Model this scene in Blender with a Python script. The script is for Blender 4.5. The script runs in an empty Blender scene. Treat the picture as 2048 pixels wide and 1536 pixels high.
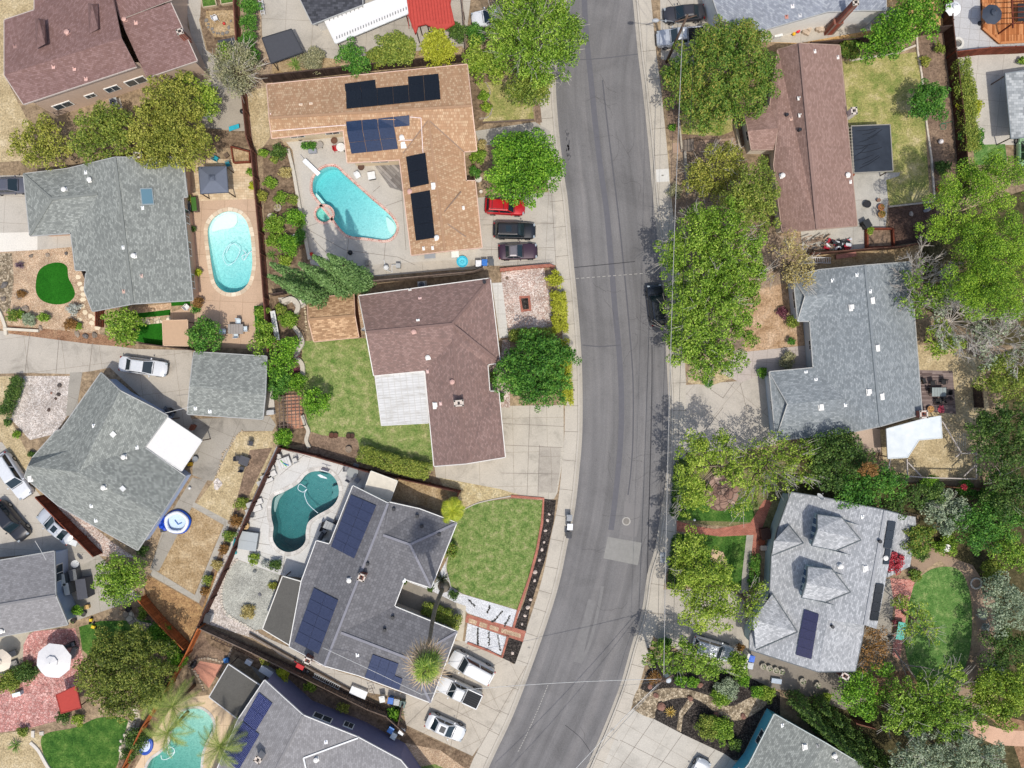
import bpy, bmesh, math, random
import numpy as np
from mathutils import Vector, Matrix
from mathutils.geometry import tessellate_polygon, intersect_ray_tri
R = math.radians
random.seed(7)
C = bpy.context.scene.collection
SC = bpy.context.scene
CAMH = 84.0            # the drone hovers 84 m above the street
FPX = 1470.0           # focal length in photo pixels (2048 wide)
cam = bpy.data.cameras.new("camera")
cam.sensor_width = 36.0
cam.lens = 36.0 * FPX / 2048.0
cam.clip_end = 1000.0
camo = bpy.data.objects.new("camera", cam)
camo.location = (0,0, CAMH)
C.objects.link(camo)
SC.camera = camo
SUNV = Vector((0.13,-0.46,1.0)).normalized()     # towards the sun
elev = math.asin(SUNV.z)
azim = math.atan2(SUNV.x, SUNV.y)
world = bpy.data.worlds.new("World")
SC.world = world
world.use_nodes = True
wn = world.node_tree
sky = wn.nodes.new("ShaderNodeTexSky")
sky.sky_type = 'NISHITA'
sky.sun_disc = False
sky.sun_elevation = elev
sky.sun_rotation = azim
sky.air_density = 1.0
sky.dust_density = 2.5
bg = wn.nodes["Background"]
bg.inputs[1].default_value = 0.15
wn.links.new(sky.outputs[0], bg.inputs[0])
sun = bpy.data.lights.new("sun", 'SUN')
sun.energy = 2.75
sun.angle = R(0.6)
sun.color = (1.0,0.955,0.88)
suno = bpy.data.objects.new("sun", sun)
suno.rotation_euler = SUNV.to_track_quat('Z', 'Y').to_euler()
suno.location = (0,0,60)
C.objects.link(suno)
SC.view_settings.view_transform = 'Standard'
SC.view_settings.look = 'None'
SC.view_settings.exposure = 0.1
SC.view_settings.gamma = 1.0
def P(x, y, z=0.0):
 k = (CAMH - z) / FPX
 return Vector(((x - 1024) * k, (768 - y) * k, z))
def PX(n):             # photo pixels on the ground to metres
 return n * CAMH / FPX
ROOT = {}
def tag(o, label=None, cat=None, group=None, kind=None):
 if label: o['label'] = label
 if cat: o['category'] = cat
 if group: o['group'] = group
 if kind: o['kind'] = kind
 return o
def empty(name, loc, label, cat, group=None, rz=0.0):
 o = bpy.data.objects.new(name, None)
 o.empty_display_size = 0.2
 C.objects.link(o)
 o.location = loc
 o.rotation_euler = (0,0, rz)
 ROOT[o.name] = Vector(loc)
 return tag(o, label, cat, group)
def root_of(o):
 while o.parent: o = o.parent
 return ROOT.get(o.name, Vector((0,0,0)))
class MB:
 """collects simple shapes into one mesh"""
 def __init__(s): s.v = []; s.f = []; s.uv = None
 def add(s, vs, fs):
  n = len(s.v)
  s.v += [tuple(v) for v in vs]
  s.f += [tuple(i + n for i in f) for f in fs]
  return s
 def box(s, c, d, rz=0.0, rx=0.0, ry=0.0):
  hx, hy, hz = d[0] / 2, d[1] / 2, d[2] / 2
  m = Matrix.Rotation(rz, 3, 'Z') @ Matrix.Rotation(ry, 3, 'Y') @ Matrix.Rotation(rx, 3, 'X')
  c = Vector(c)
  vs = [c + m @ Vector((x * hx, y * hy, z * hz)) for z in (-1,1) for y in (-1,1) for x in (-1,1)]
  return s.add(vs, [(0,2,3,1),(4,5,7,6),(0,1,5,4),(2,6,7,3),(0,4,6,2),(1,3,7,5)])
 def frame(s, a, b, w, h):              # a beam of section w x h from a to b
  a, b = Vector(a), Vector(b)
  d = b - a; L = d.length
  if L < 1e-5: return s
  d /= L
  up = Vector((0,0,1))
  if abs(d.z) > .95: up = Vector((1,0,0))
  sd = d.cross(up).normalized() * w / 2
  u2 = sd.cross(d).normalized() * h / 2
  vs = [p + i * sd + j * u2 for p in (a, b) for j in (-1,1) for i in (-1,1)]
  return s.add(vs, [(0,1,3,2),(4,6,7,5),(0,4,5,1),(2,3,7,6),(0,2,6,4),(1,5,7,3)])
 def tube(s, path, r, n=6, r1=None, closed=False):
  path = [Vector(p) for p in path]
  N = len(path); rings = []
  for i, p in enumerate(path):
   if closed: d = path[(i + 1) % N] - path[i - 1]
   else: d = path[min(i + 1, N - 1)] - path[max(i - 1,0)]
   if d.length < 1e-6: d = Vector((0,0,1))
   d.normalize()
   up = Vector((0,0,1)) if abs(d.z) < .9 else Vector((1,0,0))
   a = d.cross(up).normalized(); b = a.cross(d)
   rr = r if r1 is None else r + (r1 - r) * i / max(N - 1,1)
   rings.append([p + rr * (math.cos(t) * a + math.sin(t) * b) for t in [2 * math.pi * k / n for k in range(n)]])
  vs = [v for rg in rings for v in rg]
  fs = []
  for i in range(N if closed else N - 1):
   j = (i + 1) % N
   for k in range(n):
    fs.append((i * n + k, i * n + (k + 1) % n, j * n + (k + 1) % n, j * n + k))
  if not closed:
   fs.append(tuple(range(n))[::-1]); fs.append(tuple((N - 1) * n + k for k in range(n)))
  return s.add(vs, fs)
 def lathe(s, c, prof, n=16, sx=1.0, sy=1.0, rz=0.0):   # prof = [(r, z)...]
  c = Vector(c); vs = []; fs = []
  for r, z in prof:
   for k in range(n):
    t = 2 * math.pi * k / n
    x, y = r * sx * math.cos(t), r * sy * math.sin(t)
    vs.append(c + Vector((x * math.cos(rz) - y * math.sin(rz), x * math.sin(rz) + y * math.cos(rz), z)))
  for i in range(len(prof) - 1):
   for k in range(n):
    fs.append((i * n + k, i * n + (k + 1) % n, (i + 1) * n + (k + 1) % n, (i + 1) * n + k))
  fs.append(tuple(range(n))[::-1]); fs.append(tuple((len(prof) - 1) * n + k for k in range(n)))
  return s.add(vs, fs)
 def prism(s, pts, z0, z1):             # pts = world xy, anticlockwise or not
  pts = [Vector((p[0], p[1])) for p in pts]
  if area2(pts) < 0: pts = pts[::-1]
  n = len(pts)
  vs = [(p.x, p.y, z0) for p in pts] + [(p.x, p.y, z1) for p in pts]
  fs = [tuple(range(n))[::-1], tuple(range(n, 2 * n))] + [(i, (i + 1) % n, n + (i + 1) % n, n + i) for i in range(n)]
  return s.add(vs, fs)
 def ball(s, c, r, n=10, m=6, sz=1.0):
  prof = [(max(r * math.sin(math.pi * i / m),0.001),-r * sz * math.cos(math.pi * i / m)) for i in range(m + 1)]
  return s.lathe(c, prof, n)
def area2(p):
 return sum(p[i - 1][0] * p[i][1] - p[i][0] * p[i - 1][1] for i in range(len(p)))
def obj(name, mb, m, parent=None, smooth=False, local=False, uv=None, bevel=0):
 off = Vector((0,0,0))
 if parent is not None and not local: off = root_of(parent)
 me = bpy.data.meshes.new(name)
 me.from_pydata([(v[0] - off.x, v[1] - off.y, v[2] - off.z) for v in mb.v],[], mb.f)
 if uv is not None:
  l = me.uv_layers.new(name="UVMap")
  l.data.foreach_set("uv", [c for f in uv for p in f for c in p])
 me.materials.append(m)
 if smooth: me.polygons.foreach_set("use_smooth", [True] * len(me.polygons))
 me.update()
 o = bpy.data.objects.new(name, me)
 C.objects.link(o)
 if parent is not None: o.parent = parent
 if bevel:
  b = o.modifiers.new("bevel", 'BEVEL'); b.width = bevel; b.segments = 2; b.limit_method = 'ANGLE'
  b.angle_limit = R(40)
 return o
def catmull(pts, n=6, closed=True):
 pts = [Vector(p) for p in pts]; N = len(pts); out = []
 for i in range(N if closed else N - 1):
  if closed: p0, p1, p2, p3 = pts[i - 1], pts[i], pts[(i + 1) % N], pts[(i + 2) % N]
  else: p0, p1, p2, p3 = pts[max(i - 1,0)], pts[i], pts[i + 1], pts[min(i + 2, N - 1)]
  for k in range(n):
   t = k / n
   out.append(.5 * ((2 * p1) + (p2 - p0) * t + (2 * p0 - 5 * p1 + 4 * p2 - p3) * t * t + (3 * p1 - p0 - 3 * p2 + p3) * t ** 3))
 if not closed: out.append(pts[-1])
 return out
def offset(pts, d):     # offset a closed polygon outward by d
 pts = [Vector((p[0], p[1])) for p in pts]
 sgn = 1 if area2(pts) > 0 else -1
 n = len(pts); out = []
 for i in range(n):
  a, b, c = pts[i - 1], pts[i], pts[(i + 1) % n]
  d1 = (b - a).normalized(); d2 = (c - b).normalized()
  n1 = Vector((d1.y, -d1.x)) * sgn; n2 = Vector((d2.y, -d2.x)) * sgn
  m = n1 + n2
  if m.length < .2: m = n1.copy()
  m.normalize()
  k = d / max(m.dot(n1), .45)
  out.append(b + m * k)
 return out
MATS = {}
AVG = {}
def srgb(h):
 if isinstance(h, str):
  h = h.lstrip('#'); c = [int(h[i:i + 2],16) / 255 for i in (0,2,4)]
  return tuple((v / 12.92 if v <= .04045 else ((v + .055) / 1.055) ** 2.4) for v in c) + (1,)
 return tuple(h) + (1,) if len(h) == 3 else tuple(h)
class NT:
 def __init__(s, name):
  s.m = bpy.data.materials.new(name); s.m.use_nodes = True
  s.t = s.m.node_tree; s.b = s.t.nodes["Principled BSDF"]; s._co = None
 def n(s, typ, **kw):
  x = s.t.nodes.new(typ)
  for k, v in kw.items(): setattr(x, k, v)
  return x
 def l(s, a, b): s.t.links.new(a, b)
 def co(s, kind='Object'):
  if s._co is None: s._co = s.n("ShaderNodeTexCoord")
  return s._co.outputs[kind]
 def noise(s, scale, detail=3, rough=.6, vec=None, dist=0.0):
  x = s.n("ShaderNodeTexNoise"); x.inputs['Scale'].default_value = scale
  x.inputs['Detail'].default_value = detail; x.inputs['Roughness'].default_value = rough
  x.inputs['Distortion'].default_value = dist
  s.l(vec if vec else s.co(), x.inputs['Vector']); return x.outputs['Fac']
 def vor(s, scale, feature='F1', out='Color', vec=None, rnd=1.0):
  x = s.n("ShaderNodeTexVoronoi"); x.feature = feature; x.inputs['Scale'].default_value = scale
  x.inputs['Randomness'].default_value = rnd
  s.l(vec if vec else s.co(), x.inputs['Vector']); return x.outputs[out]
 def ramp(s, fac, stops):
  x = s.n("ShaderNodeValToRGB"); e = x.color_ramp.elements
  while len(e) < len(stops): e.new(.5)
  for i, (p, c) in enumerate(stops): e[i].position = p; e[i].color = srgb(c) if not isinstance(c, (int, float)) else (c, c, c, 1)
  s.l(fac, x.inputs['Fac']); return x.outputs['Color']
 def mix(s, fac, a, b, mode='MIX'):
  x = s.n("ShaderNodeMix", data_type='RGBA'); x.blend_type = mode
  for i, v in ((0, fac),(6, a),(7, b)):
   if hasattr(v, 'is_linked') or hasattr(v, 'links'): s.l(v, x.inputs[i])
   elif i == 0: x.inputs[0].default_value = v
   else: x.inputs[i].default_value = srgb(v)
  return x.outputs[2]
 def bump(s, h, strength=.3, dist=.02):
  x = s.n("ShaderNodeBump"); x.inputs['Strength'].default_value = strength; x.inputs['Distance'].default_value = dist
  s.l(h, x.inputs['Height']); s.l(x.outputs[0], s.b.inputs['Normal'])
 def mapping(s, vec, scale=(1,1,1), rot=0):
  x = s.n("ShaderNodeMapping"); x.inputs['Scale'].default_value = scale; x.inputs['Rotation'].default_value = (0,0, rot)
  s.l(vec, x.inputs['Vector']); return x.outputs[0]
 def done(s, col=None, rough=.8, spec=None, metal=None):
  if col is not None:
   if hasattr(col, 'links'): s.l(col, s.b.inputs['Base Color'])
   else: s.b.inputs['Base Color'].default_value = srgb(col)
  s.b.inputs['Roughness'].default_value = rough
  if spec is not None: s.b.inputs['Specular IOR Level'].default_value = spec
  if metal is not None: s.b.inputs['Metallic'].default_value = metal
  return s.m
def memo(f):
 def g(*a):
  k = (f.__name__,) + a
  if k not in MATS: MATS[k] = f(*a)
  return MATS[k]
 return g
@memo
def plain(col, rough=.6, var=.12, metal=0.0):      # painted or plain surface with a little wear
 t = NT("surface"); n = t.noise(3.0,4, .65)
 c = srgb(col)[:3]
 d = tuple(v * (1 - var) for v in c); e = tuple(min(v * (1 + var * .6),1) for v in c)
 return t.done(t.ramp(n, [(.3, d),(.7, e)]), rough, .35, metal)
@memo
def ground_mat(c1, c2, c3, big, fine, bumpy):      # three tones: large patches and fine grain
 t = NT("ground_surface")
 a = t.ramp(t.noise(big * 1.5,6, .72, dist=.15),[(.34, c1),(.52, c2),(.68, c3)])
 g = t.noise(fine, 3, .7)
 g2 = t.noise(fine * 3.1,2, .6)
 c = t.mix(1.0, a, t.ramp(g, [(.3, .55),(.5, .95),(.72,1.35)]), 'MULTIPLY')
 c = t.mix(1.0, c, t.ramp(g2,[(.3, .8),(.7,1.2)]), 'MULTIPLY')
 t.bump(g, .5, bumpy)
 return t.done(c, .95, .1)
@memo
def pebble_mat(c1, c2, c3, scale, patch):          # gravel, river rock, mulch
 t = NT("pebble_surface")
 v = t.vor(scale)
 sp = t.n("ShaderNodeSeparateColor"); t.l(v, sp.inputs[0])
 a = t.ramp(sp.outputs[0],[(.15, c1),(.5, c2),(.85, c3)])
 d = t.vor(scale, 'DISTANCE_TO_EDGE', 'Distance')
 e = t.ramp(d, [(0.0, .35),(.12,1.0)])
 c = t.mix(1.0, a, e, 'MULTIPLY')
 c = t.mix(1.0, c, t.ramp(t.noise(patch, 4),[(.35, .75),(.65,1.15)]), 'MULTIPLY')
 t.bump(d, .6, .05)
 return t.done(c, .9, .15)
@memo
def concrete_mat(col, stain=.25, joint=0.0, rot=0.0):
 t = NT("concrete_surface"); c = srgb(col)[:3]
 d = tuple(v * (1 - stain) for v in c); e = tuple(min(1, v * (1 + stain * .35)) for v in c)
 a = t.ramp(t.noise(.35,6, .7, dist=.7),[(.3, d),(.48, c),(.7, e)])
 a = t.mix(1.0, a, t.ramp(t.noise(7,4, .7),[(.3, .86),(.7,1.08)]), 'MULTIPLY')
 a = t.mix(1.0, a, t.ramp(t.noise(1.7,5, .75, dist=1.5),[(.27, .72),(.4,1.0)]), 'MULTIPLY')
 if joint:
  vec = t.mapping(t.co(),(1,1,1), rot)
  b = t.n("ShaderNodeTexBrick"); t.l(vec, b.inputs['Vector'])
  b.offset = 0.0; b.inputs['Scale'].default_value = 1.0
  b.inputs['Brick Width'].default_value = joint; b.inputs['Row Height'].default_value = joint
  b.inputs['Mortar Size'].default_value = .025; b.inputs['Mortar Smooth'].default_value = .3
  b.inputs['Color1'].default_value = (1,1,1,1); b.inputs['Color2'].default_value = (.95, .95, .95,1)
  b.inputs['Mortar'].default_value = (.66, .63, .6,1)
  a = t.mix(1.0, a, b.outputs['Color'], 'MULTIPLY')
 return t.done(a, .9, .2)
@memo
def brick_mat(c1, c2, mortar, bw, bh, rot=0.0, kind='Object', msize=.012, patch=.25):
 t = NT("brick_surface")
 vec = t.mapping(t.co(kind),(1,1,1), rot)
 b = t.n("ShaderNodeTexBrick"); t.l(vec, b.inputs['Vector'])
 b.inputs['Scale'].default_value = 1.0
 b.inputs['Brick Width'].default_value = bw; b.inputs['Row Height'].default_value = bh
 b.inputs['Mortar Size'].default_value = msize; b.inputs['Bias'].default_value = 0.0
 b.inputs['Color1'].default_value = srgb(c1); b.inputs['Color2'].default_value = srgb(c2)
 b.inputs['Mortar'].default_value = srgb(mortar)
 c = t.mix(1.0, b.outputs['Color'], t.ramp(t.noise(.8,5),[(.3,1 - patch),(.7,1 + patch * .5)]), 'MULTIPLY')
 t.bump(b.outputs['Fac'],-.2, .01)
 return t.done(c, .9, .15)
@memo
def shingle_mat(c1, c2, c3, bw=.55, bh=.16, patch=.12, tile=0, shadow=.62):
 """roof covering in courses; UV is in metres: u along the course, v up the slope"""
 t = NT("roof_covering")
 vec = t.co('UV')
 wob = t.noise(1.4,3, .6, vec)
 b = t.n("ShaderNodeTexBrick"); t.l(vec, b.inputs['Vector'])
 b.inputs['Scale'].default_value = 1.0
 b.inputs['Brick Width'].default_value = bw; b.inputs['Row Height'].default_value = bh
 b.inputs['Mortar Size'].default_value = .01 if not tile else .02
 b.inputs['Mortar Smooth'].default_value = .4
 b.inputs['Color1'].default_value = (0,0,0,1); b.inputs['Color2'].default_value = (1,1,1,1)
 b.inputs['Mortar'].default_value = (.0, .0, .0,1)
 a = t.ramp(b.outputs['Color'],[(.1, c1),(.5, c2),(.9, c3)])
 m = t.ramp(b.outputs['Fac'],[(0.0,1.0),(1.0, shadow)])
 a = t.mix(1.0, a, m, 'MULTIPLY')
 a = t.mix(1.0, a, t.ramp(t.noise(.45,5, .6, vec),[(.3,1 - patch),(.7,1 + patch)]), 'MULTIPLY')
 a = t.mix(1.0, a, t.ramp(t.noise(9,3, .8, vec),[(.25, .92),(.75,1.08)]), 'MULTIPLY')
 st = t.noise(1.0,4, .6, t.mapping(vec, (1.6, .12,1)))
 a = t.mix(1.0, a, t.ramp(st, [(.35, .93),(.65,1.05)]), 'MULTIPLY')
 t.bump(b.outputs['Fac'],-.35, .02)
 AVG[t.m.name] = tuple(v * .84 for v in srgb(c2)[:3])
 return t.done(a, .92, .12)
@memo
def plank_mat(c1, c2, c3, w=.14, rot=0.0, kind='Object'):
 t = NT("wood_planks")
 vec = t.mapping(t.co(kind),(1,1,1), rot)
 b = t.n("ShaderNodeTexBrick"); t.l(vec, b.inputs['Vector'])
 b.inputs['Scale'].default_value = 1.0
 b.inputs['Brick Width'].default_value = 2.4; b.inputs['Row Height'].default_value = w
 b.inputs['Mortar Size'].default_value = .012
 b.inputs['Color1'].default_value = (0,0,0,1); b.inputs['Color2'].default_value = (1,1,1,1)
 b.inputs['Mortar'].default_value = (0,0,0,1)
 a = t.ramp(b.outputs['Color'],[(.1, c1),(.5, c2),(.9, c3)])
 a = t.mix(1.0, a, t.ramp(b.outputs['Fac'],[(0,1.0),(1, .45)]), 'MULTIPLY')
 a = t.mix(1.0, a, t.ramp(t.noise(1.2,5, .7),[(.3, .75),(.7,1.15)]), 'MULTIPLY')
 return t.done(a, .85, .15)
@memo
def wood_mat(c1, c2):
 t = NT("wood"); n = t.noise(2.5,5, .7)
 i = t.n("ShaderNodeNewGeometry")
 a = t.ramp(n, [(.3, c1),(.7, c2)])
 a = t.mix(1.0, a, t.ramp(i.outputs['Random Per Island'],[(0, .68),(1,1.2)]), 'MULTIPLY')
 return t.done(a, .85, .15)
@memo
def leaf_mat(c1, c2, c3, trans=.14, patch=.25):
 t = NT("foliage")
 i = t.n("ShaderNodeNewGeometry")
 oi = t.n("ShaderNodeObjectInfo")
 pn = t.noise(patch, 3, .6)
 sm = t.n("ShaderNodeMath", operation='MULTIPLY_ADD'); t.l(i.outputs['Random Per Island'], sm.inputs[0])
 sm.inputs[1].default_value = .62;
 sb = t.n("ShaderNodeMath", operation='MULTIPLY_ADD'); t.l(pn, sb.inputs[0]); sb.inputs[1].default_value = .9; sb.inputs[2].default_value = -.26
 t.l(sb.outputs[0], sm.inputs[2])
 a = t.ramp(sm.outputs[0],[(.15, c1),(.5, c2),(.9, c3)])
 t.l(a, t.b.inputs['Base Color'])
 t.b.inputs['Roughness'].default_value = .55
 t.b.inputs['Specular IOR Level'].default_value = .25
 tr = t.n("ShaderNodeBsdfTranslucent"); t.l(t.mix(1.0, a, (1.15,1.25, .5), 'MULTIPLY'), tr.inputs['Color'])
 mx = t.n("ShaderNodeMixShader"); mx.inputs[0].default_value = trans
 t.l(t.b.outputs[0], mx.inputs[1]); t.l(tr.outputs[0], mx.inputs[2])
 t.l(mx.outputs[0], t.t.nodes['Material Output'].inputs[0])
 return t.m
@memo
def paint_mat(col, metallic=.2):
 t = NT("car_paint")
 t.b.inputs['Coat Weight'].default_value = .7; t.b.inputs['Coat Roughness'].default_value = .06
 n = t.noise(5,3)
 c = srgb(col)[:3]
 a = t.ramp(n, [(.3, tuple(v * .93 for v in c)),(.7, tuple(min(1, v * 1.04) for v in c))])
 return t.done(a, .38, .5, metallic)
@memo
def glass_dark(col='#1c2a30'):
 t = NT("tinted_glass")
 t.b.inputs['Coat Weight'].default_value = .3
 return t.done(col, .06, .6,0.0)
@memo
def solar_mat(col, edge):
 t = NT("solar_cells")
 vec = t.co('UV')
 b = t.n("ShaderNodeTexBrick"); t.l(vec, b.inputs['Vector']); b.offset = 0.0
 b.inputs['Scale'].default_value = 1.0
 b.inputs['Brick Width'].default_value = .16; b.inputs['Row Height'].default_value = .16
 b.inputs['Mortar Size'].default_value = .006
 c = srgb(col)[:3]
 b.inputs['Color1'].default_value = c + (1,); b.inputs['Color2'].default_value = tuple(v * .8 for v in c) + (1,)
 b.inputs['Mortar'].default_value = srgb(edge)
 return t.done(b.outputs['Color'], .14, .5)
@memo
def plaster_mat(c1, c2, sc=2.2):    # pool shell: pale ripple net paints light focused by water into the colour
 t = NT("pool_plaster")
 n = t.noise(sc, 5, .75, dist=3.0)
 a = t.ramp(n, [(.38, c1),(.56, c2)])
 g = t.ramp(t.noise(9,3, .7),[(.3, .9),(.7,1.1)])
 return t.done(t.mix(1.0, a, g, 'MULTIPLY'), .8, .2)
def spts(pts, smooth):
 if smooth: return [(p[0], p[1]) for p in catmull([(a, b) for a, b in pts],6)]
 return pts
LEVELS = []
def sheet(name, pts, z, m, smooth=False, holes=()):
 pts = [P(x, y, 0) for x, y in spts(pts, smooth)]
 bb = (min(p.x for p in pts), max(p.x for p in pts), min(p.y for p in pts), max(p.y for p in pts))
 while any(abs(z - l[0]) < .0006 and bb[0] < l[1][1] and bb[1] > l[1][0] and bb[2] < l[1][3] and bb[3] > l[1][2] for l in LEVELS): z += .0007
 LEVELS.append((z, bb))
 mb = MB()
 if holes:
  loops = [[Vector((p.x, p.y, 0)) for p in pts]] + [[Vector((q[0], q[1],0)) for q in h] for h in holes]
  allp = [v for lp in loops for v in lp]
  tris = tessellate_polygon(loops)
  fs = []
  for t in tris:
   a, b, c = [allp[i] for i in t]
   fs.append(tuple(t) if (b - a).cross(c - a).z > 0 else tuple(t)[::-1])
  mb.add([(v.x, v.y, z) for v in allp], fs)
 else:
  q = [(p.x, p.y, z) for p in pts]
  if area2(q) < 0: q = q[::-1]
  mb.add(q, [tuple(range(len(q)))])
 return tag(obj(name, mb, m), kind='structure')
CAMP = Vector((0,0, CAMH))
WALLS = {}
def by_label(s):
 return [o for o in bpy.data.objects if o.get('label', '').startswith(s)][0]
def ray(x, y, tris):
 d = (P(x, y, 0) - CAMP).normalized(); best = None
 for a, b, c in tris:
  h = intersect_ray_tri(a, b, c, d, CAMP, True)
  if h and (best is None or (h - CAMP).length < (best[0] - CAMP).length):
   n = (b - a).cross(c - a).normalized()
   best = (h, n if n.z > 0 else -n)
 return best
def drop(x, y, tris):           # roof height under a world point
 for a, b, c in tris:
  h = intersect_ray_tri(a, b, c, Vector((0,0,-1)), Vector((x, y, 50)), True)
  if h: return h.z
 return None
def plane_uv(f):
 """metres along the course (u) and up the slope (v)"""
 n = Vector((0,0,0))
 for i in range(len(f)): n += f[i - 1].cross(f[i])
 n.normalize()
 if n.z < 0: n = -n
 u = Vector((0,0,1)).cross(n)
 if u.length < .03: u = Vector((1,0,0))
 u.normalize(); v = n.cross(u)
 return [(p.dot(u), p.dot(v)) for p in f]
def roof_from(faces, E=3.0):
 """faces in photo px with height; returns world faces"""
 out = []
 for f in faces:
  q = [P(v[0], v[1], v[2] if len(v) > 2 else E) for v in f]
  if area2(q) < 0: q = q[::-1]
  out.append(q)
 return out
def segdist(p, a, b):
 p, a, b = p.to_2d(), a.to_2d(), b.to_2d(); d = b - a
 t = max(0, min(1,(p - a).dot(d) / max(d.length_squared, 1e-9)))
 return (p - a - d * t).length
def house(label, faces, outline, roofm, wallm, E=3.0, trim='#a8a8a4', inset=.45, name='house', vents=(), chimneys=(),
   arrays=(), skylights=(), cat='house', windows=True, ridge=None, floor=0.0, group=None):
 wf = roof_from(faces, E)
 ol = [P(x, y, E) for x, y in outline]
 cx = sum(p.x for p in ol) / len(ol); cy = sum(p.y for p in ol) / len(ol)
 root = empty(name, (cx, cy, floor), label, cat, group)
 mb = MB(); uv = []
 tris = []
 for f in wf:
  fu = plane_uv(f)
  for t in tessellate_polygon([f]):
   q = [f[i] for i in t]; g = [fu[i] for i in t]
   if (q[1] - q[0]).cross(q[2] - q[0]).z < 0: q, g = q[::-1], g[::-1]
   if (q[1] - q[0]).cross(q[2] - q[0]).length < 1e-4: continue
   mb.add(q, [(0,1,2)]); uv.append(g); tris.append(q)
 ro = obj('roof', mb, roofm, root, uv=uv)
 cnt = {}
 for f in wf:
  for i in range(len(f)):
   a, b = f[i - 1], f[i]
   ka = (round(a.x, 2), round(a.y, 2)); kb = (round(b.x, 2), round(b.y, 2))
   k = (ka, kb) if ka < kb else (kb, ka)
   cnt.setdefault(k, []).append((a, b))
 fm = MB()
 for k, es in cnt.items():
  if len(es) == 1:
   a, b = es[0]
   d = Vector((b.x - a.x, b.y - a.y, 0))
   mid = (a + b) / 2
   if min(segdist(mid, ol[i - 1], ol[i]) for i in range(len(ol))) > .8: continue
   if d.length < .05: continue
   d.normalize(); nrm = Vector((d.y, -d.x, 0))
   fm.frame(a + nrm * .05 - Vector((0,0, .075)), b + nrm * .05 - Vector((0,0, .075)), .09, .17)
 for f in tris: fm.add([v - Vector((0,0, .12)) for v in f[::-1]],[(0,1,2)])
 obj('eave', fm, plain(trim, .5), root)
 if ridge:
  rm = MB()
  for a, b in ridge:
   rm.frame(P(*a) + Vector((0,0, .03)), P(*b) + Vector((0,0, .03)), .26, .07)
  obj('ridge_cap', rm, plain('#85848a' if label.startswith('charcoal') else AVG[roofm.name], .9, .1), ro)
 wp = offset(ol, -inset)
 wm = MB()
 if area2(wp) < 0: wp = wp[::-1]
 n = len(wp); segs = []
 for i in range(n):
  a, b = wp[i], wp[(i + 1) % n]
  L = (b - a).length; k = max(1, int(L / .6))
  tops = []
  for j in range(k + 1):
   p = a.lerp(b, j / k)
   z = drop(p.x, p.y, tris)
   tops.append((p, (z if z is not None else E) - .14))
  for j in range(k):
   (p, zp),(q, zq) = tops[j], tops[j + 1]
   wm.add([(p.x, p.y, floor),(q.x, q.y, floor),(q.x, q.y, zq),(p.x, p.y, zp)],[(0,1,2,3)])
  segs.append((a, b, L))
 wo = obj('wall', wm, wallm, root)
 WALLS[root.name] = (segs, E)
 if windows:
  rnd = random.Random(label)
  for a, b, L in segs:
   if L < 3.2: continue
   k = int(L / 3.6)
   d = (b - a).normalized(); nrm = Vector((d.y, -d.x))
   ang = math.atan2(d.y, d.x)
   for j in range(max(k, 1)):
    t = (j + .5) / max(k, 1)
    p = a.lerp(b, t); w = rnd.choice((1.0,1.5,1.8)); h = rnd.choice((.9,1.1,1.2))
    zc = E - 1.25
    fr = MB(); fr.box((p.x + nrm.x * .02, p.y + nrm.y * .02, zc),(w + .14, .09, h + .14), ang)
    fo = obj('window', fr, plain('#e9e7e2', .4), root)
    gm = MB()
    for sgn in (-1,1):
     gm.box((p.x + nrm.x * .05 + d.x * sgn * w * .255, p.y + nrm.y * .05 + d.y * sgn * w * .255, zc),(w * .46, .05, h - .04), ang)
    obj('pane', gm, glass_dark('#39434a'), fo)
 for v in vents:
  x, y, kind = v[:3]; h = ray(x, y, tris)
  if not h: continue
  p = h[0]; m = MB(); col = '#e6e3dc'
  if kind == 'cap':
   m.lathe(p - Vector((0,0, .06)),[(.2,0),(.17, .28),(.26, .3),(.27, .38),(.12, .47)],14); m.box(p + Vector((0,0, .02)),(.55, .55, .03), .2)
  elif kind == 'pink':
   m.lathe(p - Vector((0,0, .06)),[(.2,0),(.17, .26),(.26, .28),(.27, .36),(.1, .44)],14); m.box(p + Vector((0, .02, .02)),(.5, .5, .03), .2); col = '#c9a296'
  elif kind == 'box':
   m.box(p + Vector((0,0, .08)),(.42, .5, .2), .1); m.box(p + Vector((0,-.06, .02)),(.6, .75, .03), .1)
  elif kind == 'dark':
   m.lathe(p - Vector((0,0, .05)),[(.16,0),(.12, .3),(.2, .34),(.18, .44)],12); col = '#2a2b2f'
  else:
   m.lathe(p - Vector((0,0, .05)),[(.06,0),(.06, .35)],10); m.box(p + Vector((0,-.05, .025)),(.36, .42, .02), .1)
   if len(v) > 3: col = v[3]
  obj('roof_vent', m, plain(col, .5), ro)
 for c in chimneys:
  x, y, w, d, hh, rz, kind = c[:7]
  h = ray(x, y, tris)
  p = h[0] if h else P(x, y, E)
  if len(c) > 7: p = P(x, y, c[7])
  top = p.z + hh if len(c) <= 7 else c[7]
  m = MB(); z0 = (floor + .02) if len(c) > 7 else p.z - .9
  m.box((p.x, p.y, (z0 + top) / 2),(w, d, top - z0), rz)
  if len(c) > 7: m.box((p.x, p.y, z0 + 1.3),(w * 1.9, d * 1.15,2.6), rz)
  cm = brick_mat('#a0523f', '#7d3b2e', '#8d7c70', .22, .075,0.0) if kind == 'brick' else plain('#cfc4ba', .8)
  co = obj('chimney', m, cm, ro)
  m = MB()
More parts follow.
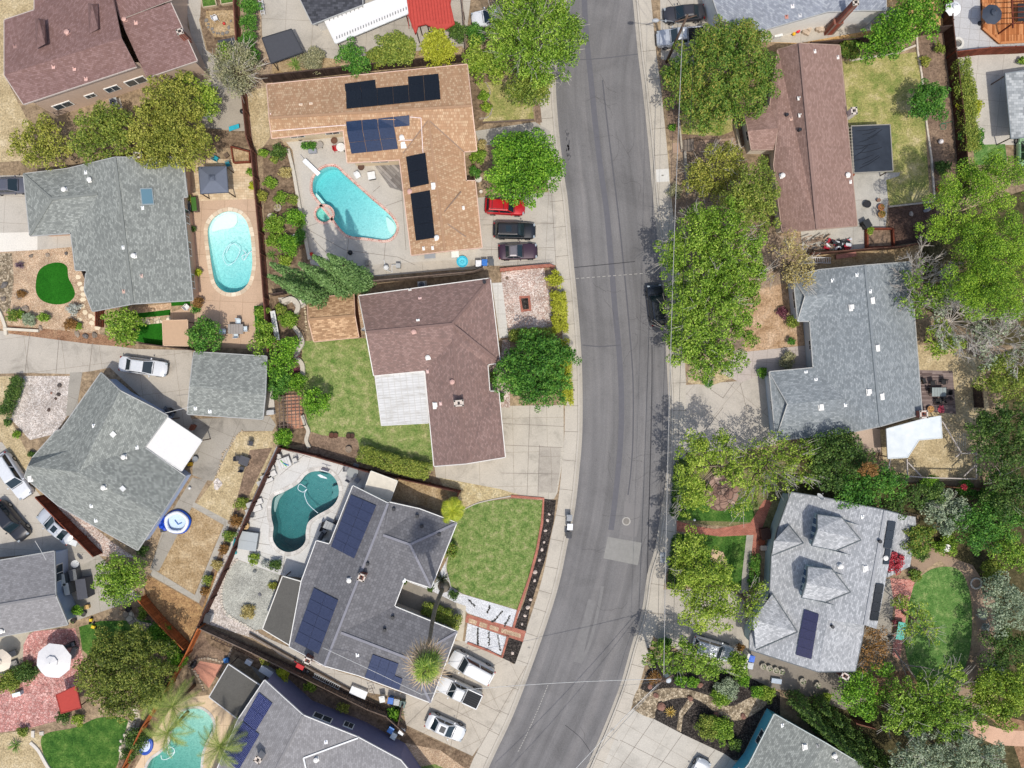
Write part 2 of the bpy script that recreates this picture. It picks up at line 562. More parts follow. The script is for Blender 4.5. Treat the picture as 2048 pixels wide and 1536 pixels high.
  for q in ((-1,0),(1,0),(0,-1),(0,1)):
   ox, oy = q[0] * (w / 2 - .04), q[1] * (d / 2 - .04)
   m.box((p.x + ox * math.cos(rz) - oy * math.sin(rz), p.y + ox * math.sin(rz) + oy * math.cos(rz), top + .05),
     ((.16 if q[0] else w + .12),(d + .12 if q[0] else .16), .12), rz)
  obj('chimney_rim', m, plain('#cbbfb2', .8), ro)
  m = MB(); m.lathe((p.x, p.y, top - .02),[(.13,0),(.13, .22),(.1, .22)],12)
  obj('flue', m, plain('#3a3431', .8), ro)
 for s in skylights:
  m = MB(); g = MB()
  q = [ray(x, y, tris) for x, y in s[0]]
  nn = q[0][1]; pts = [h[0] for h in q]
  cc = sum(pts, Vector()) / 4
  m.add([p + nn * .02 for p in pts] + [p + nn * .14 for p in pts],[(0,1,5,4),(1,2,6,5),(2,3,7,6),(3,0,4,7),(4,5,6,7)])
  pi = [cc + (p - cc) * .86 for p in pts]
  g.add([p + nn * .155 for p in pi],[(0,1,2,3)])
  so = obj('skylight', m, plain(s[2], .5), ro)
  obj('skylight_pane', g, glass_dark(s[1]) if s[1][1] < 'b' else plain(s[1], .3), ro)
 for a in arrays:
  q, nc, nr, cellc, linec = a[:5]
  skip = a[5] if len(a) > 5 else ()
  hs = [ray(x, y, tris) for x, y in q]
  if None in hs: print('array off roof', label, q); continue
  nn = hs[0][1]
  TL, TR, BR, BL = [h[0] + nn * .12 for h in hs]
  def pt(u, v): return (TL.lerp(TR, u)).lerp(BL.lerp(BR, u), v)
  for j in range(nr):
   for i in range(nc):
    if (i, j) in skip: continue
    g = .006 if cellc == '#17191d' else .014
    cs = [pt((i + g) / nc, (j + g) / nr), pt((i + 1 - g) / nc, (j + g) / nr), pt((i + 1 - g) / nc, (j + 1 - g) / nr), pt((i + g) / nc, (j + 1 - g) / nr)]
    m = MB(); m.add([c + nn * .02 for c in cs] + [c - nn * .03 for c in cs],
  [(0,3,2,1),(0,1,5,4),(1,2,6,5),(2,3,7,6),(3,0,4,7)])
    lu = (cs[1] - cs[0]).length; lv = (cs[3] - cs[0]).length
    z4 = [(0,0)] * 4
    uv = [[(0,0),(0, lv),(lu, lv),(lu, 0)], z4, z4, z4, z4]
    obj('solar_panel', m, solar_mat(cellc, linec), ro, uv=uv)
 return root, ro, tris
def canopy(name, label, cat, pts, z, m, trimc, thick=.12, posts=True, drop_z=None, ribs=0, ribc='#d8d8d4', post='#5a4a40', group=None):
 """flat or sloped cover on posts; pts px (+z)"""
 w = [P(p[0], p[1], p[2] if len(p) > 2 else z) for p in pts]
 if area2(w) < 0: w = w[::-1]
 c = sum(w, Vector()) / len(w)
 root = empty(name, (c.x, c.y, 0), label, cat, group)
 n = len(w); mb = MB()
 mb.add(w + [v - Vector((0,0, thick)) for v in w],
   [tuple(range(n)), tuple(range(n, 2 * n))[::-1]] + [(i, n + i, n + (i + 1) % n, (i + 1) % n) for i in range(n)])
 ro = obj('cover', mb, m, root, uv=[plane_uv(w)] + [[(0,0)] * n] + [[(0,0)] * 4] * n)
 fm = MB()
 for i in range(n):
  fm.frame(w[i] + Vector((0,0,-.04)), w[(i + 1) % n] + Vector((0,0,-.04)), .1, .16)
 obj('edge_trim', fm, plain(trimc, .5), root)
 if ribs:
  for k in range(1, ribs):
   t = k / ribs
   mb = MB(); mb.frame(w[0].lerp(w[1], t) + Vector((0,0, .02)), w[3].lerp(w[2], t) + Vector((0,0, .02)), .05, .05)
   obj('rib', mb, plain(ribc, .5), root)
 if posts:
  for v in w:
   q = v + (c - v).normalized() * .25
   mb = MB(); mb.box((q.x, q.y, (v.z - thick) / 2),(.1, .1, v.z - thick))
   obj('post', mb, plain(post, .7), root)
 return root
def fence(label, pts, h=1.8, m=None, w=.14, posts=True, group='fences between the yards', name='wooden_fence', cap=None, postm=None, px=True):
 W = [P(x, y, 0) for x, y in pts]
 c = W[0]
 root = empty(name, (c.x, c.y, 0), label, 'fence', group)
 m = m or wood_mat('#6b4c3c', '#8a6a56')
 rnd = random.Random(label); mb = MB(); rl = MB(); pc = 0
 for a, b in zip(W, W[1:]):
  d = b - a; L = d.length; d.normalize(); ang = math.atan2(d.y, d.x)
  k = max(1, int(L / w))
  for i in range(k):
   p = a + d * (i + .5) * L / k; hh = h + rnd.uniform(-.03, .02)
   mb.box((p.x, p.y, hh / 2),(L / k * .95, .022, hh), ang)
  s = Vector((-d.y, d.x, 0)) * .035
  for z in (.35, h - .3): rl.frame(a + s + Vector((0,0, z)), b + s + Vector((0,0, z)), .045, .09)
  rl.frame(a + Vector((0,0, h + .025)), b + Vector((0,0, h + .025)), .11, .04)
  if posts and pc < 90:
   kk = max(1, int(L / 2.4))
   for i in range(kk):
    p = a + d * (i) * L / kk
    pm = MB(); pm.box((p.x + s.x * 2.2, p.y + s.y * 2.2,(h + .08) / 2),(.1, .1, h + .08), ang)
    obj('post', pm, postm or m, root); pc += 1
 obj('boards', mb, m, root); obj('rail', rl, m, root)
 return root
def low_wall(label, pts, h, wd, m, name='garden_wall', smooth=False, cat='wall', group=None):
 W = [P(x, y, 0) for x, y in pts]
 if smooth: W = [Vector(p) for p in catmull([tuple(w) for w in W],5, False)]
 mb = MB(); n = len(W); vs = []
 for i, p in enumerate(W):
  d = (W[min(i + 1, n - 1)] - W[max(i - 1,0)]).normalized(); s = Vector((-d.y, d.x, 0)) * wd / 2
  vs += [p + s, p - s, p + s + Vector((0,0, h)), p - s + Vector((0,0, h))]
 fs = []
 for i in range(n - 1):
  a, b = 4 * i, 4 * i + 4
  fs += [(a, b, b + 2, a + 2),(a + 1, a + 3, b + 3, b + 1),(a + 2, b + 2, b + 3, a + 3)]
 fs += [(0,2,3,1),(4 * n - 4,4 * n - 3,4 * n - 1,4 * n - 2)]
 mb.add(vs, fs)
 return tag(obj(name, mb, m), label, cat, group)
TONES = {
 'bright': ('#34560e', '#74982c', '#b6cc58'),
 'vivid':  ('#2b540c', '#649624', '#a6cc48'),
 'deep':   ('#275018', '#4c802c', '#86b048'),
 'olive':  ('#54601e', '#94983e', '#c4be5e'),
 'olive2': ('#4a6020', '#7e9038', '#b2b456'),
 'gold':   ('#7c8420', '#a8ac30', '#cccc50'),
 'yellow': ('#7c8a18', '#a8b02c', '#d2cc48'),
 'mixed':  ('#3c5e1c', '#6e8e36', '#a89a4a'),
 'sage':   ('#66755a', '#94a284', '#c0c8a8'),
 'grey':   ('#6d7056', '#98966e', '#bab492'),
 'dark':   ('#28421a', '#4a6828', '#80964a'),
 'cypress':('#466234', '#6a8c4c', '#94b070'),
 'pine':   ('#2f5410', '#78a02a', '#b8d04a'),
 'oak':    ('#38481a', '#6c7a2e', '#a8aa54'),
 'red':    ('#8a2430', '#b83c48', '#d86a70'),
 'rust':   ('#6a4a24', '#8e6a3a', '#ae8450'),
 'purple': ('#4a2430', '#74404e', '#9a6a70'),
 'straw':  ('#8f8048', '#b4a468', '#d0c290'),
 'lime':   ('#466614', '#86a032', '#c0cc5c'),
 'white':  ('#8a8f88', '#b9bcb4', '#dedfd6'),
}
def tone(t): return leaf_mat(*TONES[t])
def leaves_mesh(name, puffs, leaf, cover, rg, mat, up=.45, low=.25, dirty=1.0):
 """puffs: array of (x,y,z,r). Scatters leaf-sized faces over each puff."""
 puffs = np.array(puffs, float)
 area = 2 * np.pi * puffs[:, 3] ** 2
 cnt = np.maximum((cover * area / (leaf * leaf * .62)).astype(int),8)
 idx = np.repeat(np.arange(len(puffs)), cnt)
 N = len(idx)
 d = rg.normal(size=(N, 3)); d /= np.linalg.norm(d, axis=1)[:, None]
 flip = (d[:, 2] < 0) & (rg.random(N) > low); d[flip, 2] *= -1
 rad = puffs[idx, 3] * (1 - .42 * rg.random(N) ** 2)
 pos = puffs[idx, :3] + d * rad[:, None]
 nrm = d * .55 + rg.normal(size=(N, 3)) * .55; nrm[:, 2] += up
 nrm /= np.linalg.norm(nrm, axis=1)[:, None]
 t = rg.normal(size=(N, 3)); t -= nrm * (t * nrm).sum(1)[:, None]; t /= np.linalg.norm(t, axis=1)[:, None]
 b = np.cross(nrm, t)
 s = leaf * (.65 + .7 * rg.random(N)); w = s * .62
 a = t * (s / 2)[:, None]; c = b * (w / 2)[:, None]
 V = np.empty((N, 4,3)); V[:, 0] = pos - a; V[:, 1] = pos + c - a * .1; V[:, 2] = pos + a; V[:, 3] = pos - c - a * .1
 V = V.reshape(-1,3)
 me = bpy.data.meshes.new(name)
 me.vertices.add(4 * N); me.vertices.foreach_set("co", V.ravel())
 me.loops.add(4 * N); me.loops.foreach_set("vertex_index", np.arange(4 * N, dtype=np.int32))
 me.polygons.add(N); me.polygons.foreach_set("loop_start", np.arange(0,4 * N, 4, dtype=np.int32))
 me.polygons.foreach_set("loop_total", np.full(N, 4, dtype=np.int32))
 me.materials.append(mat)
 me.update(calc_edges=True)
 return me
def puff_lobe(cx, cy, cz, rx, rz, pr, rg, dens=.72, zmin=-.25):
 """puffs spread over the skin of an ellipsoid with an uneven surface"""
 n = max(4, int(dens * 2.3 * rx * rx * 2 / (pr * pr * 2.1)))
 out = []
 for i in range(n):
  z = zmin + (1 - zmin) * (i + rg.random()) / n
  t = i * 2.399 + rg.random() * .8
  q = math.sqrt(max(0,1 - z * z)) if z > 0 else 1 - z * z * .4
  k = .62 + .46 * rg.random()
  out.append((cx + rx * q * k * math.cos(t), cy + rx * q * k * math.sin(t), cz + rz * z * k, pr * (.5 + .85 * rg.random())))
  if i % 3 == 0: out.append((cx + rx * q * .5 * math.cos(t), cy + rx * q * .5 * math.sin(t), cz + rz * z * .4, pr * 1.1))
 return out
def tree(px, py, rpx, h, tn, label, cat='tree', name='tree', lobes=None, pr=None, leaf=.21, cover=1.15, irr=1.0,
   group=None, bark='#6b5d4e', seed=None, trunk=True, twigs=0, flat=.75, gap=0.0, dens=.74, sx=1.0, sy=1.0, rot=0.0):
 """rpx = crown radius in photo px at crown height; lobes = extra [(px, py, rpx, dz)]"""
 seed = seed if seed is not None else int(px * 7 + py * 13)
 rg = np.random.default_rng(abs(int(seed)))
 r = PX(rpx) * (1 - .6 * h / CAMH)
 rz = min(h * .42, r * flat)
 zc = h - rz
 c = P(px, py, zc + rz * .35)
 base = Vector((c.x, c.y, 0))
 kk = 'shrub' if name in ('shrub', 'flower_bush') else None
 root = empty(name, base, label, cat, group)
 pr = pr * 1.15 if pr else max(.3, min(.8, r * .26))
 puffs = []
 cr, sr = math.cos(rot), math.sin(rot)
 def place(ox, oy):
  ox *= sx; oy *= sy
  return c.x + ox * cr - oy * sr, c.y + ox * sr + oy * cr
 if lobes is None:
  k = max(4, int(4 + r * .9))
  x, y = place(0,0)
  puffs += puff_lobe(x, y, zc, r * .68, rz * .95, pr, rg, dens)
  for i in range(k):
   a = 2 * math.pi * (i + rg.random() * .6) / k
   rr = r * (.42 + .22 * rg.random() * irr); lr = r * (.32 + .16 * rg.random())
   x, y = place(rr * math.cos(a) * 1.05, rr * math.sin(a) * 1.05)
   puffs += puff_lobe(x, y, zc + rz * rg.uniform(-.25, .35), lr, lr * .8, pr, rg, dens)
 else:
  for l in lobes:
   dz = l[3] if len(l) > 3 else 0
   q = P(l[0], l[1], zc + dz + rz * .35); lr = PX(l[2]) * (1 - .6 * h / CAMH)
   puffs += puff_lobe(q.x, q.y, zc + dz, lr * .92, min(lr * flat, h * .4), pr, rg, dens)
 if gap: puffs = [p for p in puffs if rg.random() > gap]
 me = leaves_mesh('crown',[(p[0] - base.x, p[1] - base.y, max(p[2], p[3] * .8), p[3]) for p in puffs], leaf, cover, rg, tone(tn))
 co = bpy.data.objects.new('crown', me); C.objects.link(co); co.parent = root
 if trunk:
  m = MB(); tr = .07 + h * .016
  if lobes is None and h > 2.5:
   path = [(0,0,-.1),(.08 * r * .3,0, zc * .4),(0, .05 * r, zc)]
  else: path = [(0,0,-.1),(0.02,0.02, zc * .5),(0,0, zc)]
  m.tube([Vector(p) + base for p in path], tr, 8, tr * .6)
  nb = 7 if h > 3.5 else 3
  tips = [puffs[int(rg.integers(len(puffs)))] for _ in range(nb + (len(lobes) * 2 if lobes else 0))]
  for q in tips:
   s0 = base + Vector((0,0, zc * rg.uniform(.45, .95)))
   e = Vector((q[0], q[1], q[2])); mid = s0.lerp(e, .5) + Vector((0,0,-.05 * (e - s0).length))
   m.tube([s0, mid, e], tr * .45,5, tr * .12)
  obj('trunk', m, wood_mat(bark, '#8d8070'), root)
 if twigs:
  m = MB()
  for i in range(twigs):
   q = puffs[int(rg.integers(len(puffs)))]
   s0 = Vector((q[0], q[1], q[2]))
   out = (s0 - Vector((c.x, c.y, zc * .7))).normalized()
   for j in range(4):
    dd = (out + Vector(rg.normal(size=3) * .45)).normalized()
    e = s0 + dd * rg.uniform(.7,1.9)
    m.tube([s0 - out * .6, s0.lerp(e, .5) + Vector(rg.normal(size=3) * .08), e], .032,3, .014)
  obj('twigs', m, plain('#b3aca0', .9), root)
 return root
def shrub(px, py, rpx, h, tn, label, cat='shrub', name='shrub', **kw):
 kw.setdefault('leaf', .17); kw.setdefault('pr', max(.16, PX(rpx) * .28)); kw.setdefault('flat', .9); kw.setdefault('trunk', False)
 root = tree(px, py, rpx, h, tn, label, cat, name, **kw)
 return root
def bare_tree(px, py, rpx, h, label, n=16, group=None, col='#bdb5ab', seed=3, leafy=None, spread=1.0, name='tree'):
 rg = np.random.default_rng(seed)
 r = PX(rpx) * (1 - .6 * h / CAMH)
 c = P(px, py, h * .7); base = Vector((c.x, c.y, 0))
 root = empty(name, base, label, 'tree', group)
 m = MB(); m.tube([base + Vector((0,0,-.1)), base + Vector((.1,0, h * .35))], .16,7, .11)
 br = MB(); tips = []
 s0 = base + Vector((.1,0, h * .33))
 for i in range(n):
  a = 2 * math.pi * (i + rg.random()) / n
  e = base + Vector((math.cos(a) * r * rg.uniform(.5,1), math.sin(a) * r * rg.uniform(.5,1), h * rg.uniform(.65, .98)))
  mid = s0.lerp(e, .5) + Vector(rg.normal(size=3) * .15) + Vector((0,0, .2))
  m.tube([s0, mid, e], .05,5, .02)
  for k in range(9):
   t = rg.uniform(.3,1.0)
   q = s0.lerp(mid, t * 2) if t < .5 else mid.lerp(e, t * 2 - 1)
   dd = ((e - s0).normalized() + Vector(rg.normal(size=3) * .55)); dd.z = abs(dd.z) * .6; dd.normalize()
   L = rg.uniform(.5,1.5)
   e2 = q + dd * L
   br.tube([q, q.lerp(e2, .5) + Vector(rg.normal(size=3) * .06), e2], .034,3, .018)
   for _ in range(5):
    d3 = (dd + Vector(rg.normal(size=3) * .5)).normalized()
    e3 = q.lerp(e2, rg.uniform(.3, .9)); br.tube([e3, e3 + d3 * rg.uniform(.3, .8)], .024,3, .013)
   tips.append(e2)
 obj('trunk', m, plain(col, .9, .2), root); obj('twigs', br, plain(col, .9, .25), root)
 if leafy:
  puffs = [(t.x - base.x, t.y - base.y, t.z, .38 + .3 * rg.random()) for t in tips if rg.random() < leafy[1]]
  me = leaves_mesh('crown', puffs, .22, .5, rg, tone(leafy[0]))
  co = bpy.data.objects.new('crown', me); C.objects.link(co); co.parent = root
 return root
def cypress(px, py, h, r, label, group, tn='cypress', tip=True, seed=1):
 """px, py is the picture position of the tip"""
 rg = np.random.default_rng(seed)
 c = P(px, py, h); base = Vector((c.x, c.y, 0))
 root = empty('cypress_tree', base, label, 'tree', group)
 puffs = []; n = int(h * 16)
 for i in range(n):
  t = (i + rg.random()) / n
  z = .6 + (h - .8) * t
  a = i * 2.399
  rr = r * (1 - t) ** .72 * (1 if t > .12 else .75 + t * 2) * (1 + .1 * math.sin(a * 3))
  k = rg.uniform(.55, .92)
  puffs.append((rr * k * math.cos(a), rr * k * math.sin(a), z, max(.16, .34 * (1.1 - t * .7))))
 me = leaves_mesh('crown', puffs, .2, .85, rg, tone(tn), up=.5, low=.35)
 co = bpy.data.objects.new('crown', me); C.objects.link(co); co.parent = root
 m = MB(); m.tube([base + Vector((0,0,-.1)), base + Vector((0,0, h * .93))], .16,7, .03)
 obj('trunk', m, wood_mat('#5a4a3c', '#7a6a58'), root)
 return root
def hedge(label, pts, w, h, tn, group=None, smooth=False, leaf=.15, cat='hedge', z0=0.0):
 W = [P(x, y, h * .8) for x, y in pts]
 if smooth: W = [Vector(p) for p in catmull([tuple(v) for v in W],4, False)]
 b = Vector((W[0].x, W[0].y, 0)); rg = np.random.default_rng(len(label) * 31 + int(pts[0][0]))
 root = empty('hedge', b, label, cat, group)
 puffs = []
 for a, c in zip(W, W[1:]):
  L = (c - a).length; d = (c - a).normalized(); s = Vector((-d.y, d.x, 0))
  n = max(3, int(L * w * 26))
  for i in range(n):
   p = a + d * L * rg.random() + s * w * .5 * rg.uniform(-.86, .86)
   edge = rg.random() < .45
   if edge: p = a + d * L * rg.random() + s * w * .43 * (1 if rg.random() < .5 else -1)
   z = h * rg.uniform(.15, .9) if edge else h * rg.uniform(.78, .9)
   puffs.append((p.x - b.x, p.y - b.y, z, .26 + .1 * rg.random()))
 me = leaves_mesh('leaves', puffs, leaf, .8, rg, tone(tn))
 o = bpy.data.objects.new('leaves', me); C.objects.link(o); o.parent = root
 m = MB()
 for a, c in zip(W, W[1:]):
  L = (c - a).length
  for i in range(max(1, int(L / .8))):
   p = a.lerp(c, (i + .5) / max(1, int(L / .8)))
   m.tube([(p.x, p.y, -.05),(p.x + .03, p.y, h * .8)], .035,5, .015)
 obj('stems', m, wood_mat('#5a4c3e', '#776a58'), root)
 return root
def spiky(px, py, r, h, c1, label, cat='plant', n=38, name='spiky_plant', lift=.6, group=None):
 c = P(px, py, h * .5); b = Vector((c.x, c.y, 0)); rnd = random.Random(label)
 root = empty(name, b, label, cat, group); m = MB()
 for i in range(n):
  a = rnd.uniform(0,2 * math.pi); e = rnd.uniform(.15,1.25); L = r * rnd.uniform(.7,1.1)
  d = Vector((math.cos(a) * math.cos(e), math.sin(a) * math.cos(e), math.sin(e)))
  s = Vector((-math.sin(a), math.cos(a),0)) * .035
  p0 = Vector((0,0, .05 + h * .1)); p1 = p0 + d * L * .6 * Vector((1,1,1)).length / 1.732; p2 = p1 + Vector((d.x, d.y, d.z * .2 - .15)) * L * .45
  m.add([b + p0 - s, b + p0 + s, b + p1 + s * 1.1, b + p1 - s * 1.1, b + p2],[(0,1,2,3),(3,2,4)])
 obj('leaves', m, plain(c1, .6, .35), root)
 return root
def fan_palm(base_px, crown_px, h, label):
 c = P(crown_px[0], crown_px[1], h); b = P(base_px[0], base_px[1],0); rnd = random.Random(5)
 root = empty('palm_tree', b, label, 'palm tree')
 m = MB(); path = [b, b.lerp(c, .35) + Vector((-.35, .25,0)), b.lerp(c, .7) + Vector((-.25, .2,0)), c]
 m.tube([tuple(p) for p in catmull([tuple(p) for p in path],6, False)], .26,10, .15)
 m.lathe((b.x, b.y, 0),[(.75,0),(.55, .6),(.36,1.6)],10)
 obj('trunk', m, wood_mat('#6c6257', '#958a7c'), root, smooth=True)
 for part, n, col, e0, e1, L0 in (('fronds',34,('#3f5f1a', '#76923a', '#acb850'),-.25,1.15,1.85),('dead_fronds',64,('#9c8668', '#bca488', '#d4c2a6'),-1.1,-.1,2.5)):
  m = MB()
  for i in range(n):
   a = rnd.uniform(0,2 * math.pi) if e1 > 0 else rnd.choice((1.2,2.0,3.0,4.2,5.3)) + rnd.gauss(0, .28); e = rnd.uniform(e0, e1); L = L0 * rnd.uniform(.55,1.15)
   d = Vector((math.cos(a) * math.cos(e), math.sin(a) * math.cos(e), math.sin(e)))
   s = Vector((-math.sin(a), math.cos(a),0)); u = s.cross(d)
   stem = c + d * L * .38
   m.add([c - s * .03, c + s * .03, stem + s * .03, stem - s * .03],[(0,1,2,3)])
   k = 9
   for j in range(k):
    t = -1.15 + 2.3 * j / (k - 1)
    dd = (d * math.cos(t) + s * math.sin(t)).normalized()
    q = Vector((-dd.y, dd.x, 0)).normalized() * .035 if abs(dd.z) < .95 else s * .035
    ee = stem + dd * L * .62 * rnd.uniform(.8,1.05) + Vector((0,0,-.22 * L * rnd.uniform(.5,1.2)))
    mm = stem.lerp(ee, .55) + Vector((0,0, .1))
    m.add([stem - q * .4, stem + q * .4, mm + q, mm - q, ee],[(0,1,2,3),(3,2,4)])
  obj(part, m, leaf_mat(*col), root)
 return root
def feather_palm(px, py, h, L, label, n=15, base=None, tn=('#5a6e2c', '#8b9a48', '#b9ba70'), name='palm_tree', seed=2, group=None):
 c = P(px, py, h); b = Vector((c.x, c.y, 0)) if base is None else P(*base, 0); rnd = random.Random(seed)
 root = empty(name, b, label, 'palm tree', group)
 m = MB(); m.tube([b, b.lerp(c, .5) + Vector((.1, .05,0)), c], .2,9, .13)
 obj('trunk', m, wood_mat('#6c5c4a', '#8c7a62'), root, smooth=True)
 m = MB()
 for i in range(n):
  a = 2 * math.pi * i / n + rnd.uniform(-.15, .15); e = rnd.uniform(.25, .95); l = L * rnd.uniform(.8,1.1)
  d = Vector((math.cos(a), math.sin(a),0)); pts = []
  for k in range(9):
   t = k / 8
   pts.append(c + d * l * t * .95 + Vector((0,0, l * (math.sin(e) * t - .75 * t * t))))
  m.tube(pts, .035,4, .01)
  for k in range(1,34):
   t = k / 34; i0 = min(int(t * 8),7); p = pts[i0].lerp(pts[i0 + 1], t * 8 - i0)
   tg = (pts[i0 + 1] - pts[i0]).normalized()
   for s in (-1,1):
    sd = Vector((-d.y, d.x, 0)) * s
    q = (sd * .8 + tg * .75 + Vector((0,0,-.25 * rnd.random()))).normalized()
    w = tg * .03; ll = .62 * math.sin(math.pi * (.12 + .85 * t)) + .12
    m.add([p - w, p + w, p + q * ll],[(0,1,2)])
 obj('fronds', m, leaf_mat(*tn), root)
 return root
def water_vol(tint, dens, rip):
 k = ('wv', tint, dens, rip)
 if k in MATS: return MATS[k]
 t = NT("pool_water")
 tr = t.n("ShaderNodeBsdfTransparent")
 gl = t.n("ShaderNodeBsdfGlossy"); gl.inputs['Roughness'].default_value = .04
 fr = t.n("ShaderNodeFresnel"); fr.inputs['IOR'].default_value = 1.33
 bp = t.n("ShaderNodeBump"); bp.inputs['Strength'].default_value = .5; bp.inputs['Distance'].default_value = .06
 t.l(t.noise(rip, 3, .6, dist=1.0), bp.inputs['Height'])
 t.l(bp.outputs[0], gl.inputs['Normal']); t.l(bp.outputs[0], fr.inputs['Normal'])
 mx = t.n("ShaderNodeMixShader"); t.l(fr.outputs[0], mx.inputs[0])
 t.l(tr.outputs[0], mx.inputs[1]); t.l(gl.outputs[0], mx.inputs[2])
 t.l(mx.outputs[0], t.t.nodes['Material Output'].inputs[0])
 va = t.n("ShaderNodeVolumeAbsorption"); va.inputs['Color'].default_value = srgb(tint); va.inputs['Density'].default_value = dens
 t.l(va.outputs[0], t.t.nodes['Material Output'].inputs['Volume'])
 MATS[k] = t.m
 return t.m
HOLES = []
def pool_outline(pts, dense=5):
 return [Vector((v.x, v.y)) for v in (P(a, b, 0) for a, b in [(q[0], q[1]) for q in catmull([(x, y) for x, y in pts], dense)])]
def pool(label, out, cop_w, copm, shell, water, d0, d1, axis, cat='swimming pool', name='swimming_pool', rim=.05, floor_extra=None):
 """out: world outline; depth runs from d0 to d1 along the px axis pair"""
 if area2(out) < 0: out = out[::-1]
 HOLES.append(out)
 cx = sum(p.x for p in out) / len(out); cy = sum(p.y for p in out) / len(out)
 root = empty(name, (cx, cy, 0), label, cat)
 a, b = P(*axis[0],0), P(*axis[1],0); ax = (b - a).to_2d(); L2 = ax.length_squared
 def dep(p):
  t = max(0, min(1,(Vector((p.x, p.y)) - a.to_2d()).dot(ax) / L2)); return d0 + (d1 - d0) * t
 def depL(p): t = (Vector((p.x, p.y)) - a.to_2d()).dot(ax) / L2; return max(.25, d0 + (d1 - d0) * t)
 n = len(out); ins = offset(out, -.25); mb = MB()
 vs = [(p.x, p.y, .0) for p in out] + [(p.x, p.y, -depL(p) * .8) for p in out] + [(p.x, p.y, -depL(p)) for p in ins]
 fs = []
 for r0 in (0, n):
  fs += [(r0 + i, r0 + (i + 1) % n, r0 + n + (i + 1) % n, r0 + n + i) for i in range(n)]
 mb.add(vs, fs)
 tri = tessellate_polygon([[Vector((p.x, p.y, 0)) for p in ins]])
 mb.add([(p.x, p.y, -depL(p)) for p in ins],[tuple(t) for t in tri])
 obj('basin', mb, shell, root)
 w = MB(); wo = offset(out, .02); w.prism(wo, -3.6,-.12)
 obj('water', w, water, root)
 mb = MB(); oo = offset(out, cop_w); nz = rim
 vs = [(p.x, p.y, -.1) for p in out] + [(p.x, p.y, nz) for p in out] + [(p.x, p.y, nz) for p in oo] + [(p.x, p.y, -.02) for p in oo]
 fs = [(k * n + i, k * n + (i + 1) % n, (k + 1) * n + (i + 1) % n, (k + 1) * n + i) for k in range(3) for i in range(n)]
 uv = []; run = [0.0]
 for i in range(n): run.append(run[-1] + (out[(i + 1) % n] - out[i]).length)
 vv = [0, .1, .1 + cop_w, .2 + cop_w]
 for k in range(3):
  for i in range(n): uv.append([(run[i], vv[k]),(run[i + 1], vv[k]),(run[i + 1], vv[k + 1]),(run[i], vv[k + 1])])
 mb.add(vs, fs)
 obj('coping', mb, copm, root, uv=uv)
 return root
def hose(px_pts, z, r, m, parent=None, label=None, cat=None, name='hose', smooth=True):
 pts = [P(x, y, z) for x, y in px_pts]
 pts = [Vector(p) for p in catmull([tuple(p) for p in pts],7, False)]
 mb = MB(); mb.tube(pts, r, 5)
 o = obj(name, mb, m, parent, smooth=True)
 if label: tag(o, label, cat or name)
 return o
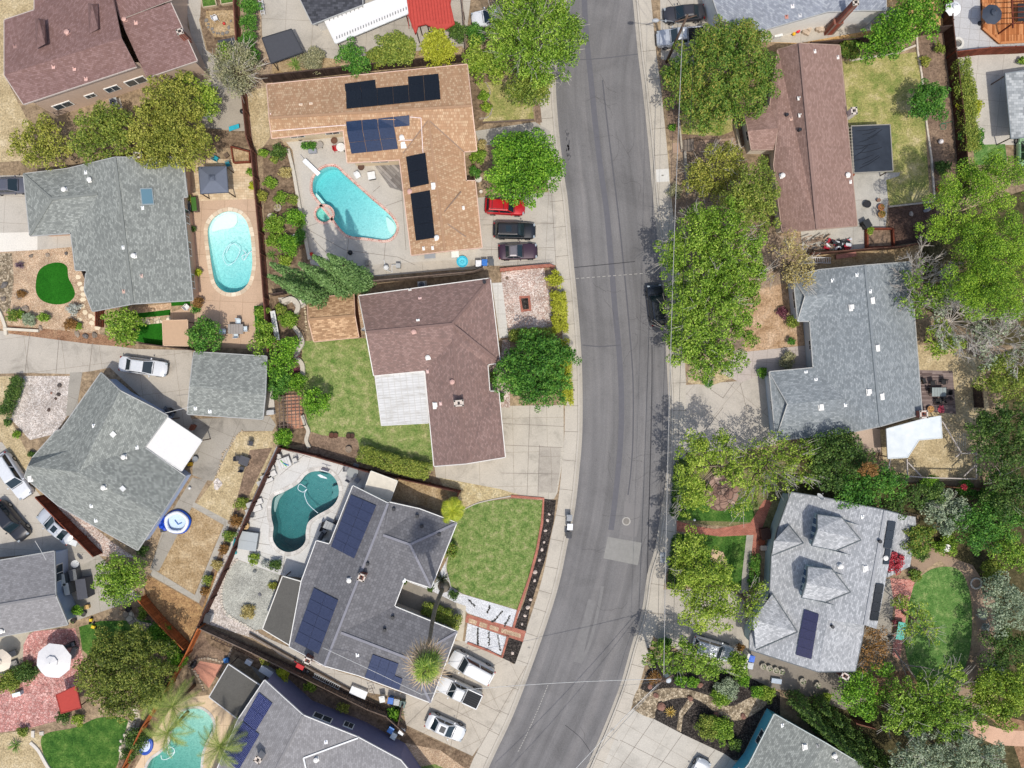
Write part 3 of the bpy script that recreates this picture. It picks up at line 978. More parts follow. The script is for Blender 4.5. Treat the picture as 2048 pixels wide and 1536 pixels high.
def car(px, py, deg, kind, col, label, L=None, metallic=.2, roofcol=None, group='cars parked in the driveways', rack=False, sunroof=False, spare=False):
 S = {  # length, width, height, hood z, belt z, trunk z, cab base rear/front, roof rear/front
  'sedan': (4.75,1.84,1.46, .86, .92, .98,-1.75,1.05,-.95, .15),
  'coupe': (4.6,1.85,1.32, .82, .88, .92,-1.55, .55,-1.0,-.15),
  'suv':   (4.7,1.88,1.72,1.02,1.06,1.1,-2.2,1.1,-1.85, .35),
  'wagon': (4.9,1.9,1.78,1.05,1.1,1.12,-2.33,1.1,-2.0, .35),
  'van':   (5.5,2.0,1.95,1.1,1.15,1.2,-2.62,1.35,-2.42, .65),
  'pickup': (5.5,1.95,1.82,1.08,1.1,1.12,-.75,1.2,-.55, .5),
  'hatch': (4.1,1.75,1.5, .92, .95,1.0,-1.85,1.1,-1.4, .3),
 }[kind]
 l, W, Hh, hz, bz, tz, cr, cf, rr, rf = S
 sc = (L / l) if L else 1.0
 l *= sc; cr *= sc; cf *= sc; rr *= sc; rf *= sc
 g = P(px, py, Hh * .45)
 root = empty({'suv': 'parked_suv', 'van': 'parked_van', 'pickup': 'parked_pickup'}.get(kind, 'parked_car'),(g.x, g.y, 0), label,
     {'suv': 'suv', 'van': 'van', 'pickup': 'pickup truck', 'wagon': 'car'}.get(kind, 'car'), group, rz=R(deg))
 pm = paint_mat(col, metallic); gl = glass_dark(); bk = plain('#17181a', .7)
 N = 17; st = []
 for i in range(N):
  t = i / (N - 1); x = -l / 2 + l * t
  e = min(t, 1 - t)
  wf = 1 - .30 * max(0,1 - e / .085) ** 2 - .05 * max(0,(t - .78) / .22)
  if x > cf - .1: z = bz + (hz - bz) * 1.0 - .14 * ((x - cf) / (l / 2 - cf)) ** 2.0
  elif x < cr + .1: z = tz - .05 * ((cr - x) / max(l / 2 + cr, .2)) ** 2
  else: z = bz
  if t == 0: z -= .1
  if t == 1: z -= .16
  hw = W / 2 * wf; zb = .22 + (.1 if e < .05 else 0)
  st.append([(x, -hw * .92, zb),(x, -hw, .45),(x, -hw * .985, z - .2),(x, -hw * .90, z - .04),(x, -hw * .5, z + .02),(x, 0, z + .035),
     (x, hw * .5, z + .02),(x, hw * .90, z - .04),(x, hw * .985, z - .2),(x, hw, .45),(x, hw * .92, zb)])
 m = MB(); K = 11; vs = [v for s in st for v in s]; fs = []
 for i in range(N - 1):
  for k in range(K):
   k2 = (k + 1) % K
   fs.append((i * K + k, (i + 1) * K + k, (i + 1) * K + k2, i * K + k2))
 fs.append(tuple(range(K))[::-1]); fs.append(tuple((N - 1) * K + k for k in range(K)))
 if kind == 'pickup':
  bx0, bx1 = -l / 2 + .14, cr - .06
 m.add(vs, fs)
 bo = obj('body', m, pm, root, smooth=True, local=True)
 md = bo.modifiers.new("edges", 'EDGE_SPLIT'); md.split_angle = R(38)
 hb, ht = W / 2 * .93, W / 2 * .73
 zb, zt = bz - .06, Hh
 def quad(x0, x1, y0, y1, z): return [(x0,-y0, z),(x1,-y1, z),(x1, y1, z),(x0, y0, z)]
 B = [(cr, -hb * .92, zb),(cf, -hb * .93, zb),(cf, hb * .93, zb),(cr, hb * .92, zb)]
 T = [(rr, -ht * .94, zt - .05),(rf, -ht * .96, zt - .05),(rf, ht * .96, zt - .05),(rr, ht * .94, zt - .05)]
 T2 = [(rr + .08,-ht * .7, zt),(rf - .1,-ht * .72, zt),(rf - .1, ht * .72, zt),(rr + .08, ht * .7, zt)]
 m = MB(); m.add(B + T + T2,[(0,1,5,4),(1,2,6,5),(2,3,7,6),(3,0,4,7),(4,5,9,8),(5,6,10,9),(6,7,11,10),(7,4,8,11),(8,9,10,11)])
 obj('cabin', m, paint_mat(roofcol, metallic) if roofcol else pm, root, local=True, bevel=.04)
 def pane(name, a, b, c, d, s=.88, o=.02, ins=(.06, .05)):
  a, b, c, d = map(Vector, (a, b, c, d))
  n = (b - a).cross(d - a).normalized()
  u0, u1 = ins[0],1 - ins[0]; v0, v1 = ins[1],1 - ins[1]
  def q(u, v): return a.lerp(b, u).lerp(d.lerp(c, u), v) + n * o
  mm = MB(); mm.add([q(u0, v0), q(u1, v0), q(u1, v1), q(u0, v1)],[(0,1,2,3)])
  return obj(name, mm, gl, root, local=True)
 pane('windshield', B[1], B[2], T[2], T[1], ins=(.05, .08))
 pane('rear_window', B[3], B[0], T[0], T[3], ins=(.08, .12))
 for s, (p, q, r_, t_) in ((-1,(0,1,5,4)),(1,(2,3,7,6))):
  X = B + T
  a, b, c, d = [Vector(X[i]) for i in (p, q, r_, t_)]
  k = 2 if kind != 'pickup' else 2
  for j in range(k):
   pane('side_window', a.lerp(b, j / k), a.lerp(b, (j + 1) / k), d.lerp(c, (j + 1) / k), d.lerp(c, j / k), ins=(.05, .16))
 for x in (-l * .30, l * .315):
  for s in (-1,1):
   mm = MB(); y = s * (W / 2 - .1); n = 18; r0 = .34
   vs = [(x + r0 * rr2 * math.cos(2 * math.pi * k2 / n), y + yy, .34 + r0 * rr2 * math.sin(2 * math.pi * k2 / n)) for rr2, yy in ((.94,-.12),(1,-.08),(1, .08),(.94, .12)) for k2 in range(n)]
   fs = [(i * n + k2, i * n + (k2 + 1) % n, (i + 1) * n + (k2 + 1) % n, (i + 1) * n + k2) for i in range(3) for k2 in range(n)] + [tuple(range(n)), tuple(3 * n + k2 for k2 in range(n))]
   mm.add(vs, fs); wo = obj('wheel', mm, bk, root, local=True)
   mm = MB(); yy = y + s * .125
   mm.add([(x + .2 * math.cos(2 * math.pi * k2 / 12), yy, .34 + .2 * math.sin(2 * math.pi * k2 / 12)) for k2 in range(12)],[tuple(range(12))])
   obj('rim', mm, plain('#9a9c9f', .35, .1, .8), wo, local=True)
 for s in (-1,1):
  mm = MB(); mm.box((l / 2 - .17, s * W * .35, hz - .21),(.22, .3, .14),-s * .35); obj('headlight', mm, plain('#9ba3a8', .15), root, local=True, bevel=.03)
  mm = MB(); mm.box((-l / 2 + .09, s * W * .37, tz - .22),(.14, .32, .16), s * .3); obj('taillight', mm, plain('#8f1c1c', .2), root, local=True, bevel=.03)
  mm = MB(); mm.box((cf - .28, s * (W / 2 + .08), bz + .02),(.14, .2, .13),-s * .2); obj('mirror', mm, pm, root, local=True, bevel=.03)
 for q in (-1,1): mm = MB(); mm.box((q * (l / 2 - .02),0, .5),(.09, W * .68, .18)); obj('bumper', mm, bk, root, local=True, bevel=.03)
 if kind == 'pickup':
  mm = MB(); x0, x1 = -l / 2 + .12, cr - .08
  mm.box(((x0 + x1) / 2,0, tz + .045),(x1 - x0, W * .80, .03)); obj('bed_liner', mm, plain('#1d1e20', .75), root, local=True)
  mm = MB()
  for s in (-1,1): mm.box(((x0 + x1) / 2, s * W * .43, tz + .06),(x1 - x0 + .1, .13, .16))
  mm.box((x0 - .03,0, tz + .06),(.1, W * .86, .16)); mm.box((x1 + .03,0, tz + .05),(.07, W * .86, .14))
  obj('bed_side', mm, pm, root, local=True, bevel=.03)
  mm = MB()
  for k2 in range(6): mm.box(((x0 + x1) / 2,-W * .32 + k2 * W * .128, tz + .068),(x1 - x0 - .15, .05, .018))
  obj('bed_ribs', mm, plain('#303236', .7), root, local=True)
 if rack:
  mm = MB()
  for s in (-1,1): mm.frame((rr + .1, s * ht * .82, Hh + .06),(rf - .1, s * ht * .82, Hh + .06), .05, .05)
  for k2 in range(2): x = rr + .35 + k2 * (rf - rr - .8); mm.frame((x, -ht * .82, Hh + .09),(x, ht * .82, Hh + .09), .05, .04)
  obj('roof_rack', mm, plain('#2a2b2d', .5), root, local=True)
 mm = MB(); mm.box((cf + .06,0, bz + .035),(.05, W * .74, .02)); obj('wiper_cowl', mm, bk, root, local=True)
 if sunroof:
  mm = MB(); mm.box(((rr + rf) / 2 + .1,0, Hh + .012),(.62, ht * 1.05, .02)); obj('sunroof', mm, gl, root, local=True, bevel=.008)
 return root
def mk(name, px, py, label, cat, group=None, rz=0.0, z=0.0, zref=.5):
 p = P(px, py, zref); return empty(name, (p.x, p.y, z), label, cat, group, rz)
def chair(px, py, deg, label, col='#d8d8d4', group=None, frame=None, h=.45, cat='chair', name='garden_chair'):
 r = mk(name, px, py, label, cat, group, R(deg)); m = plain(col, .6); f = plain(frame or col, .5)
 b = MB(); b.box((0,0, h),(.52, .54, .05)); obj('seat', b, m, r, local=True, bevel=.015)
 b = MB(); b.box((-.27,0, h + .26),(.05, .54, .5),0,0,-.2); obj('backrest', b, m, r, local=True, bevel=.015)
 for sx in (-1,1):
  for sy in (-1,1):
   b = MB(); b.frame((sx * .23, sy * .24, h),(sx * .26, sy * .26,0), .04, .04); obj('leg', b, f, r, local=True)
 for s in (-1,1):
  b = MB(); b.box((-.02, s * .29, h + .2),(.46, .05, .03)); b.box((.18, s * .28, h + .1),(.03, .03, .2)); obj('armrest', b, f, r, local=True)
 return r
def lounger(px, py, deg, label, col='#c9c9c4', group=None):
 r = mk('sun_lounger', px, py, label, 'sun lounger', group, R(deg), zref=.3); m = plain(col, .7); f = plain('#3a3a3c', .5)
 b = MB(); b.box((.3,0, .34),(1.15, .6, .05)); obj('seat', b, m, r, local=True, bevel=.01)
 b = MB(); b.box((-.55,0, .55),(.72, .6, .05),0,0, .62); obj('backrest', b, m, r, local=True, bevel=.01)
 b = MB(); b.frame((-.3,-.32, .33),(.9,-.32, .33), .04, .04); b.frame((-.3, .32, .33),(.9, .32, .33), .04, .04); obj('frame', b, f, r, local=True)
 for sx in (-.6, .8):
  for sy in (-1,1):
   b = MB(); b.frame((sx, sy * .3, .33),(sx, sy * .3,0), .04, .04); obj('leg', b, f, r, local=True)
 return r
def table(px, py, deg, label, w=1.5, d=.9, col='#8a8078', h=.74, group=None, round_=False, legc=None):
 r = mk('garden_table', px, py, label, 'table', group, R(deg), zref=.74); m = plain(col, .55)
 b = MB()
 if round_: b.lathe((0,0, h - .04),[(w / 2,0),(w / 2, .05)],20)
 else: b.box((0,0, h),(w, d, .05))
 obj('tabletop', b, m, r, local=True)
 if not round_:
  b = MB()
  for k in range(1, int(w / .3)): b.box((-w / 2 + k * .3,0, h + .028),(.02, d * .98, .006))
  obj('joint', b, plain('#5c554e', .8), r, local=True)
 for sx in (-1,1):
  for sy in (-1,1):
   b = MB(); b.frame((sx * w * (.3 if round_ else .44), sy * d * (.3 if round_ else .4), h),(sx * w * (.32 if round_ else .44), sy * d * (.32 if round_ else .4),0), .06, .06)
   obj('leg', b, plain(legc or '#4a4540', .6), r, local=True)
 return r
def umbrella(px, py, rad, h, label, col='#e9e7e4', n=8):
 r = mk('patio_umbrella', px, py, label, 'umbrella', zref=h); b = MB()
 vs = [(0,0, h + .02)]
 for k in range(n):
  a = 2 * math.pi * (k + .35) / n; vs.append((rad * math.cos(a), rad * math.sin(a), h - .55))
 vs2 = []
 for k in range(n):
  a = 2 * math.pi * (k + .85) / n; vs2.append((rad * .94 * math.cos(a), rad * .94 * math.sin(a), h - .5))
 fs = []
 for k in range(n): fs += [(0,1 + k, 1 + n + k),(0,1 + n + k, 1 + (k + 1) % n)]
 b.add(vs + vs2, fs); obj('canopy', b, plain(col, .75, .05), r, local=True)
 b = MB(); vs = [(0,0, h + .22)] + [(rad * .36 * math.cos(2 * math.pi * (k + .35) / n), rad * .36 * math.sin(2 * math.pi * (k + .35) / n), h + .0) for k in range(n)]
 b.add(vs, [(0,1 + k, 1 + (k + 1) % n) for k in range(n)]); obj('vent_flap', b, plain(col, .75, .05), r, local=True)
 b = MB(); b.tube([(0,0,0),(0,0, h + .3)], .03,8); obj('pole', b, plain('#6a5a4a', .6), r, local=True)
 b = MB(); b.lathe((0,0,0),[(.3,0),(.3, .08),(.06, .14)],14); obj('base', b, plain('#3a3a3c', .7), r, local=True)
 for k in range(n):
  a = 2 * math.pi * (k + .35) / n; b = MB(); b.frame((0,0, h - .03),(rad * .98 * math.cos(a), rad * .98 * math.sin(a), h - .58), .02, .02)
  obj('rib', b, plain('#8a8a88', .5), r, local=True)
 return r
def bin_(px, py, deg, label, col, lid, group='wheeled bins', h=1.05):
 r = mk('wheeled_bin', px, py, label, 'bin', group, R(deg), zref=h); m = plain(col, .55)
 b = MB(); b.add([(-.24,-.22, .06),(.22,-.22, .06),(.22, .22, .06),(-.24, .22, .06),(-.31,-.29, h - .08),(.31,-.29, h - .08),(.31, .29, h - .08),(-.31, .29, h - .08)],
     [(3,2,1,0),(0,1,5,4),(1,2,6,5),(2,3,7,6),(3,0,4,7),(4,5,6,7)])
 obj('body', b, m, r, local=True)
 b = MB(); b.box((.01,0, h - .03),(.72, .64, .08),0,0,-.03); b.box((.02,0, h + .02),(.45, .4, .05)); lo = obj('lid', b, plain(lid, .5), r, local=True, bevel=.02)
 b = MB(); b.tube([(-.38,-.25, h - .1),(-.38, .25, h - .1)], .018,6); obj('handle', b, m, r, local=True)
 for s in (-1,1):
  b = MB(); b.tube([(-.24, s * .27, .12),(-.24, s * .32, .12)], .12,12); obj('wheel', b, plain('#161616', .8), r, local=True)
 return r
def pot(px, py, rad, label, col='#a4603e', tn=None, h=.4, group=None):
 r = mk('plant_pot', px, py, label, 'plant pot', group, zref=h); b = MB()
 b.lathe((0,0,0),[(rad * .65,0),(rad * .95, h * .85),(rad * 1.08, h * .86),(rad * 1.08, h),(rad * .88, h),(rad * .86, h - .06)],16)
 obj('pot', b, plain(col, .8), r, local=True)
 if tn:
  rg = np.random.default_rng(int(px)); me = leaves_mesh('plant',[(0,0, h + rad * .4, rad * .8)], .14, .7, rg, tone(tn))
  o = bpy.data.objects.new('plant', me); C.objects.link(o); o.parent = r
 return r
def rock(px, py, rad, label, col='#8d8378', group=None, sz=.6):
 p = P(px, py, 0); rnd = random.Random(int(px * 31 + py)); r_ = rad; b = MB(); n, m_ = 9,5
 sx, sy, rz = rnd.uniform(.8,1.2), rnd.uniform(.65,1), rnd.uniform(0,3)
 vs = []
 for i in range(m_ + 1):
  for k in range(n):
   a = math.pi * i / m_; t = 2 * math.pi * k / n; q = rad * rnd.uniform(.8,1.15)
   x, y = q * math.sin(a) * math.cos(t) * sx, q * math.sin(a) * math.sin(t) * sy
   vs.append((p.x + x * math.cos(rz) - y * math.sin(rz), p.y + x * math.sin(rz) + y * math.cos(rz), rad * sz * .35 - q * sz * math.cos(a)))
 b.add(vs, [(i * n + k, i * n + (k + 1) % n, (i + 1) * n + (k + 1) % n, (i + 1) * n + k) for i in range(m_) for k in range(n)])
 return tag(obj('rock', b, plain(col, .9, .25)), label, 'rock', group)
def stones(label, pts, rad, m, name='stone_edging', cat='stone edging', step=1.0, jit=.25, h=.14, smooth=True):
 """a row of edging stones laid along a line: one thing"""
 W = [P(x, y, 0) for x, y in pts]
 if smooth: W = [Vector(p) for p in catmull([tuple(v) for v in W],6, False)]
 rnd = random.Random(label); b = MB(); acc = 0.0
 for a, c in zip(W, W[1:]):
  d = c - a; L = d.length
  while acc < L:
   p = a + d * acc / max(L, 1e-5); r_ = rad * rnd.uniform(.75,1.2)
   p = p + Vector((rnd.uniform(-jit, jit) * rad, rnd.uniform(-jit, jit) * rad, 0))
   b.lathe((p.x, p.y, -.02),[(r_ * .95,0),(r_, h * .55),(r_ * .72, h * rnd.uniform(.85,1.2))],7, rnd.uniform(.8,1.2), rnd.uniform(.7,1), rnd.uniform(0,3))
   acc += rad * 2 * step
  acc -= L
 return tag(obj(name, b, m), label, cat)
def ac_unit(px, py, deg, label, z=0.0):
 r = mk('air_conditioner', px, py, label, 'air conditioner', None, R(deg), z=z, zref=.8)
 b = MB(); b.box((0,0, .42),(.85, .85, .75)); obj('body', b, plain('#b4b7b6', .5), r, local=True, bevel=.03)
 b = MB(); b.lathe((0,0, .8),[(.34,0),(.36, .03),(.32, .03)],20); obj('fan_ring', b, plain('#5a6068', .5), r, local=True)
 b = MB()
 for k in range(5): b.box((.14 * math.cos(k * 1.257), .14 * math.sin(k * 1.257), .835),(.26, .1, .01), k * 1.257)
 obj('fan', b, plain('#3b3f46', .5), r, local=True)
 b = MB(); b.box((0,0, .02),(1.1,1.1, .06)); obj('pad', b, plain('#b5b0a6', .9), r, local=True)
 return r
def dish(px, py, z, label, deg=120, m='#d9d9d6'):
 r = mk('satellite_dish', px, py, label, 'satellite dish', None, R(deg), z=z, zref=z + .5)
 b = MB(); n = 18; vs = []; fs = []
 for i, (rr, zz) in enumerate(((.02,0),(.2, .02),(.36, .08),(.42, .12))):
  for k in range(n):
   a = 2 * math.pi * k / n; x, y = rr * math.cos(a), rr * math.sin(a)
   v = Matrix.Rotation(.9,3, 'Y') @ Vector((x, y, zz)); vs.append((v.x, v.y, v.z + .6))
 for i in range(3):
  for k in range(n): fs.append((i * n + k, i * n + (k + 1) % n, (i + 1) * n + (k + 1) % n, (i + 1) * n + k))
 b.add(vs, fs); obj('reflector', b, plain(m, .4), r, local=True)
 b = MB(); b.tube([(0,0,0),(0,0, .6)], .03,6); obj('mast', b, plain('#9a9a98', .5), r, local=True)
 b = MB(); b.tube([(0,0, .3),(.45,0, .75)], .015,5); b.box((.46,0, .77),(.1, .07, .07)); obj('receiver_arm', b, plain('#9a9a98', .5), r, local=True)
 return r
def barbecue(px, py, deg, label, col='#232427'):
 r = mk('barbecue', px, py, label, 'barbecue', None, R(deg), zref=1.0)
 b = MB(); b.box((0,0, .45),(.75, .5, .8)); obj('cabinet', b, plain(col, .6), r, local=True, bevel=.02)
 b = MB(); b.tube([(-.37,0, .95),(.37,0, .95)], .26,14); obj('hood', b, plain('#3c3f44', .4), r, local=True)
 for s in (-1,1):
  b = MB(); b.box((s * .56,0, .86),(.34, .44, .04)); obj('side_shelf', b, plain('#6a6e72', .5), r, local=True)
 b = MB(); b.tube([(-.3,-.3, .98),(.3,-.3, .98)], .015,5); obj('handle', b, plain('#b8b8b8', .3), r, local=True)
 return r
def kettle(px, py, label, col='#1e1f22'):
 r = mk('kettle_grill', px, py, label, 'barbecue', None, 0, zref=.8)
 b = MB(); b.lathe((0,0, .5),[(.08,0),(.26, .12),(.29, .2),(.26, .32),(.1, .42)],16); obj('bowl', b, plain(col, .35), r, local=True, smooth=True)
 for k in range(3):
  b = MB(); b.frame((.15 * math.cos(k * 2.1), .15 * math.sin(k * 2.1), .55),(.3 * math.cos(k * 2.1), .3 * math.sin(k * 2.1),0), .025, .025); obj('leg', b, plain('#77777a', .4), r, local=True)
 b = MB(); b.tube([(-.07,0, .94),(-.07,0, .99),(.07,0, .99),(.07,0, .94)], .012,5); obj('lid_handle', b, plain('#555555', .6), r, local=True)
 return r
def slab(name, label, cat, pts, h, m, group=None, z=0.0, smooth=False, zref=None):
 q = [P(x, y, h if zref is None else zref) for x, y in spts(pts, smooth)]
 b = MB(); b.prism([(v.x, v.y) for v in q], z, z + h if zref is None else h)
 return tag(obj(name, b, m), label, cat, group)
def firepit(px, py, label, r0=.75):
 r = mk('fire_pit', px, py, label, 'fire pit', zref=.4)
 b = MB(); b.lathe((0,0,0),[(r0,0),(r0, .42),(r0 * .62, .42),(r0 * .6, .2)],24); obj('ring', b, plain('#d2cec4', .8), r, local=True)
 b = MB(); b.lathe((0,0, .2),[(r0 * .58,0),(r0 * .5, .05)],18); b.lathe((0,0, .25),[(r0 * .3,0),(r0 * .22, .1)],12)
 obj('grate', b, plain('#6a6865', .7), r, local=True); return r
# ================================================================ POOLS (first, so the ground can be cut out round them)
flag = brick_mat('#cbb59a', '#e0d2ba', '#b09a80', .55, .6,0.0, 'UV', .02)
brk_cop = brick_mat('#b8786a', '#d6b4a2', '#e0d6cc', .24, .3,0.0, 'UV', .015)
wht_cop = brick_mat('#bdb8b0', '#d6d2ca', '#99938a', .6, .5,0.0, 'UV', .012)
poolA = pool_outline([(625,375),(627.6,357),(640,341),(656,333.5),(673,335),(688,349),(716,374),(745,400),(773,424),(787,440),(793,455),(787,471),(771,480),(735,476),(698,471),(680,456),(661,430),(643,408),(628,388)],4)
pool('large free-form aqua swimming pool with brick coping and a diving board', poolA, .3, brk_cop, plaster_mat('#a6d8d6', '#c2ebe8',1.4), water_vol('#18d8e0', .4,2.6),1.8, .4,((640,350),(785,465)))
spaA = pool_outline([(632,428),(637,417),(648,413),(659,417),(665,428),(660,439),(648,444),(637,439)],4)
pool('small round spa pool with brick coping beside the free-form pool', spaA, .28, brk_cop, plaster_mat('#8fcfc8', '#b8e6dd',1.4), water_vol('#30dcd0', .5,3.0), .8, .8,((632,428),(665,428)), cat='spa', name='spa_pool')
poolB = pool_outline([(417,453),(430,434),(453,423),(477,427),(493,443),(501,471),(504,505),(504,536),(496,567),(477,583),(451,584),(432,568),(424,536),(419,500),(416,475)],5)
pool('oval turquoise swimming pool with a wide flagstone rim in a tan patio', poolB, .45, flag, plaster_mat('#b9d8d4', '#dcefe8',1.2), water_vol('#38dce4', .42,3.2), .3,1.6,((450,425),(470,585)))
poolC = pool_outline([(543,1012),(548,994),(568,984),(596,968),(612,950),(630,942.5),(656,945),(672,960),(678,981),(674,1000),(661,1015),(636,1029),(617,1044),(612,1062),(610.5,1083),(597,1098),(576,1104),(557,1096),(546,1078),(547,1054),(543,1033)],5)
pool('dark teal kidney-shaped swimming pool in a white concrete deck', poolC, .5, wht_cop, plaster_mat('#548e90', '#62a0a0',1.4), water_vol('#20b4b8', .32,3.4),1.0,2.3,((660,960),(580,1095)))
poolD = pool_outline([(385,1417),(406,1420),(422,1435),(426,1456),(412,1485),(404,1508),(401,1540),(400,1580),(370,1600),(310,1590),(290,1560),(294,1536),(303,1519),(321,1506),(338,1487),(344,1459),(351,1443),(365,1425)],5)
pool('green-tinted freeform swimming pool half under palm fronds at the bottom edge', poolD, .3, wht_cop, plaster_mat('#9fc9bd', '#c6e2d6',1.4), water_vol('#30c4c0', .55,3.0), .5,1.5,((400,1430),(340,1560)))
# ================================================================ GROUND, ROAD, KERBS
LE = [(1180,-420),(1160,-200),(1142,-60),(1131,20),(1120,80),(1112,161),(1118,260),(1130,359),(1136,400),(1146,510),(1155,601),(1162,690),(1165,760),(1165,864),(1159,942),(1150,1020),(1136,1085),(1121,1158),(1101,1227),(1065,1331),(1026,1433),(985,1520),(920,1660),(800,1880),(700,2040)]
RE = [(1225,-420),(1240,-200),(1258,-60),(1266,0),(1276,104),(1286,182),(1297,286),(1306,390),(1319,510),(1328,620),(1334,731),(1337,800),(1336,890),(1331,968),(1323,1020),(1310,1098),(1295,1149),(1284,1222),(1263,1292),(1245,1357),(1229,1402),(1203,1467),(1173,1536),(1110,1680),(1000,1880),(900,2040)]
def side(pts, d):       # shift a line sideways in px, + = right when walking down
 out = []
 for i, p in enumerate(pts):
  a = Vector(pts[max(i - 1,0)]); b = Vector(pts[min(i + 1, len(pts) - 1)]); t = (b - a).normalized()
  out.append((p[0] + t.y * d, p[1] - t.x * d))
 return out
def sm(p): return [(v[0], v[1]) for v in catmull(p, 4, False)]
LEs, REs = sm(LE), sm(RE)
def band(pts, a, b): return side(pts, a) + side(pts, b)[::-1]
LH, RH = side(LEs, -8), side(REs, 8)
grd = ground_mat('#7a6a56', '#97836a', '#ad997a', .12,2.2, .05)
def two_sides():
 """one sheet on both sides of the road, cut out round the pools"""
 mb = MB()
 for edge, X, hs in ((LH, -1500, HOLES),(RH, 3600,[])):
  poly = [P(X, -420,0)] + [P(x, y, 0) for x, y in edge] + [P(X, edge[-1][1],0)]
  loops = [[v.to_2d().to_3d() for v in poly]] + [[Vector((q[0], q[1],0)) for q in h] for h in hs]
  allp = [v for lp in loops for v in lp]; fs = []
  for t in tessellate_polygon(loops):
   a, b, c = [allp[i] for i in t]; fs.append(tuple(t) if (b - a).cross(c - a).z > 0 else tuple(t)[::-1])
  mb.add([(v.x, v.y, 0) for v in allp], fs)
 y0, y1 = P(0,-420).y, P(0, LH[-1][1]).y
 a, b = P(-1500,0).x, P(3600,0).x
 mb.add([(a, y0,0),(b, y0,0),(b, y0 + 60,0),(a, y0 + 60,0)],[(0,1,2,3)])
 mb.add([(a, y1 - 60,0),(b, y1 - 60,0),(b, y1,0),(a, y1,0)],[(0,1,2,3)])
 tag(obj('ground', mb, grd), kind='structure')
two_sides()
lower = NT("asphalt")
ax = lower.co()
streak = lower.noise(1.0,5, .6, lower.mapping(lower.co('UV'),(.9, .03,1)), .2)
a0 = lower.ramp(streak, [(.32, '#696766'),(.5, '#737170'),(.68, '#7e7b79')])
a0 = lower.mix(1.0, a0, lower.ramp(lower.noise(.16,5, .65, dist=.8),[(.32, .84),(.5,1.0),(.7,1.1)]), 'MULTIPLY')
a0 = lower.mix(1.0, a0, lower.ramp(lower.noise(9,3, .8),[(.3, .84),(.7,1.16)]), 'MULTIPLY')
a0 = lower.mix(1.0, a0, lower.ramp(lower.noise(1.1,6, .75, dist=1.2),[(.27, .8),(.38,1.0)]), 'MULTIPLY')
asph = lower.done(a0, .92, .15)
mb = MB(); uvr = []; n = 40; W = []; run = 0.0; last = None
A = [P(x, y, -.14) for x, y in side(LEs, -14)]; B = [P(x, y, -.14) for x, y in side(REs, 14)]
def at_len(L, t):
 tot = sum((b - a).length for a, b in zip(L, L[1:])); g = t * tot
 for a, b in zip(L, L[1:]):
  l = (b - a).length
  if g <= l: return a.lerp(b, g / l)
  g -= l
 return L[-1]
for i in range(n + 1):
 a, b = at_len(A, i / n), at_len(B, i / n)
 if last is not None: run += (a - last).length
 last = a; W.append((a, b, run))
for (a, b, r0),(c, d, r1) in zip(W, W[1:]):
 mb.add([a, c, d, b],[(0,1,2,3)]); uvr.append([(0, r0),(0, r1),((d - c).length, r1),((b - a).length, r0)])
tag(obj('road', mb, asph, uv=uvr), kind='structure')
conc = concrete_mat('#b5aea2', .2)
gut = concrete_mat('#aaa397', .22)
for nm, E_, s in (('left', LEs, -1),('right', REs, 1)):
 sheet('gutter', band(E_, 0, s * 7.5),-0.128, gut)
 inner, outer = side(E_, s * 6.5), side(E_, s * 9.5)
 A = [P(x, y) for x, y in inner]; B = [P(x, y) for x, y in outer]
 mb = MB(); n = len(A)
 vs = [(p.x, p.y, -.2) for p in A] + [(p.x, p.y, .0) for p in A] + [(p.x, p.y, .018) for p in A] + [(p.x, p.y, .018) for p in B]
 mb.add(vs, [(k * n + i, k * n + i + 1,(k + 1) * n + i + 1,(k + 1) * n + i) for k in range(3) for i in range(n - 1)])
 tag(obj('kerb', mb, conc), kind='structure')
walkm = concrete_mat('#b9b1a3', .2)
for E_, s in ((LEs, -1),(REs, 1)):
 sheet('pavement', band(E_, s * 9, s * 36),0.014, walkm)
 mb = MB(); W1 = [P(x, y, .018) for x, y in side(E_, s * 9)]; W2 = [P(x, y, .018) for x, y in side(E_, s * 36)]
 acc = 0
 for i in range(len(W1) - 1):
  acc += (W1[i + 1] - W1[i]).length
  if acc > 2.4:
   acc = 0; mb.frame(W1[i], W2[i], .04, .008)
 mb2 = [P(x, y, .02) for x, y in side(E_, s * 10.5)]
 for a, b in zip(mb2, mb2[1:]): mb.frame(a, b, .03, .006)
 tag(obj('pavement_joint', mb, plain('#6f675c', .9)), kind='structure')
RZ = [-.136]
def road_line(name, pts, w, m, z=-.134, smooth=True):
 RZ[0] += .0004; z = RZ[0]
 W = [P(x, y, z) for x, y in (sm(pts) if smooth else pts)]; mb = MB(); vs = []
 for i, p in enumerate(W):
  d = (W[min(i + 1, len(W) - 1)] - W[max(i - 1,0)]).normalized(); s = Vector((-d.y, d.x, 0)) * w / 2; vs += [p + s, p - s]
 mb.add(vs, [(2 * i + 1,2 * i + 3,2 * i + 2,2 * i) for i in range(len(W) - 1)])
 return tag(obj(name, mb, m), kind='structure')
tar = plain('#5b5a5d', .85, .1); tard = plain('#3a393c', .8, .25); palea = plain('#7a7876', .9, .12)
road_line('tar_seam',[(1166,-60),(1172,60),(1182,160),(1192,260),(1203,350),(1213,420),(1222,520),(1230,620),(1238,700),(1243,800),(1240,900),(1230,1000),(1222,1060)], .62, plain('#636266', .9, .08))
road_line('tar_seam',[(1205,160),(1215,250),(1226,340),(1238,440),(1250,560),(1259,660),(1266,760),(1266,870),(1262,940),(1256,990)], .16, tar)
road_line('tar_seam',[(1304,690),(1304,760),(1302,860),(1299,980),(1297,1060),(1295,1150),(1296,1170)], .1, tard)
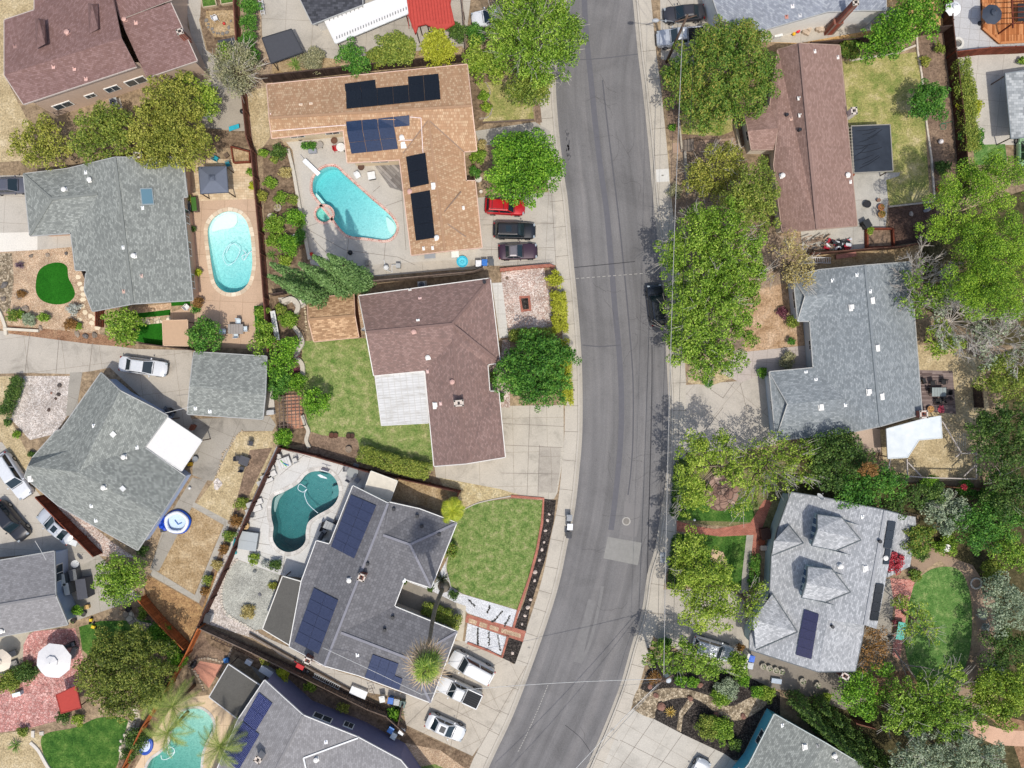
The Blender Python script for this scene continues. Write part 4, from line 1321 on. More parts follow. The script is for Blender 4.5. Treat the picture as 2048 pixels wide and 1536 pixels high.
road_line('tar_seam',[(1111,124),(1150,120),(1200,117),(1277,108)], .1, tar)
road_line('tar_seam',[(1148,535),(1200,530),(1270,523)], .08, tard)
road_line('tar_seam',[(1165,690),(1200,693),(1240,690)], .12, tar)
road_line('tar_seam',[(1196,1530),(1165,1480),(1130,1450)], .06, tard)
road_line('pale_scrape',[(1184,1200),(1170,1260),(1155,1325)], .9, palea)
road_line('pale_scrape',[(1205,1172),(1194,1230),(1178,1290),(1160,1326)], .35, palea)
sheet('road_patch',[(1216,1074),(1284,1086),(1276,1131),(1207,1117)],-.129, plain('#8b8984', .9, .1))
sheet('road_patch',[(1249,1002),(1282,1016),(1273,1074),(1246,1070)],-.1385, plain('#7c7977', .9, .05))
dm = plain('#a8a49c', .8, .2)
for i in range(15):
 x = 1152 + i * 10.6; y = 557 - i * .8
 w = MB(); a, b = P(x, y, -.13), P(x + 6, y - .45,-.13); s = Vector((0, .035,0)); w.add([a - s, b - s, b + s, a + s],[(0,1,2,3)])
 tag(obj('road_marking', w, dm), kind='structure')
for i in range(26):
 t = i / 25; x = 1096 - 50 * t - 8 * t * t; y = 1370 + 130 * t
 w = MB(); a, b = P(x, y, -.13), P(x - 1.6, y + 3,-.13); s = Vector((.06, .03,0)); w.add([a - s, a + s, b + s, b - s],[(0,3,2,1)])
 tag(obj('road_marking', w, dm), kind='structure')
oil = plain('#565557', .8)
rnd = random.Random(3)
mb = MB()
for i in range(34):
 t = rnd.random(); x = 1131 + 7 * t + rnd.gauss(0,2.2); y = 245 + 75 * t; p = P(x, y, -.133); r_ = rnd.uniform(.05, .16)
 mb.add([(p.x + r_ * math.cos(k) * .6, p.y + r_ * math.sin(k) * 1.5, p.z) for k in (0,1.2,2.4,3.6,4.8)],[(0,1,2,3,4)])
tag(obj('oil_stain', mb, oil), kind='structure')
rnd = random.Random(21); mb = MB()
for k in range(26):
 y = rnd.uniform(20,1500); i = min(range(len(LEs)), key=lambda q: abs(LEs[q][1] - y)); x = LEs[i][0] + rnd.uniform(15,160)
 a = rnd.choice((rnd.gauss(1.5, .2), rnd.gauss(0, .25))); pts = [Vector((x, y))]
 for j in range(rnd.randint(5,14)): a += rnd.gauss(0, .35); pts.append(pts[-1] + Vector((math.cos(a), math.sin(a))) * rnd.uniform(4,9))
 for p, q in zip(pts, pts[1:]):
  p, q = P(p.x, p.y, -.1312), P(q.x, q.y, -.1312); d = (q - p).normalized(); s = Vector((-d.y, d.x, 0)) * rnd.uniform(.008, .018)
  mb.add([p - s, q - s, q + s, p + s],[(0,1,2,3)])
tag(obj('road_crack', mb, plain('#525050', .9)), kind='structure')
def cover(px, py, r, label, z, ring=True):
 p = P(px, py, 0); ro = empty('manhole_cover',(p.x, p.y, z), label, 'manhole cover')
 b = MB(); b.lathe((0,0,0),[(r * 1.35,0),(r * 1.3, .008)],24); obj('collar', b, plain('#aaa69e', .9), ro, local=True)
 b = MB(); b.lathe((0,0, .008),[(r, 0),(r, .008)],24); co = obj('lid', b, plain('#7a746c', .6), ro, local=True)
 b = MB()
 for k in range(4): b.tube([(r * (.2 + .2 * k) * math.cos(t), r * (.2 + .2 * k) * math.sin(t), .017) for t in [q * .393 for q in range(16)]], .012,4, closed=True)
 obj('lid_pattern', b, plain('#95908a', .6), ro, local=True)
cover(1253,1043, .36, 'round manhole cover with a pale collar in the middle of the road',-.136)
def lidbox(px, py, w, d, deg, label, col='#b8b4aa', z=.016, cat='utility cover', name='utility_cover'):
 p = P(px, py, 0); ro = empty(name, (p.x, p.y, z), label, cat, None, R(deg))
 b = MB(); b.box((0,0, .008),(w, d, .016)); obj('lid', b, plain(col, .8), ro, local=True)
 b = MB(); b.box((0,0, .021),(.24, .16, .01)); obj('lid_handle', b, plain('#8a867c', .8), ro, local=True)
lidbox(1325,351,1.45,1.45,3, 'large pale square utility cover in the pavement under the wires', '#cfccc4')
lidbox(1326,1115, .7,1.2,3, 'grey utility cover in the tree-shaded pavement near the red brick path', '#9fa3a6')
lidbox(1146,780, .35, .25,0, 'small dark meter lid in the pavement below the round hedge', '#5a504a')
lidbox(1225,1459, .5, .38,-20, 'small meter lid in the pavement beside the bottom driveway', '#a39d92')
lidbox(1058,1295, .35, .35,-20, 'small square meter lid in the pavement above the white van', '#b3aca0')
# ================================================================ YARD SURFACES   (z grows by a few mm for what lies on top)
dirt = ground_mat('#7d6c5c', '#97836d', '#a8957c', .5,3.0, .06)
drygrass = ground_mat('#a3916f', '#b8a682', '#c9b999', .45,5.0, .1)
drygrass2 = ground_mat('#927a58', '#ab9472', '#c0ab8a', .5,5.0, .1)
brown = ground_mat('#6b5a4c', '#86715f', '#957f6a', .5,4.0, .06)
mulch = pebble_mat('#2a2624', '#3d3733', '#57504a',9.0, .8)
lawn1 = ground_mat('#4f6e30', '#7a8a4e', '#a09c70', .8,6.0, .12)
lawn2 = ground_mat('#5a7836', '#869256', '#aca678', .7,6.0, .12)
lawn3 = ground_mat('#6d7e3c', '#a09a60', '#c4b48a', .3,6.0, .12)
lawng = ground_mat('#446c30', '#648646', '#8c9c62', .8,7.0, .12)
lawnd = ground_mat('#2f5420', '#486b2c', '#6a8440', .5,6.0, .12)
turf = ground_mat('#1f5a14', '#246217', '#2b6c1c', .3,9.0, .03)
grav_w = pebble_mat('#b8aca1', '#d0c4b9', '#e0d7ce',8.0, .6)
grav_p = pebble_mat('#bca092', '#d6c0b2', '#e6d9cd',8.0, .5)
grav_g = pebble_mat('#a9a99f', '#b9b9ae', '#c9c8bc',12.0, .5)
grav_tan = pebble_mat('#b39478', '#ccae8e', '#dcc4a6',14.0, .5)
riverrock = pebble_mat('#7f715c', '#a08f76', '#c0b096',5.0, .7)
whiterock = ground_mat('#bfc0c1', '#cbcccc', '#d6d6d6', .5,9.0, .03)
concA = concrete_mat('#b7b0a4', .22,3.1, .05)
concB = concrete_mat('#b3ab9e', .3,4.2,-.13)
concW = concrete_mat('#c3c0ba', .1,3.4, .28)
concT = concrete_mat('#c2a68c', .12,2.6, .05)
concD = concrete_mat('#9d978c', .38,3.0, .4)
concL = concrete_mat('#aaa498', .25,3.8,-.1)
pinkbrick = brick_mat('#b4675a', '#cc8a7c', '#d8b8ac', .3, .15, .1)
redbrick = brick_mat('#9a5342', '#b56a56', '#a48c7c', .24, .12, .2)
stamp = pebble_mat('#c0857c', '#ca938a', '#d8aaa0',4.5, .6)
tile_tan = brick_mat('#c8ae8c', '#dac6a6', '#a58f70', .5, .3, .02)
mud = ground_mat('#655444', '#7d6a56', '#8b7862', .5,3.0, .05)
sheet('dry_grass',[(-200,-200),(75,-200),(75,20),(10,40),(8,150),(60,250),(60,320),(-200,340)], .008, drygrass)
sheet('path',[(360,-60),(405,-60),(412,0),(398,40),(412,100),(455,130),(480,180),(400,180)], .008, concA)
sheet('garden_bed',[(405,-40),(472,-40),(474,90),(440,115),(415,100),(400,40)], .012, mud)
sheet('dry_grass',[(412,22),(468,20),(472,70),(430,75),(410,50)], .016, drygrass2)
sheet('patio',[(400,175),(490,180),(497,265),(405,255)], .01, concrete_mat('#a39a8c', .2))
sheet('garden_bed',[(400,262),(498,262),(500,292),(420,300)], .011, mud)
sheet('garden_bed',[(480,-60),(520,-60),(523,75),(545,130),(533,170),(540,280),(520,300),(505,285),(492,180),(482,95)], .011, ground_mat('#8c7868', '#a8937c', '#b8a488', .5,4.0, .05))
sheet('dry_grass',[(494,180),(533,175),(540,275),(522,300),(508,300)], .015, drygrass)
sheet('driveway',[(518,-160),(960,-160),(930,95),(760,112),(668,120),(600,112),(545,124),(524,70)], .009, concA)
sheet('garden_bed',[(545,126),(605,110),(670,118),(762,110),(925,92),(922,118),(700,143),(545,152)], .012, drygrass2)
sheet('garden_bed',[(526,290),(570,290),(588,320),(598,390),(610,470),(622,540),(735,560),(730,600),(560,600),(540,560),(528,440)], .010, mud)
sheet('garden_bed',[(935,150),(985,150),(985,240),(945,262),(960,390),(945,395)], .010, mud)
sheet('patio',[(560,270),(585,300),(597,385),(609,460),(621,528),(700,548),(757,552),(905,540),(965,538),(965,480),(840,500),(830,250),(700,250)], .013, concrete_mat('#b9b3a8', .16), holes=[poolA, spaA])
sheet('deck',[(740,318),(805,322),(812,385),(780,375)], .02, plank_mat('#77716c', '#8f8a85', '#a39d97', .3, .8))
sheet('patio',[(688,540),(760,552),(905,540),(968,537),(968,520),(905,520),(760,528)], .017, concB)
sheet('driveway',[(948,396),(1104,384),(1110,400),(1112,480),(1112,530),(966,532),(960,470)], .016, concA)
sheet('lawn',[(950,166),(1062,160),(1068,240),(965,243),(985,210)], .014, lawn3)
sheet('path',[(1066,196),(1079,196),(1084,245),(1072,246)], .018, brown)
sheet('path',[(950,262),(1070,244),(1100,262),(1100,290),(960,290)], .017, concL)
sheet('garden_bed',[(540,585),(620,590),(612,680),(612,890),(560,890),(545,800)], .012, mud)
sheet('lawn',[(606,682),(735,676),(765,852),(862,845),(866,942),(720,905),(716,880),(650,872),(618,862),(600,760)], .014, lawn2)
sheet('garden_bed',[(612,868),(712,876),(722,930),(600,900)], .016, brown)
sheet('gravel_bed',[(1003,545),(1088,532),(1092,575),(1108,590),(1113,655),(1018,662),(1003,600)], .016, grav_p)
sheet('planting_bed',[(1038,592),(1060,591),(1063,622),(1042,624)], .022, redbrick)
sheet('planting_bed',[(1042,597),(1056,596),(1058,618),(1046,619)], .027, mulch)
sheet('path',[(984,566),(1004,565),(1017,674),(999,677)], .02, concrete_mat('#cfccc4', .08,1.6))
sheet('gravel_bed',[(975,729),(1000,728),(1005,680),(1020,680),(1020,815),(1000,815),(979,783)], .018, grav_p)
sheet('driveway',[(995,812),(1127,810),(1128,905),(1115,985),(1108,998),(1085,1000),(1024,992),(930,978),(872,955),(868,925),(1010,905)], .016, concrete_mat('#b9b1a2', .32,3.9,-.02))
sheet('stained_slab',[(1078,892),(1122,896),(1119,945),(1112,985),(1075,985)], .02, concrete_mat('#aaa295', .34,4.2,-.03))
sheet('gravel_bed',[(715,572),(745,578),(738,590),(735,662),(718,662)], .018, grav_tan)
sheet('driveway',[(-200,355),(52,350),(62,468),(-200,500)], .012, concA)
sheet('path',[(-200,470),(75,464),(75,500),(-60,507),(-200,512)], .016, concrete_mat('#d8d2c6', .06))
sheet('path',[(75,464),(142,462),(143,494),(75,500)], .0165, concA)
sheet('gravel_bed',[(-200,506),(145,492),(175,560),(205,622),(200,668),(90,662),(10,660),(-60,640),(-200,600)], .012, grav_tan)
sheet('gravel_bed',[(-100,512),(24,506),(28,560),(20,620),(-30,640),(-100,620)], .015, riverrock)
sheet('artificial_turf',[(72,566),(78,542),(95,529),(118,525),(134,533),(137,555),(146,573),(150,590),(138,604),(114,609),(88,603),(74,588)], .03, turf, True)
sheet('patio',[(368,318),(505,318),(520,440),(536,600),(538,700),(445,695),(440,655),(340,655),(340,625),(385,610)], .013, concT, holes=[poolB])
sheet('patio',[(384,320),(500,318),(508,398),(388,402)], .018, tile_tan)
sheet('gravel_bed',[(215,622),(345,606),(343,632),(225,648)], .018, grav_tan)
sheet('artificial_turf',[(262,628),(341,619),(341,630),(262,638)], .022, turf)
sheet('artificial_turf',[(262,650),(330,646),(327,692),(268,682)], .018, turf)
sheet('artificial_turf',[(508,612),(536,610),(541,670),(512,672)], .02, turf)
sheet('artificial_turf',[(342,604),(380,600),(381,610),(343,612)], .024, turf)
sheet('stepping_stones',[(268,640),(342,633),(342,644),(285,650)], .022, pebble_mat('#a89878', '#d6c8ac', '#e4d8c0',2.2, .7))
sheet('garden_bed',[(10,650),(200,668),(270,688),(262,695),(180,688),(10,666)], .016, ground_mat('#7a5a44', '#96745a', '#a88a6c', .5,6.0, .08))
sheet('driveway',[(-200,660),(10,662),(180,684),(270,698),(385,700),(380,830),(402,880),(330,840),(220,735),(185,742),(140,748),(60,746),(-200,752)], .013, concB)
sheet('path',[(140,745),(165,744),(152,830),(132,832)], .017, concD)
sheet('gravel_bed',[(48,752),(140,752),(134,832),(110,868),(60,880),(22,838)], .015, grav_w)
sheet('dry_grass',[(-200,756),(46,752),(20,836),(62,920),(50,960),(0,875),(-60,860),(-200,850)], .014, drygrass)
sheet('driveway',[(-200,855),(5,885),(60,965),(88,1000),(205,1118),(150,1190),(112,1105),(-200,1130)], .012, concA)
sheet('driveway',[(385,838),(540,832),(552,850),(545,862),(482,862),(455,905),(430,962),(410,960),(385,950)], .015, concD)
sheet('dry_grass',[(478,864),(545,862),(546,900),(500,1010),(455,1042),(392,1008),(425,965),(455,905)], .014, drygrass)
sheet('path',[(415,960),(385,955),(330,1045),(300,1140),(318,1142),(385,1012)], .018, concD)
sheet('path',[(388,1004),(462,1044),(398,1206),(300,1150),(306,1138),(390,1190),(448,1050),(384,1014)], .02, concL)
sheet('dry_grass',[(385,1015),(447,1050),(389,1189),(306,1137),(318,1120),(335,1060)], .015, drygrass2)
sheet('dry_grass',[(295,1150),(398,1208),(445,1110),(440,1140),(395,1250),(372,1300),(285,1200)], .013, ground_mat('#8a6c4e', '#a5835c', '#b99a6e', .6,4.5, .08))
sheet('gravel_bed',[(130,1000),(160,1030),(222,1082),(270,1115),(200,1112),(110,1015)], .015, grav_p)
sheet('garden_bed',[(500,900),(545,895),(445,1100),(405,1215),(398,1208),(460,1050)], .017, brown)
sheet('path',[(108,1100),(165,1130),(200,1112),(284,1198),(270,1200),(150,1242),(-100,1305),(-100,1275),(128,1234)], .014, concL)
sheet('patio',[(-100,1320),(-20,1300),(48,1275),(70,1262),(150,1256),(162,1300),(170,1330),(155,1400),(120,1440),(60,1456),(-100,1480)], .018, stamp)
sheet('patio',[(-100,1284),(150,1250),(60,1264),(47,1290),(46,1330),(10,1350),(-100,1360)], .02, concrete_mat('#b3aa97', .2))
sheet('lawn',[(158,1254),(200,1242),(300,1240),(330,1300),(210,1340),(165,1300)], .019, lawnd)
sheet('lawn',[(82,1480),(98,1465),(150,1455),(200,1435),(255,1440),(252,1480),(230,1540),(200,1600),(110,1600),(90,1520)], .019, lawnd, True)
sheet('dry_grass',[(-100,1480),(60,1460),(92,1475),(84,1510),(110,1560),(60,1640),(-200,1640)], .015, drygrass)
sheet('garden_bed',[(240,1220),(290,1210),(372,1300),(340,1400),(262,1540),(235,1540),(255,1430),(330,1340),(310,1250)], .016, mud)
sheet('pool_deck',[(553,893),(752,950),(735,985),(706,972),(640,1160),(560,1150),(478,1120),(450,1110),(500,1010)], .014, concrete_mat('#cac8c2', .08,3.3, .28), holes=[poolC])
sheet('gravel_bed',[(448,1110),(560,1150),(528,1258),(495,1262),(404,1230)], .016, grav_g)
sheet('gravel_bed',[(448,1108),(474,1118),(450,1150),(442,1190),(452,1232),(510,1262),(620,1320),(700,1352),(700,1378),(600,1330),(505,1276),(402,1244)], .019, grav_w)
sheet('dry_grass',[(770,952),(915,978),(905,1030),(770,990)], .014, drygrass2)
sheet('path',[(500,1262),(580,1295),(640,1332),(716,1354),(800,1385),(803,1395),(700,1380),(560,1310)], .021, concA)
sheet('gravel_bed',[(396,1250),(500,1300),(640,1370),(740,1418),(815,1468),(800,1474),(720,1440),(600,1385),(480,1318),(420,1290)], .0125, mud)
LAWN = [(945,1010),(975,1002),(1028,997),(1086,1001),(1083,1045),(1073,1100),(1060,1150),(1038,1220),(985,1205),(925,1187),(902,1172),(893,1135),(900,1095),(906,1055),(920,1025)]
sheet('lawn', LAWN, .024, lawn1)
sheet('garden_bed',[(878,955),(1000,978),(1040,990),(960,1002),(930,1020),(905,1060),(880,1050),(905,1010)], .016, ground_mat('#a08c68', '#b8a880', '#c9bda0', .5,5.0, .05))
sheet('path',[(870,1165),(893,1120),(893,1140),(903,1174),(925,1188),(1040,1222),(1028,1258),(935,1226),(925,1212),(860,1180),(806,1160),(806,1150)], .020, whiterock)
sheet('mulch_bed',[(1086,997),(1112,1000),(1108,1040),(1090,1120),(1060,1215),(1052,1265),(1026,1258),(1048,1205),(1075,1110),(1085,1040)], .020, mulch)
sheet('mulch_bed',[(1016,1275),(1046,1283),(1030,1328),(1005,1316)], .023, mulch)
sheet('path',[(934,1228),(1052,1262),(1046,1284),(930,1244)], .0235, redbrick)
sheet('gravel_bed',[(938,1236),(955,1242),(952,1250),(937,1245)], .028, grav_tan); sheet('gravel_bed',[(960,1243),(975,1248),(973,1257),(958,1252)], .028, grav_tan)
sheet('gravel_bed',[(980,1249),(998,1255),(996,1263),(979,1258)], .028, grav_tan); sheet('gravel_bed',[(1003,1256),(1042,1268),(1041,1276),(1002,1265)], .028, grav_tan)
sheet('gravel_bed',[(935,1246),(1014,1274),(1002,1310),(975,1300),(930,1285)], .025, whiterock)
sheet('path',[(912,1205),(932,1212),(930,1245),(925,1283),(912,1280),(918,1240)], .0255, concrete_mat('#c2b8a4', .15))
sheet('path',[(806,1158),(925,1192),(918,1262),(800,1215),(788,1212)], .0165, concrete_mat('#8f887c', .3))
sheet('driveway',[(905,1282),(935,1282),(1004,1313),(1030,1330),(1052,1332),(1042,1356),(1020,1402),(945,1512),(812,1450),(800,1385),(862,1404)], .018, concrete_mat('#b7ae9f', .28,3.5,-.45))
sheet('garden_bed',[(806,1452),(948,1514),(938,1538),(800,1482)], .02, mud)
sheet('gravel_bed',[(800,1484),(880,1500),(935,1540),(900,1600),(780,1600)], .021, grav_tan)
sheet('lawn',[(836,1534),(870,1528),(900,1542),(880,1600),(820,1600)], .027, lawn1)
sheet('patio',[(395,1254),(470,1284),(460,1318),(445,1330),(385,1320),(380,1300)], .014, brown)
sheet('patio',[(400,1322),(446,1330),(418,1376),(386,1340)], .02, concrete_mat('#c98f78', .12))
sheet('pool_deck',[(378,1395),(430,1388),(476,1440),(480,1470),(430,1560),(420,1640),(262,1640),(268,1540),(290,1500),(345,1410)], .016, concrete_mat('#d9c0a0', .1,3.0), holes=[poolD])
sheet('path',[(500,1330),(560,1362),(640,1400),(745,1455),(800,1490),(795,1515),(700,1470),(600,1420),(530,1370)], .017, concD)
sheet('garden_bed',[(575,1370),(690,1412),(770,1455),(795,1480),(740,1462),(650,1420)], .02, brown)
sheet('driveway',[(1318,-160),(1440,-160),(1442,60),(1420,140),(1322,118)], .013, concA)
sheet('garden_bed',[(1318,118),(1425,140),(1560,240),(1560,300),(1340,280),(1330,200)], .011, brown)
sheet('lawn',[(1365,150),(1470,150),(1465,262),(1440,272),(1362,268)], .016, lawn3)
sheet('path',[(1344,286),(1420,280),(1480,275),(1482,300),(1346,306)], .018, concrete_mat('#a58c78', .2))
sheet('garden_bed',[(1338,300),(1480,300),(1500,460),(1620,480),(1620,520),(1560,620),(1600,700),(1430,720),(1375,760),(1365,560),(1345,400)], .010, ground_mat('#77685a', '#998570', '#ab977c', .4,4.0, .06))
sheet('dry_grass',[(1480,590),(1590,560),(1600,640),(1612,690),(1490,704)], .014, ground_mat('#96795a', '#b5987a', '#c6ac90', .4,5.0, .06))
sheet('path',[(1470,706),(1620,690),(1628,736),(1540,745),(1480,765),(1440,745)], .018, concrete_mat('#b8ada4', .15,1.6, .08))
sheet('driveway',[(1372,770),(1480,762),(1540,742),(1552,890),(1480,900),(1372,905)], .016, concrete_mat('#b8b0a4', .26,4.0, .7))
sheet('garden_bed',[(1375,765),(1420,772),(1490,748),(1470,710),(1380,715)], .017, drygrass)
sheet('garden_bed',[(1500,60),(1770,20),(1770,-100),(1900,-100),(1900,60),(1820,66),(1735,75),(1600,88),(1520,84)], .011, ground_mat('#b08a58', '#caa470', '#dcbc8c', .5,5.0, .06))
sheet('patio',[(1520,62),(1680,30),(1740,30),(1745,60),(1600,86),(1520,84)], .016, concA)
sheet('patio',[(1730,20),(1775,14),(1800,20),(1790,45),(1745,48)], .017, concD)
sheet('lawn',[(1685,122),(1730,118),(1832,104),(1842,160),(1850,250),(1860,400),(1780,412),(1770,370),(1700,280)], .015, lawn3)
sheet('garden_bed',[(1832,70),(1898,60),(1924,345),(1880,480),(1775,490),(1776,416),(1866,404),(1856,250),(1842,160)], .013, brown)
sheet('path',[(1703,345),(1800,345),(1798,352),(1772,360),(1776,400),(1770,470),(1735,500),(1605,500),(1600,450),(1712,450)], .017, concrete_mat('#b3afa6', .25,3.0))
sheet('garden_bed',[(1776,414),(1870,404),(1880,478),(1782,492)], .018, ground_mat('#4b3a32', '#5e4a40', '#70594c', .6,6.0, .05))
sheet('garden_bed',[(1620,512),(1880,482),(1885,540),(1640,545)], .014, drygrass2)
sheet('patio',[(1904,-100),(2200,-100),(2200,110),(1905,105)], .013, concrete_mat('#bcbbba', .12,1.2, .1))
sheet('patio',[(1912,112),(2200,102),(2200,290),(1964,290),(1930,160)], .013, concrete_mat('#bfb9ae', .14,2.9, .1))
sheet('lawn',[(1945,290),(2010,288),(2015,330),(1950,330)], .016, lawng)
sheet('dry_grass',[(1835,690),(1900,690),(1965,720),(1980,830),(1960,960),(1770,965),(1760,860),(1845,830)], .012, drygrass)
sheet('deck',[(1838,740),(1905,742),(1912,828),(1842,822)], .03, plank_mat('#6b5c58', '#7f706b', '#93837d', .16,0.0))
sheet('patio',[(1700,855),(1760,855),(1762,905),(1712,905)], .016, concrete_mat('#b7a392', .15))
sheet('pebble_lawn',[(1345,905),(1560,900),(1680,880),(1830,1000),(1580,1000),(1545,1060),(1352,1045)], .0105, ground_mat('#5b5a3c', '#7a7450', '#8d8260', .5,5.0, .08))
sheet('lawn',[(1350,960),(1500,1000),(1515,1045),(1353,1040)], .015, lawnd)
sheet('lawn',[(1350,1068),(1495,1066),(1492,1180),(1470,1170),(1345,1170)], .015, lawnd)
sheet('garden_bed',[(1424,1098),(1446,1104),(1458,1135),(1440,1142),(1420,1120)], .02, concrete_mat('#cbb08c', .15))
sheet('path',[(1353,1041),(1390,1052),(1430,1058),(1500,1046),(1528,1000),(1545,1000),(1520,1068),(1516,1180),(1500,1180),(1505,1070),(1440,1073),(1385,1066),(1353,1062)], .021, redbrick)
sheet('path',[(1493,1070),(1507,1070),(1498,1150),(1496,1210),(1480,1210),(1484,1150)], .024, concL)
sheet('driveway',[(1300,1180),(1345,1178),(1480,1180),(1500,1290),(1480,1340),(1445,1345),(1310,1275),(1290,1240)], .013, concB)
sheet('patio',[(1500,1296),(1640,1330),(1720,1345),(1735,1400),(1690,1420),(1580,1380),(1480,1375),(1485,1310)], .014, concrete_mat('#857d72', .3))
sheet('mulch_bed',[(1295,1340),(1345,1310),(1480,1345),(1560,1385),(1560,1430),(1530,1420),(1480,1520),(1440,1520),(1365,1468),(1308,1438),(1264,1417)], .0135, mulch)
sheet('gravel_bed',[(1276,1378),(1296,1384),(1330,1376),(1372,1378),(1420,1392),(1460,1412),(1500,1395),(1540,1382),(1530,1412),(1480,1440),(1440,1430),(1400,1402),(1370,1395),(1330,1402),(1312,1420),(1306,1437),(1266,1416)], .02, riverrock, True)
sheet('gravel_bed',[(1376,1398),(1388,1404),(1366,1432),(1362,1464),(1353,1460),(1358,1425)], .024, riverrock)
sheet('driveway',[(1264,1417),(1308,1438),(1365,1468),(1450,1508),(1520,1560),(1450,1700),(1140,1700),(1205,1536),(1232,1470)], .0165, concrete_mat('#bdb7ab', .2,3.9, .52))
sheet('gravel_bed',[(1825,1090),(1945,1130),(1990,1200),(1990,1400),(1940,1450),(1900,1380),(1960,1300),(1942,1180),(1880,1120),(1820,1160)], .012, concrete_mat('#9b8570', .25))
sheet('lawn',[(1880,1134),(1918,1140),(1938,1180),(1944,1240),(1938,1310),(1915,1360),(1880,1385),(1840,1370),(1815,1320),(1808,1260),(1818,1190),(1845,1150)], .018, lawng, True)
sheet('patio',[(1780,1156),(1830,1160),(1815,1215),(1806,1270),(1800,1320),(1785,1310),(1790,1220)], .02, pinkbrick)
sheet('patio',[(1758,1160),(1792,1156),(1785,1230),(1780,1300),(1752,1260)], .0155, concD)
sheet('garden_bed',[(1700,1345),(1900,1340),(1960,1420),(2200,1480),(2200,1700),(1700,1700),(1640,1420)], .011, ground_mat('#7a5c44', '#94745a', '#a88a6a', .5,4.0, .06))
sheet('path',[(1940,1440),(2010,1460),(2200,1470),(2200,1500),(1990,1490),(1935,1465)], .015, concrete_mat('#c9a48a', .2))
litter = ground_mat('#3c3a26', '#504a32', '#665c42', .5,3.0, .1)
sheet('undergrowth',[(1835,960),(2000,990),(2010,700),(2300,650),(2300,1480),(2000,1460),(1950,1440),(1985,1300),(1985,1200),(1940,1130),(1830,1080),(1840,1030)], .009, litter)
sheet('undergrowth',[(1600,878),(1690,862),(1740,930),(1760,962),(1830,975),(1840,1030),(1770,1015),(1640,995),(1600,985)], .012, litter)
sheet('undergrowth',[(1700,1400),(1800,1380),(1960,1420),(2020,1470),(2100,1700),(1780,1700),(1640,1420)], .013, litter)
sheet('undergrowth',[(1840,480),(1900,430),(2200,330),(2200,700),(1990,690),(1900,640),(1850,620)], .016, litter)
# ================================================================ HOUSES
gry = shingle_mat('#7b7e79', '#888b85', '#9a9d96', .3, .17, .02)
gry2 = shingle_mat('#7c8284', '#888e90', '#989d9e', .3, .17, .02)
brn = shingle_mat('#7f6a63', '#886f67', '#957c74', .3, .17, .03)
brn1 = shingle_mat('#7b605a', '#826762', '#8d726d', .3, .17, .03)
brn2 = shingle_mat('#8c7166', '#94796e', '#9f8378', .3, .17, .03)
tan = shingle_mat('#ab8869', '#b38f70', '#c3a686', .22, .3, .05,1, .84)
slate = shingle_mat('#69686a', '#706f71', '#787779', .36, .34, .03,1, .72)
wht = shingle_mat('#989a9b', '#a8a9aa', '#bbbcbc', .3, .18, .03)
lgt = shingle_mat('#838181', '#8b8989', '#949292', .34, .2, .03)
drk = shingle_mat('#3f4044', '#4a4b50', '#56575c', .4, .26)
rolled = concrete_mat('#5c5a55', .16)
st = lambda c: plain(c, .9, .08)
E = 5.2
house('large mauve-brown shingle house with two small cross gables, top left corner',
  [[(9,40, E),(69,20, E),(69,-20, E),(200,-110, E),(215,-70,7.0),(243,76,7.0),(9,150,5.9)],
  [(9,150,5.9),(243,76,7.0),(273,133, E),(47,208, E)],
  [(200,-110, E),(341,-60, E),(341,0,5.9),(240,39,6.2),(228,0,6.8),(215,-70,7.0)],
  [(240,39,5.9),(341,5,5.9),(394,121,4.4),(293,155,4.4)]],
  [(9,40),(69,20),(69,-20),(200,-110),(341,-60),(341,5),(394,121),(293,155),(273,133),(47,208)], brn1, st('#c3ab98'), E,
  trim='#b9aca2', vents=[(136,66, 'pink'),(250,40, 'pink'),(107,133, 'pipe', '#d8b0a4'),(149,137, 'pipe', '#d8b0a4'),(172,157, 'pipe', '#d8b0a4'),(272,45, 'pipe', '#d8b0a4'),(30,92, 'pipe', '#a08078')],
  chimneys=[(371,75, .6, .5,1.3, .35, 'brick')], windows=False)
def wall_window(rt, a, w, h, frame='#ecebe6'):
 """window seen at photo pixel a: set into whichever wall that line of sight meets"""
 segs, E_ = WALLS[rt.name]; d = (P(a[0], a[1],0) - CAMP).normalized(); best = None
 for u, v, L in segs:
  e = (v - u).normalized(); n = Vector((e.y, -e.x, 0)); den = n.dot(d)
  if abs(den) < 1e-6: continue
  t = n.dot(Vector((u.x, u.y, 0)) - CAMP) / den; q = CAMP + d * t; s = (Vector((q.x, q.y)) - u).dot(e)
  if -.5 < s < L + .5 and .3 < q.z < E_ + .6 and (best is None or t < best[0]): best = (t, q, e, n)
 if not best: print('no wall for window', rt.name, a); return
 q, e, n = best[1:]; ang = math.atan2(e.y, e.x)
 m = MB(); m.box((q.x + n.x * .02, q.y + n.y * .02, q.z),(w + .2, .12, h + .2), ang); fo = obj('window', m, plain(frame, .4), rt)
 m = MB()
 for s in (-1,1): m.box((q.x + n.x * .06 + e.x * s * w * .26, q.y + n.y * .06 + e.y * s * w * .26, q.z),(w * .46, .08, h), ang)
 obj('pane', m, glass_dark('#39434a'), fo)
H1 = bpy.data.objects['house']
for (x, y), w, h in (((126,210),1.9, .9),((181,191),1.0, .6),((225,177),1.4, .9),((272,162),2.1,1.1)): wall_window(H1,(x, y), w, h)
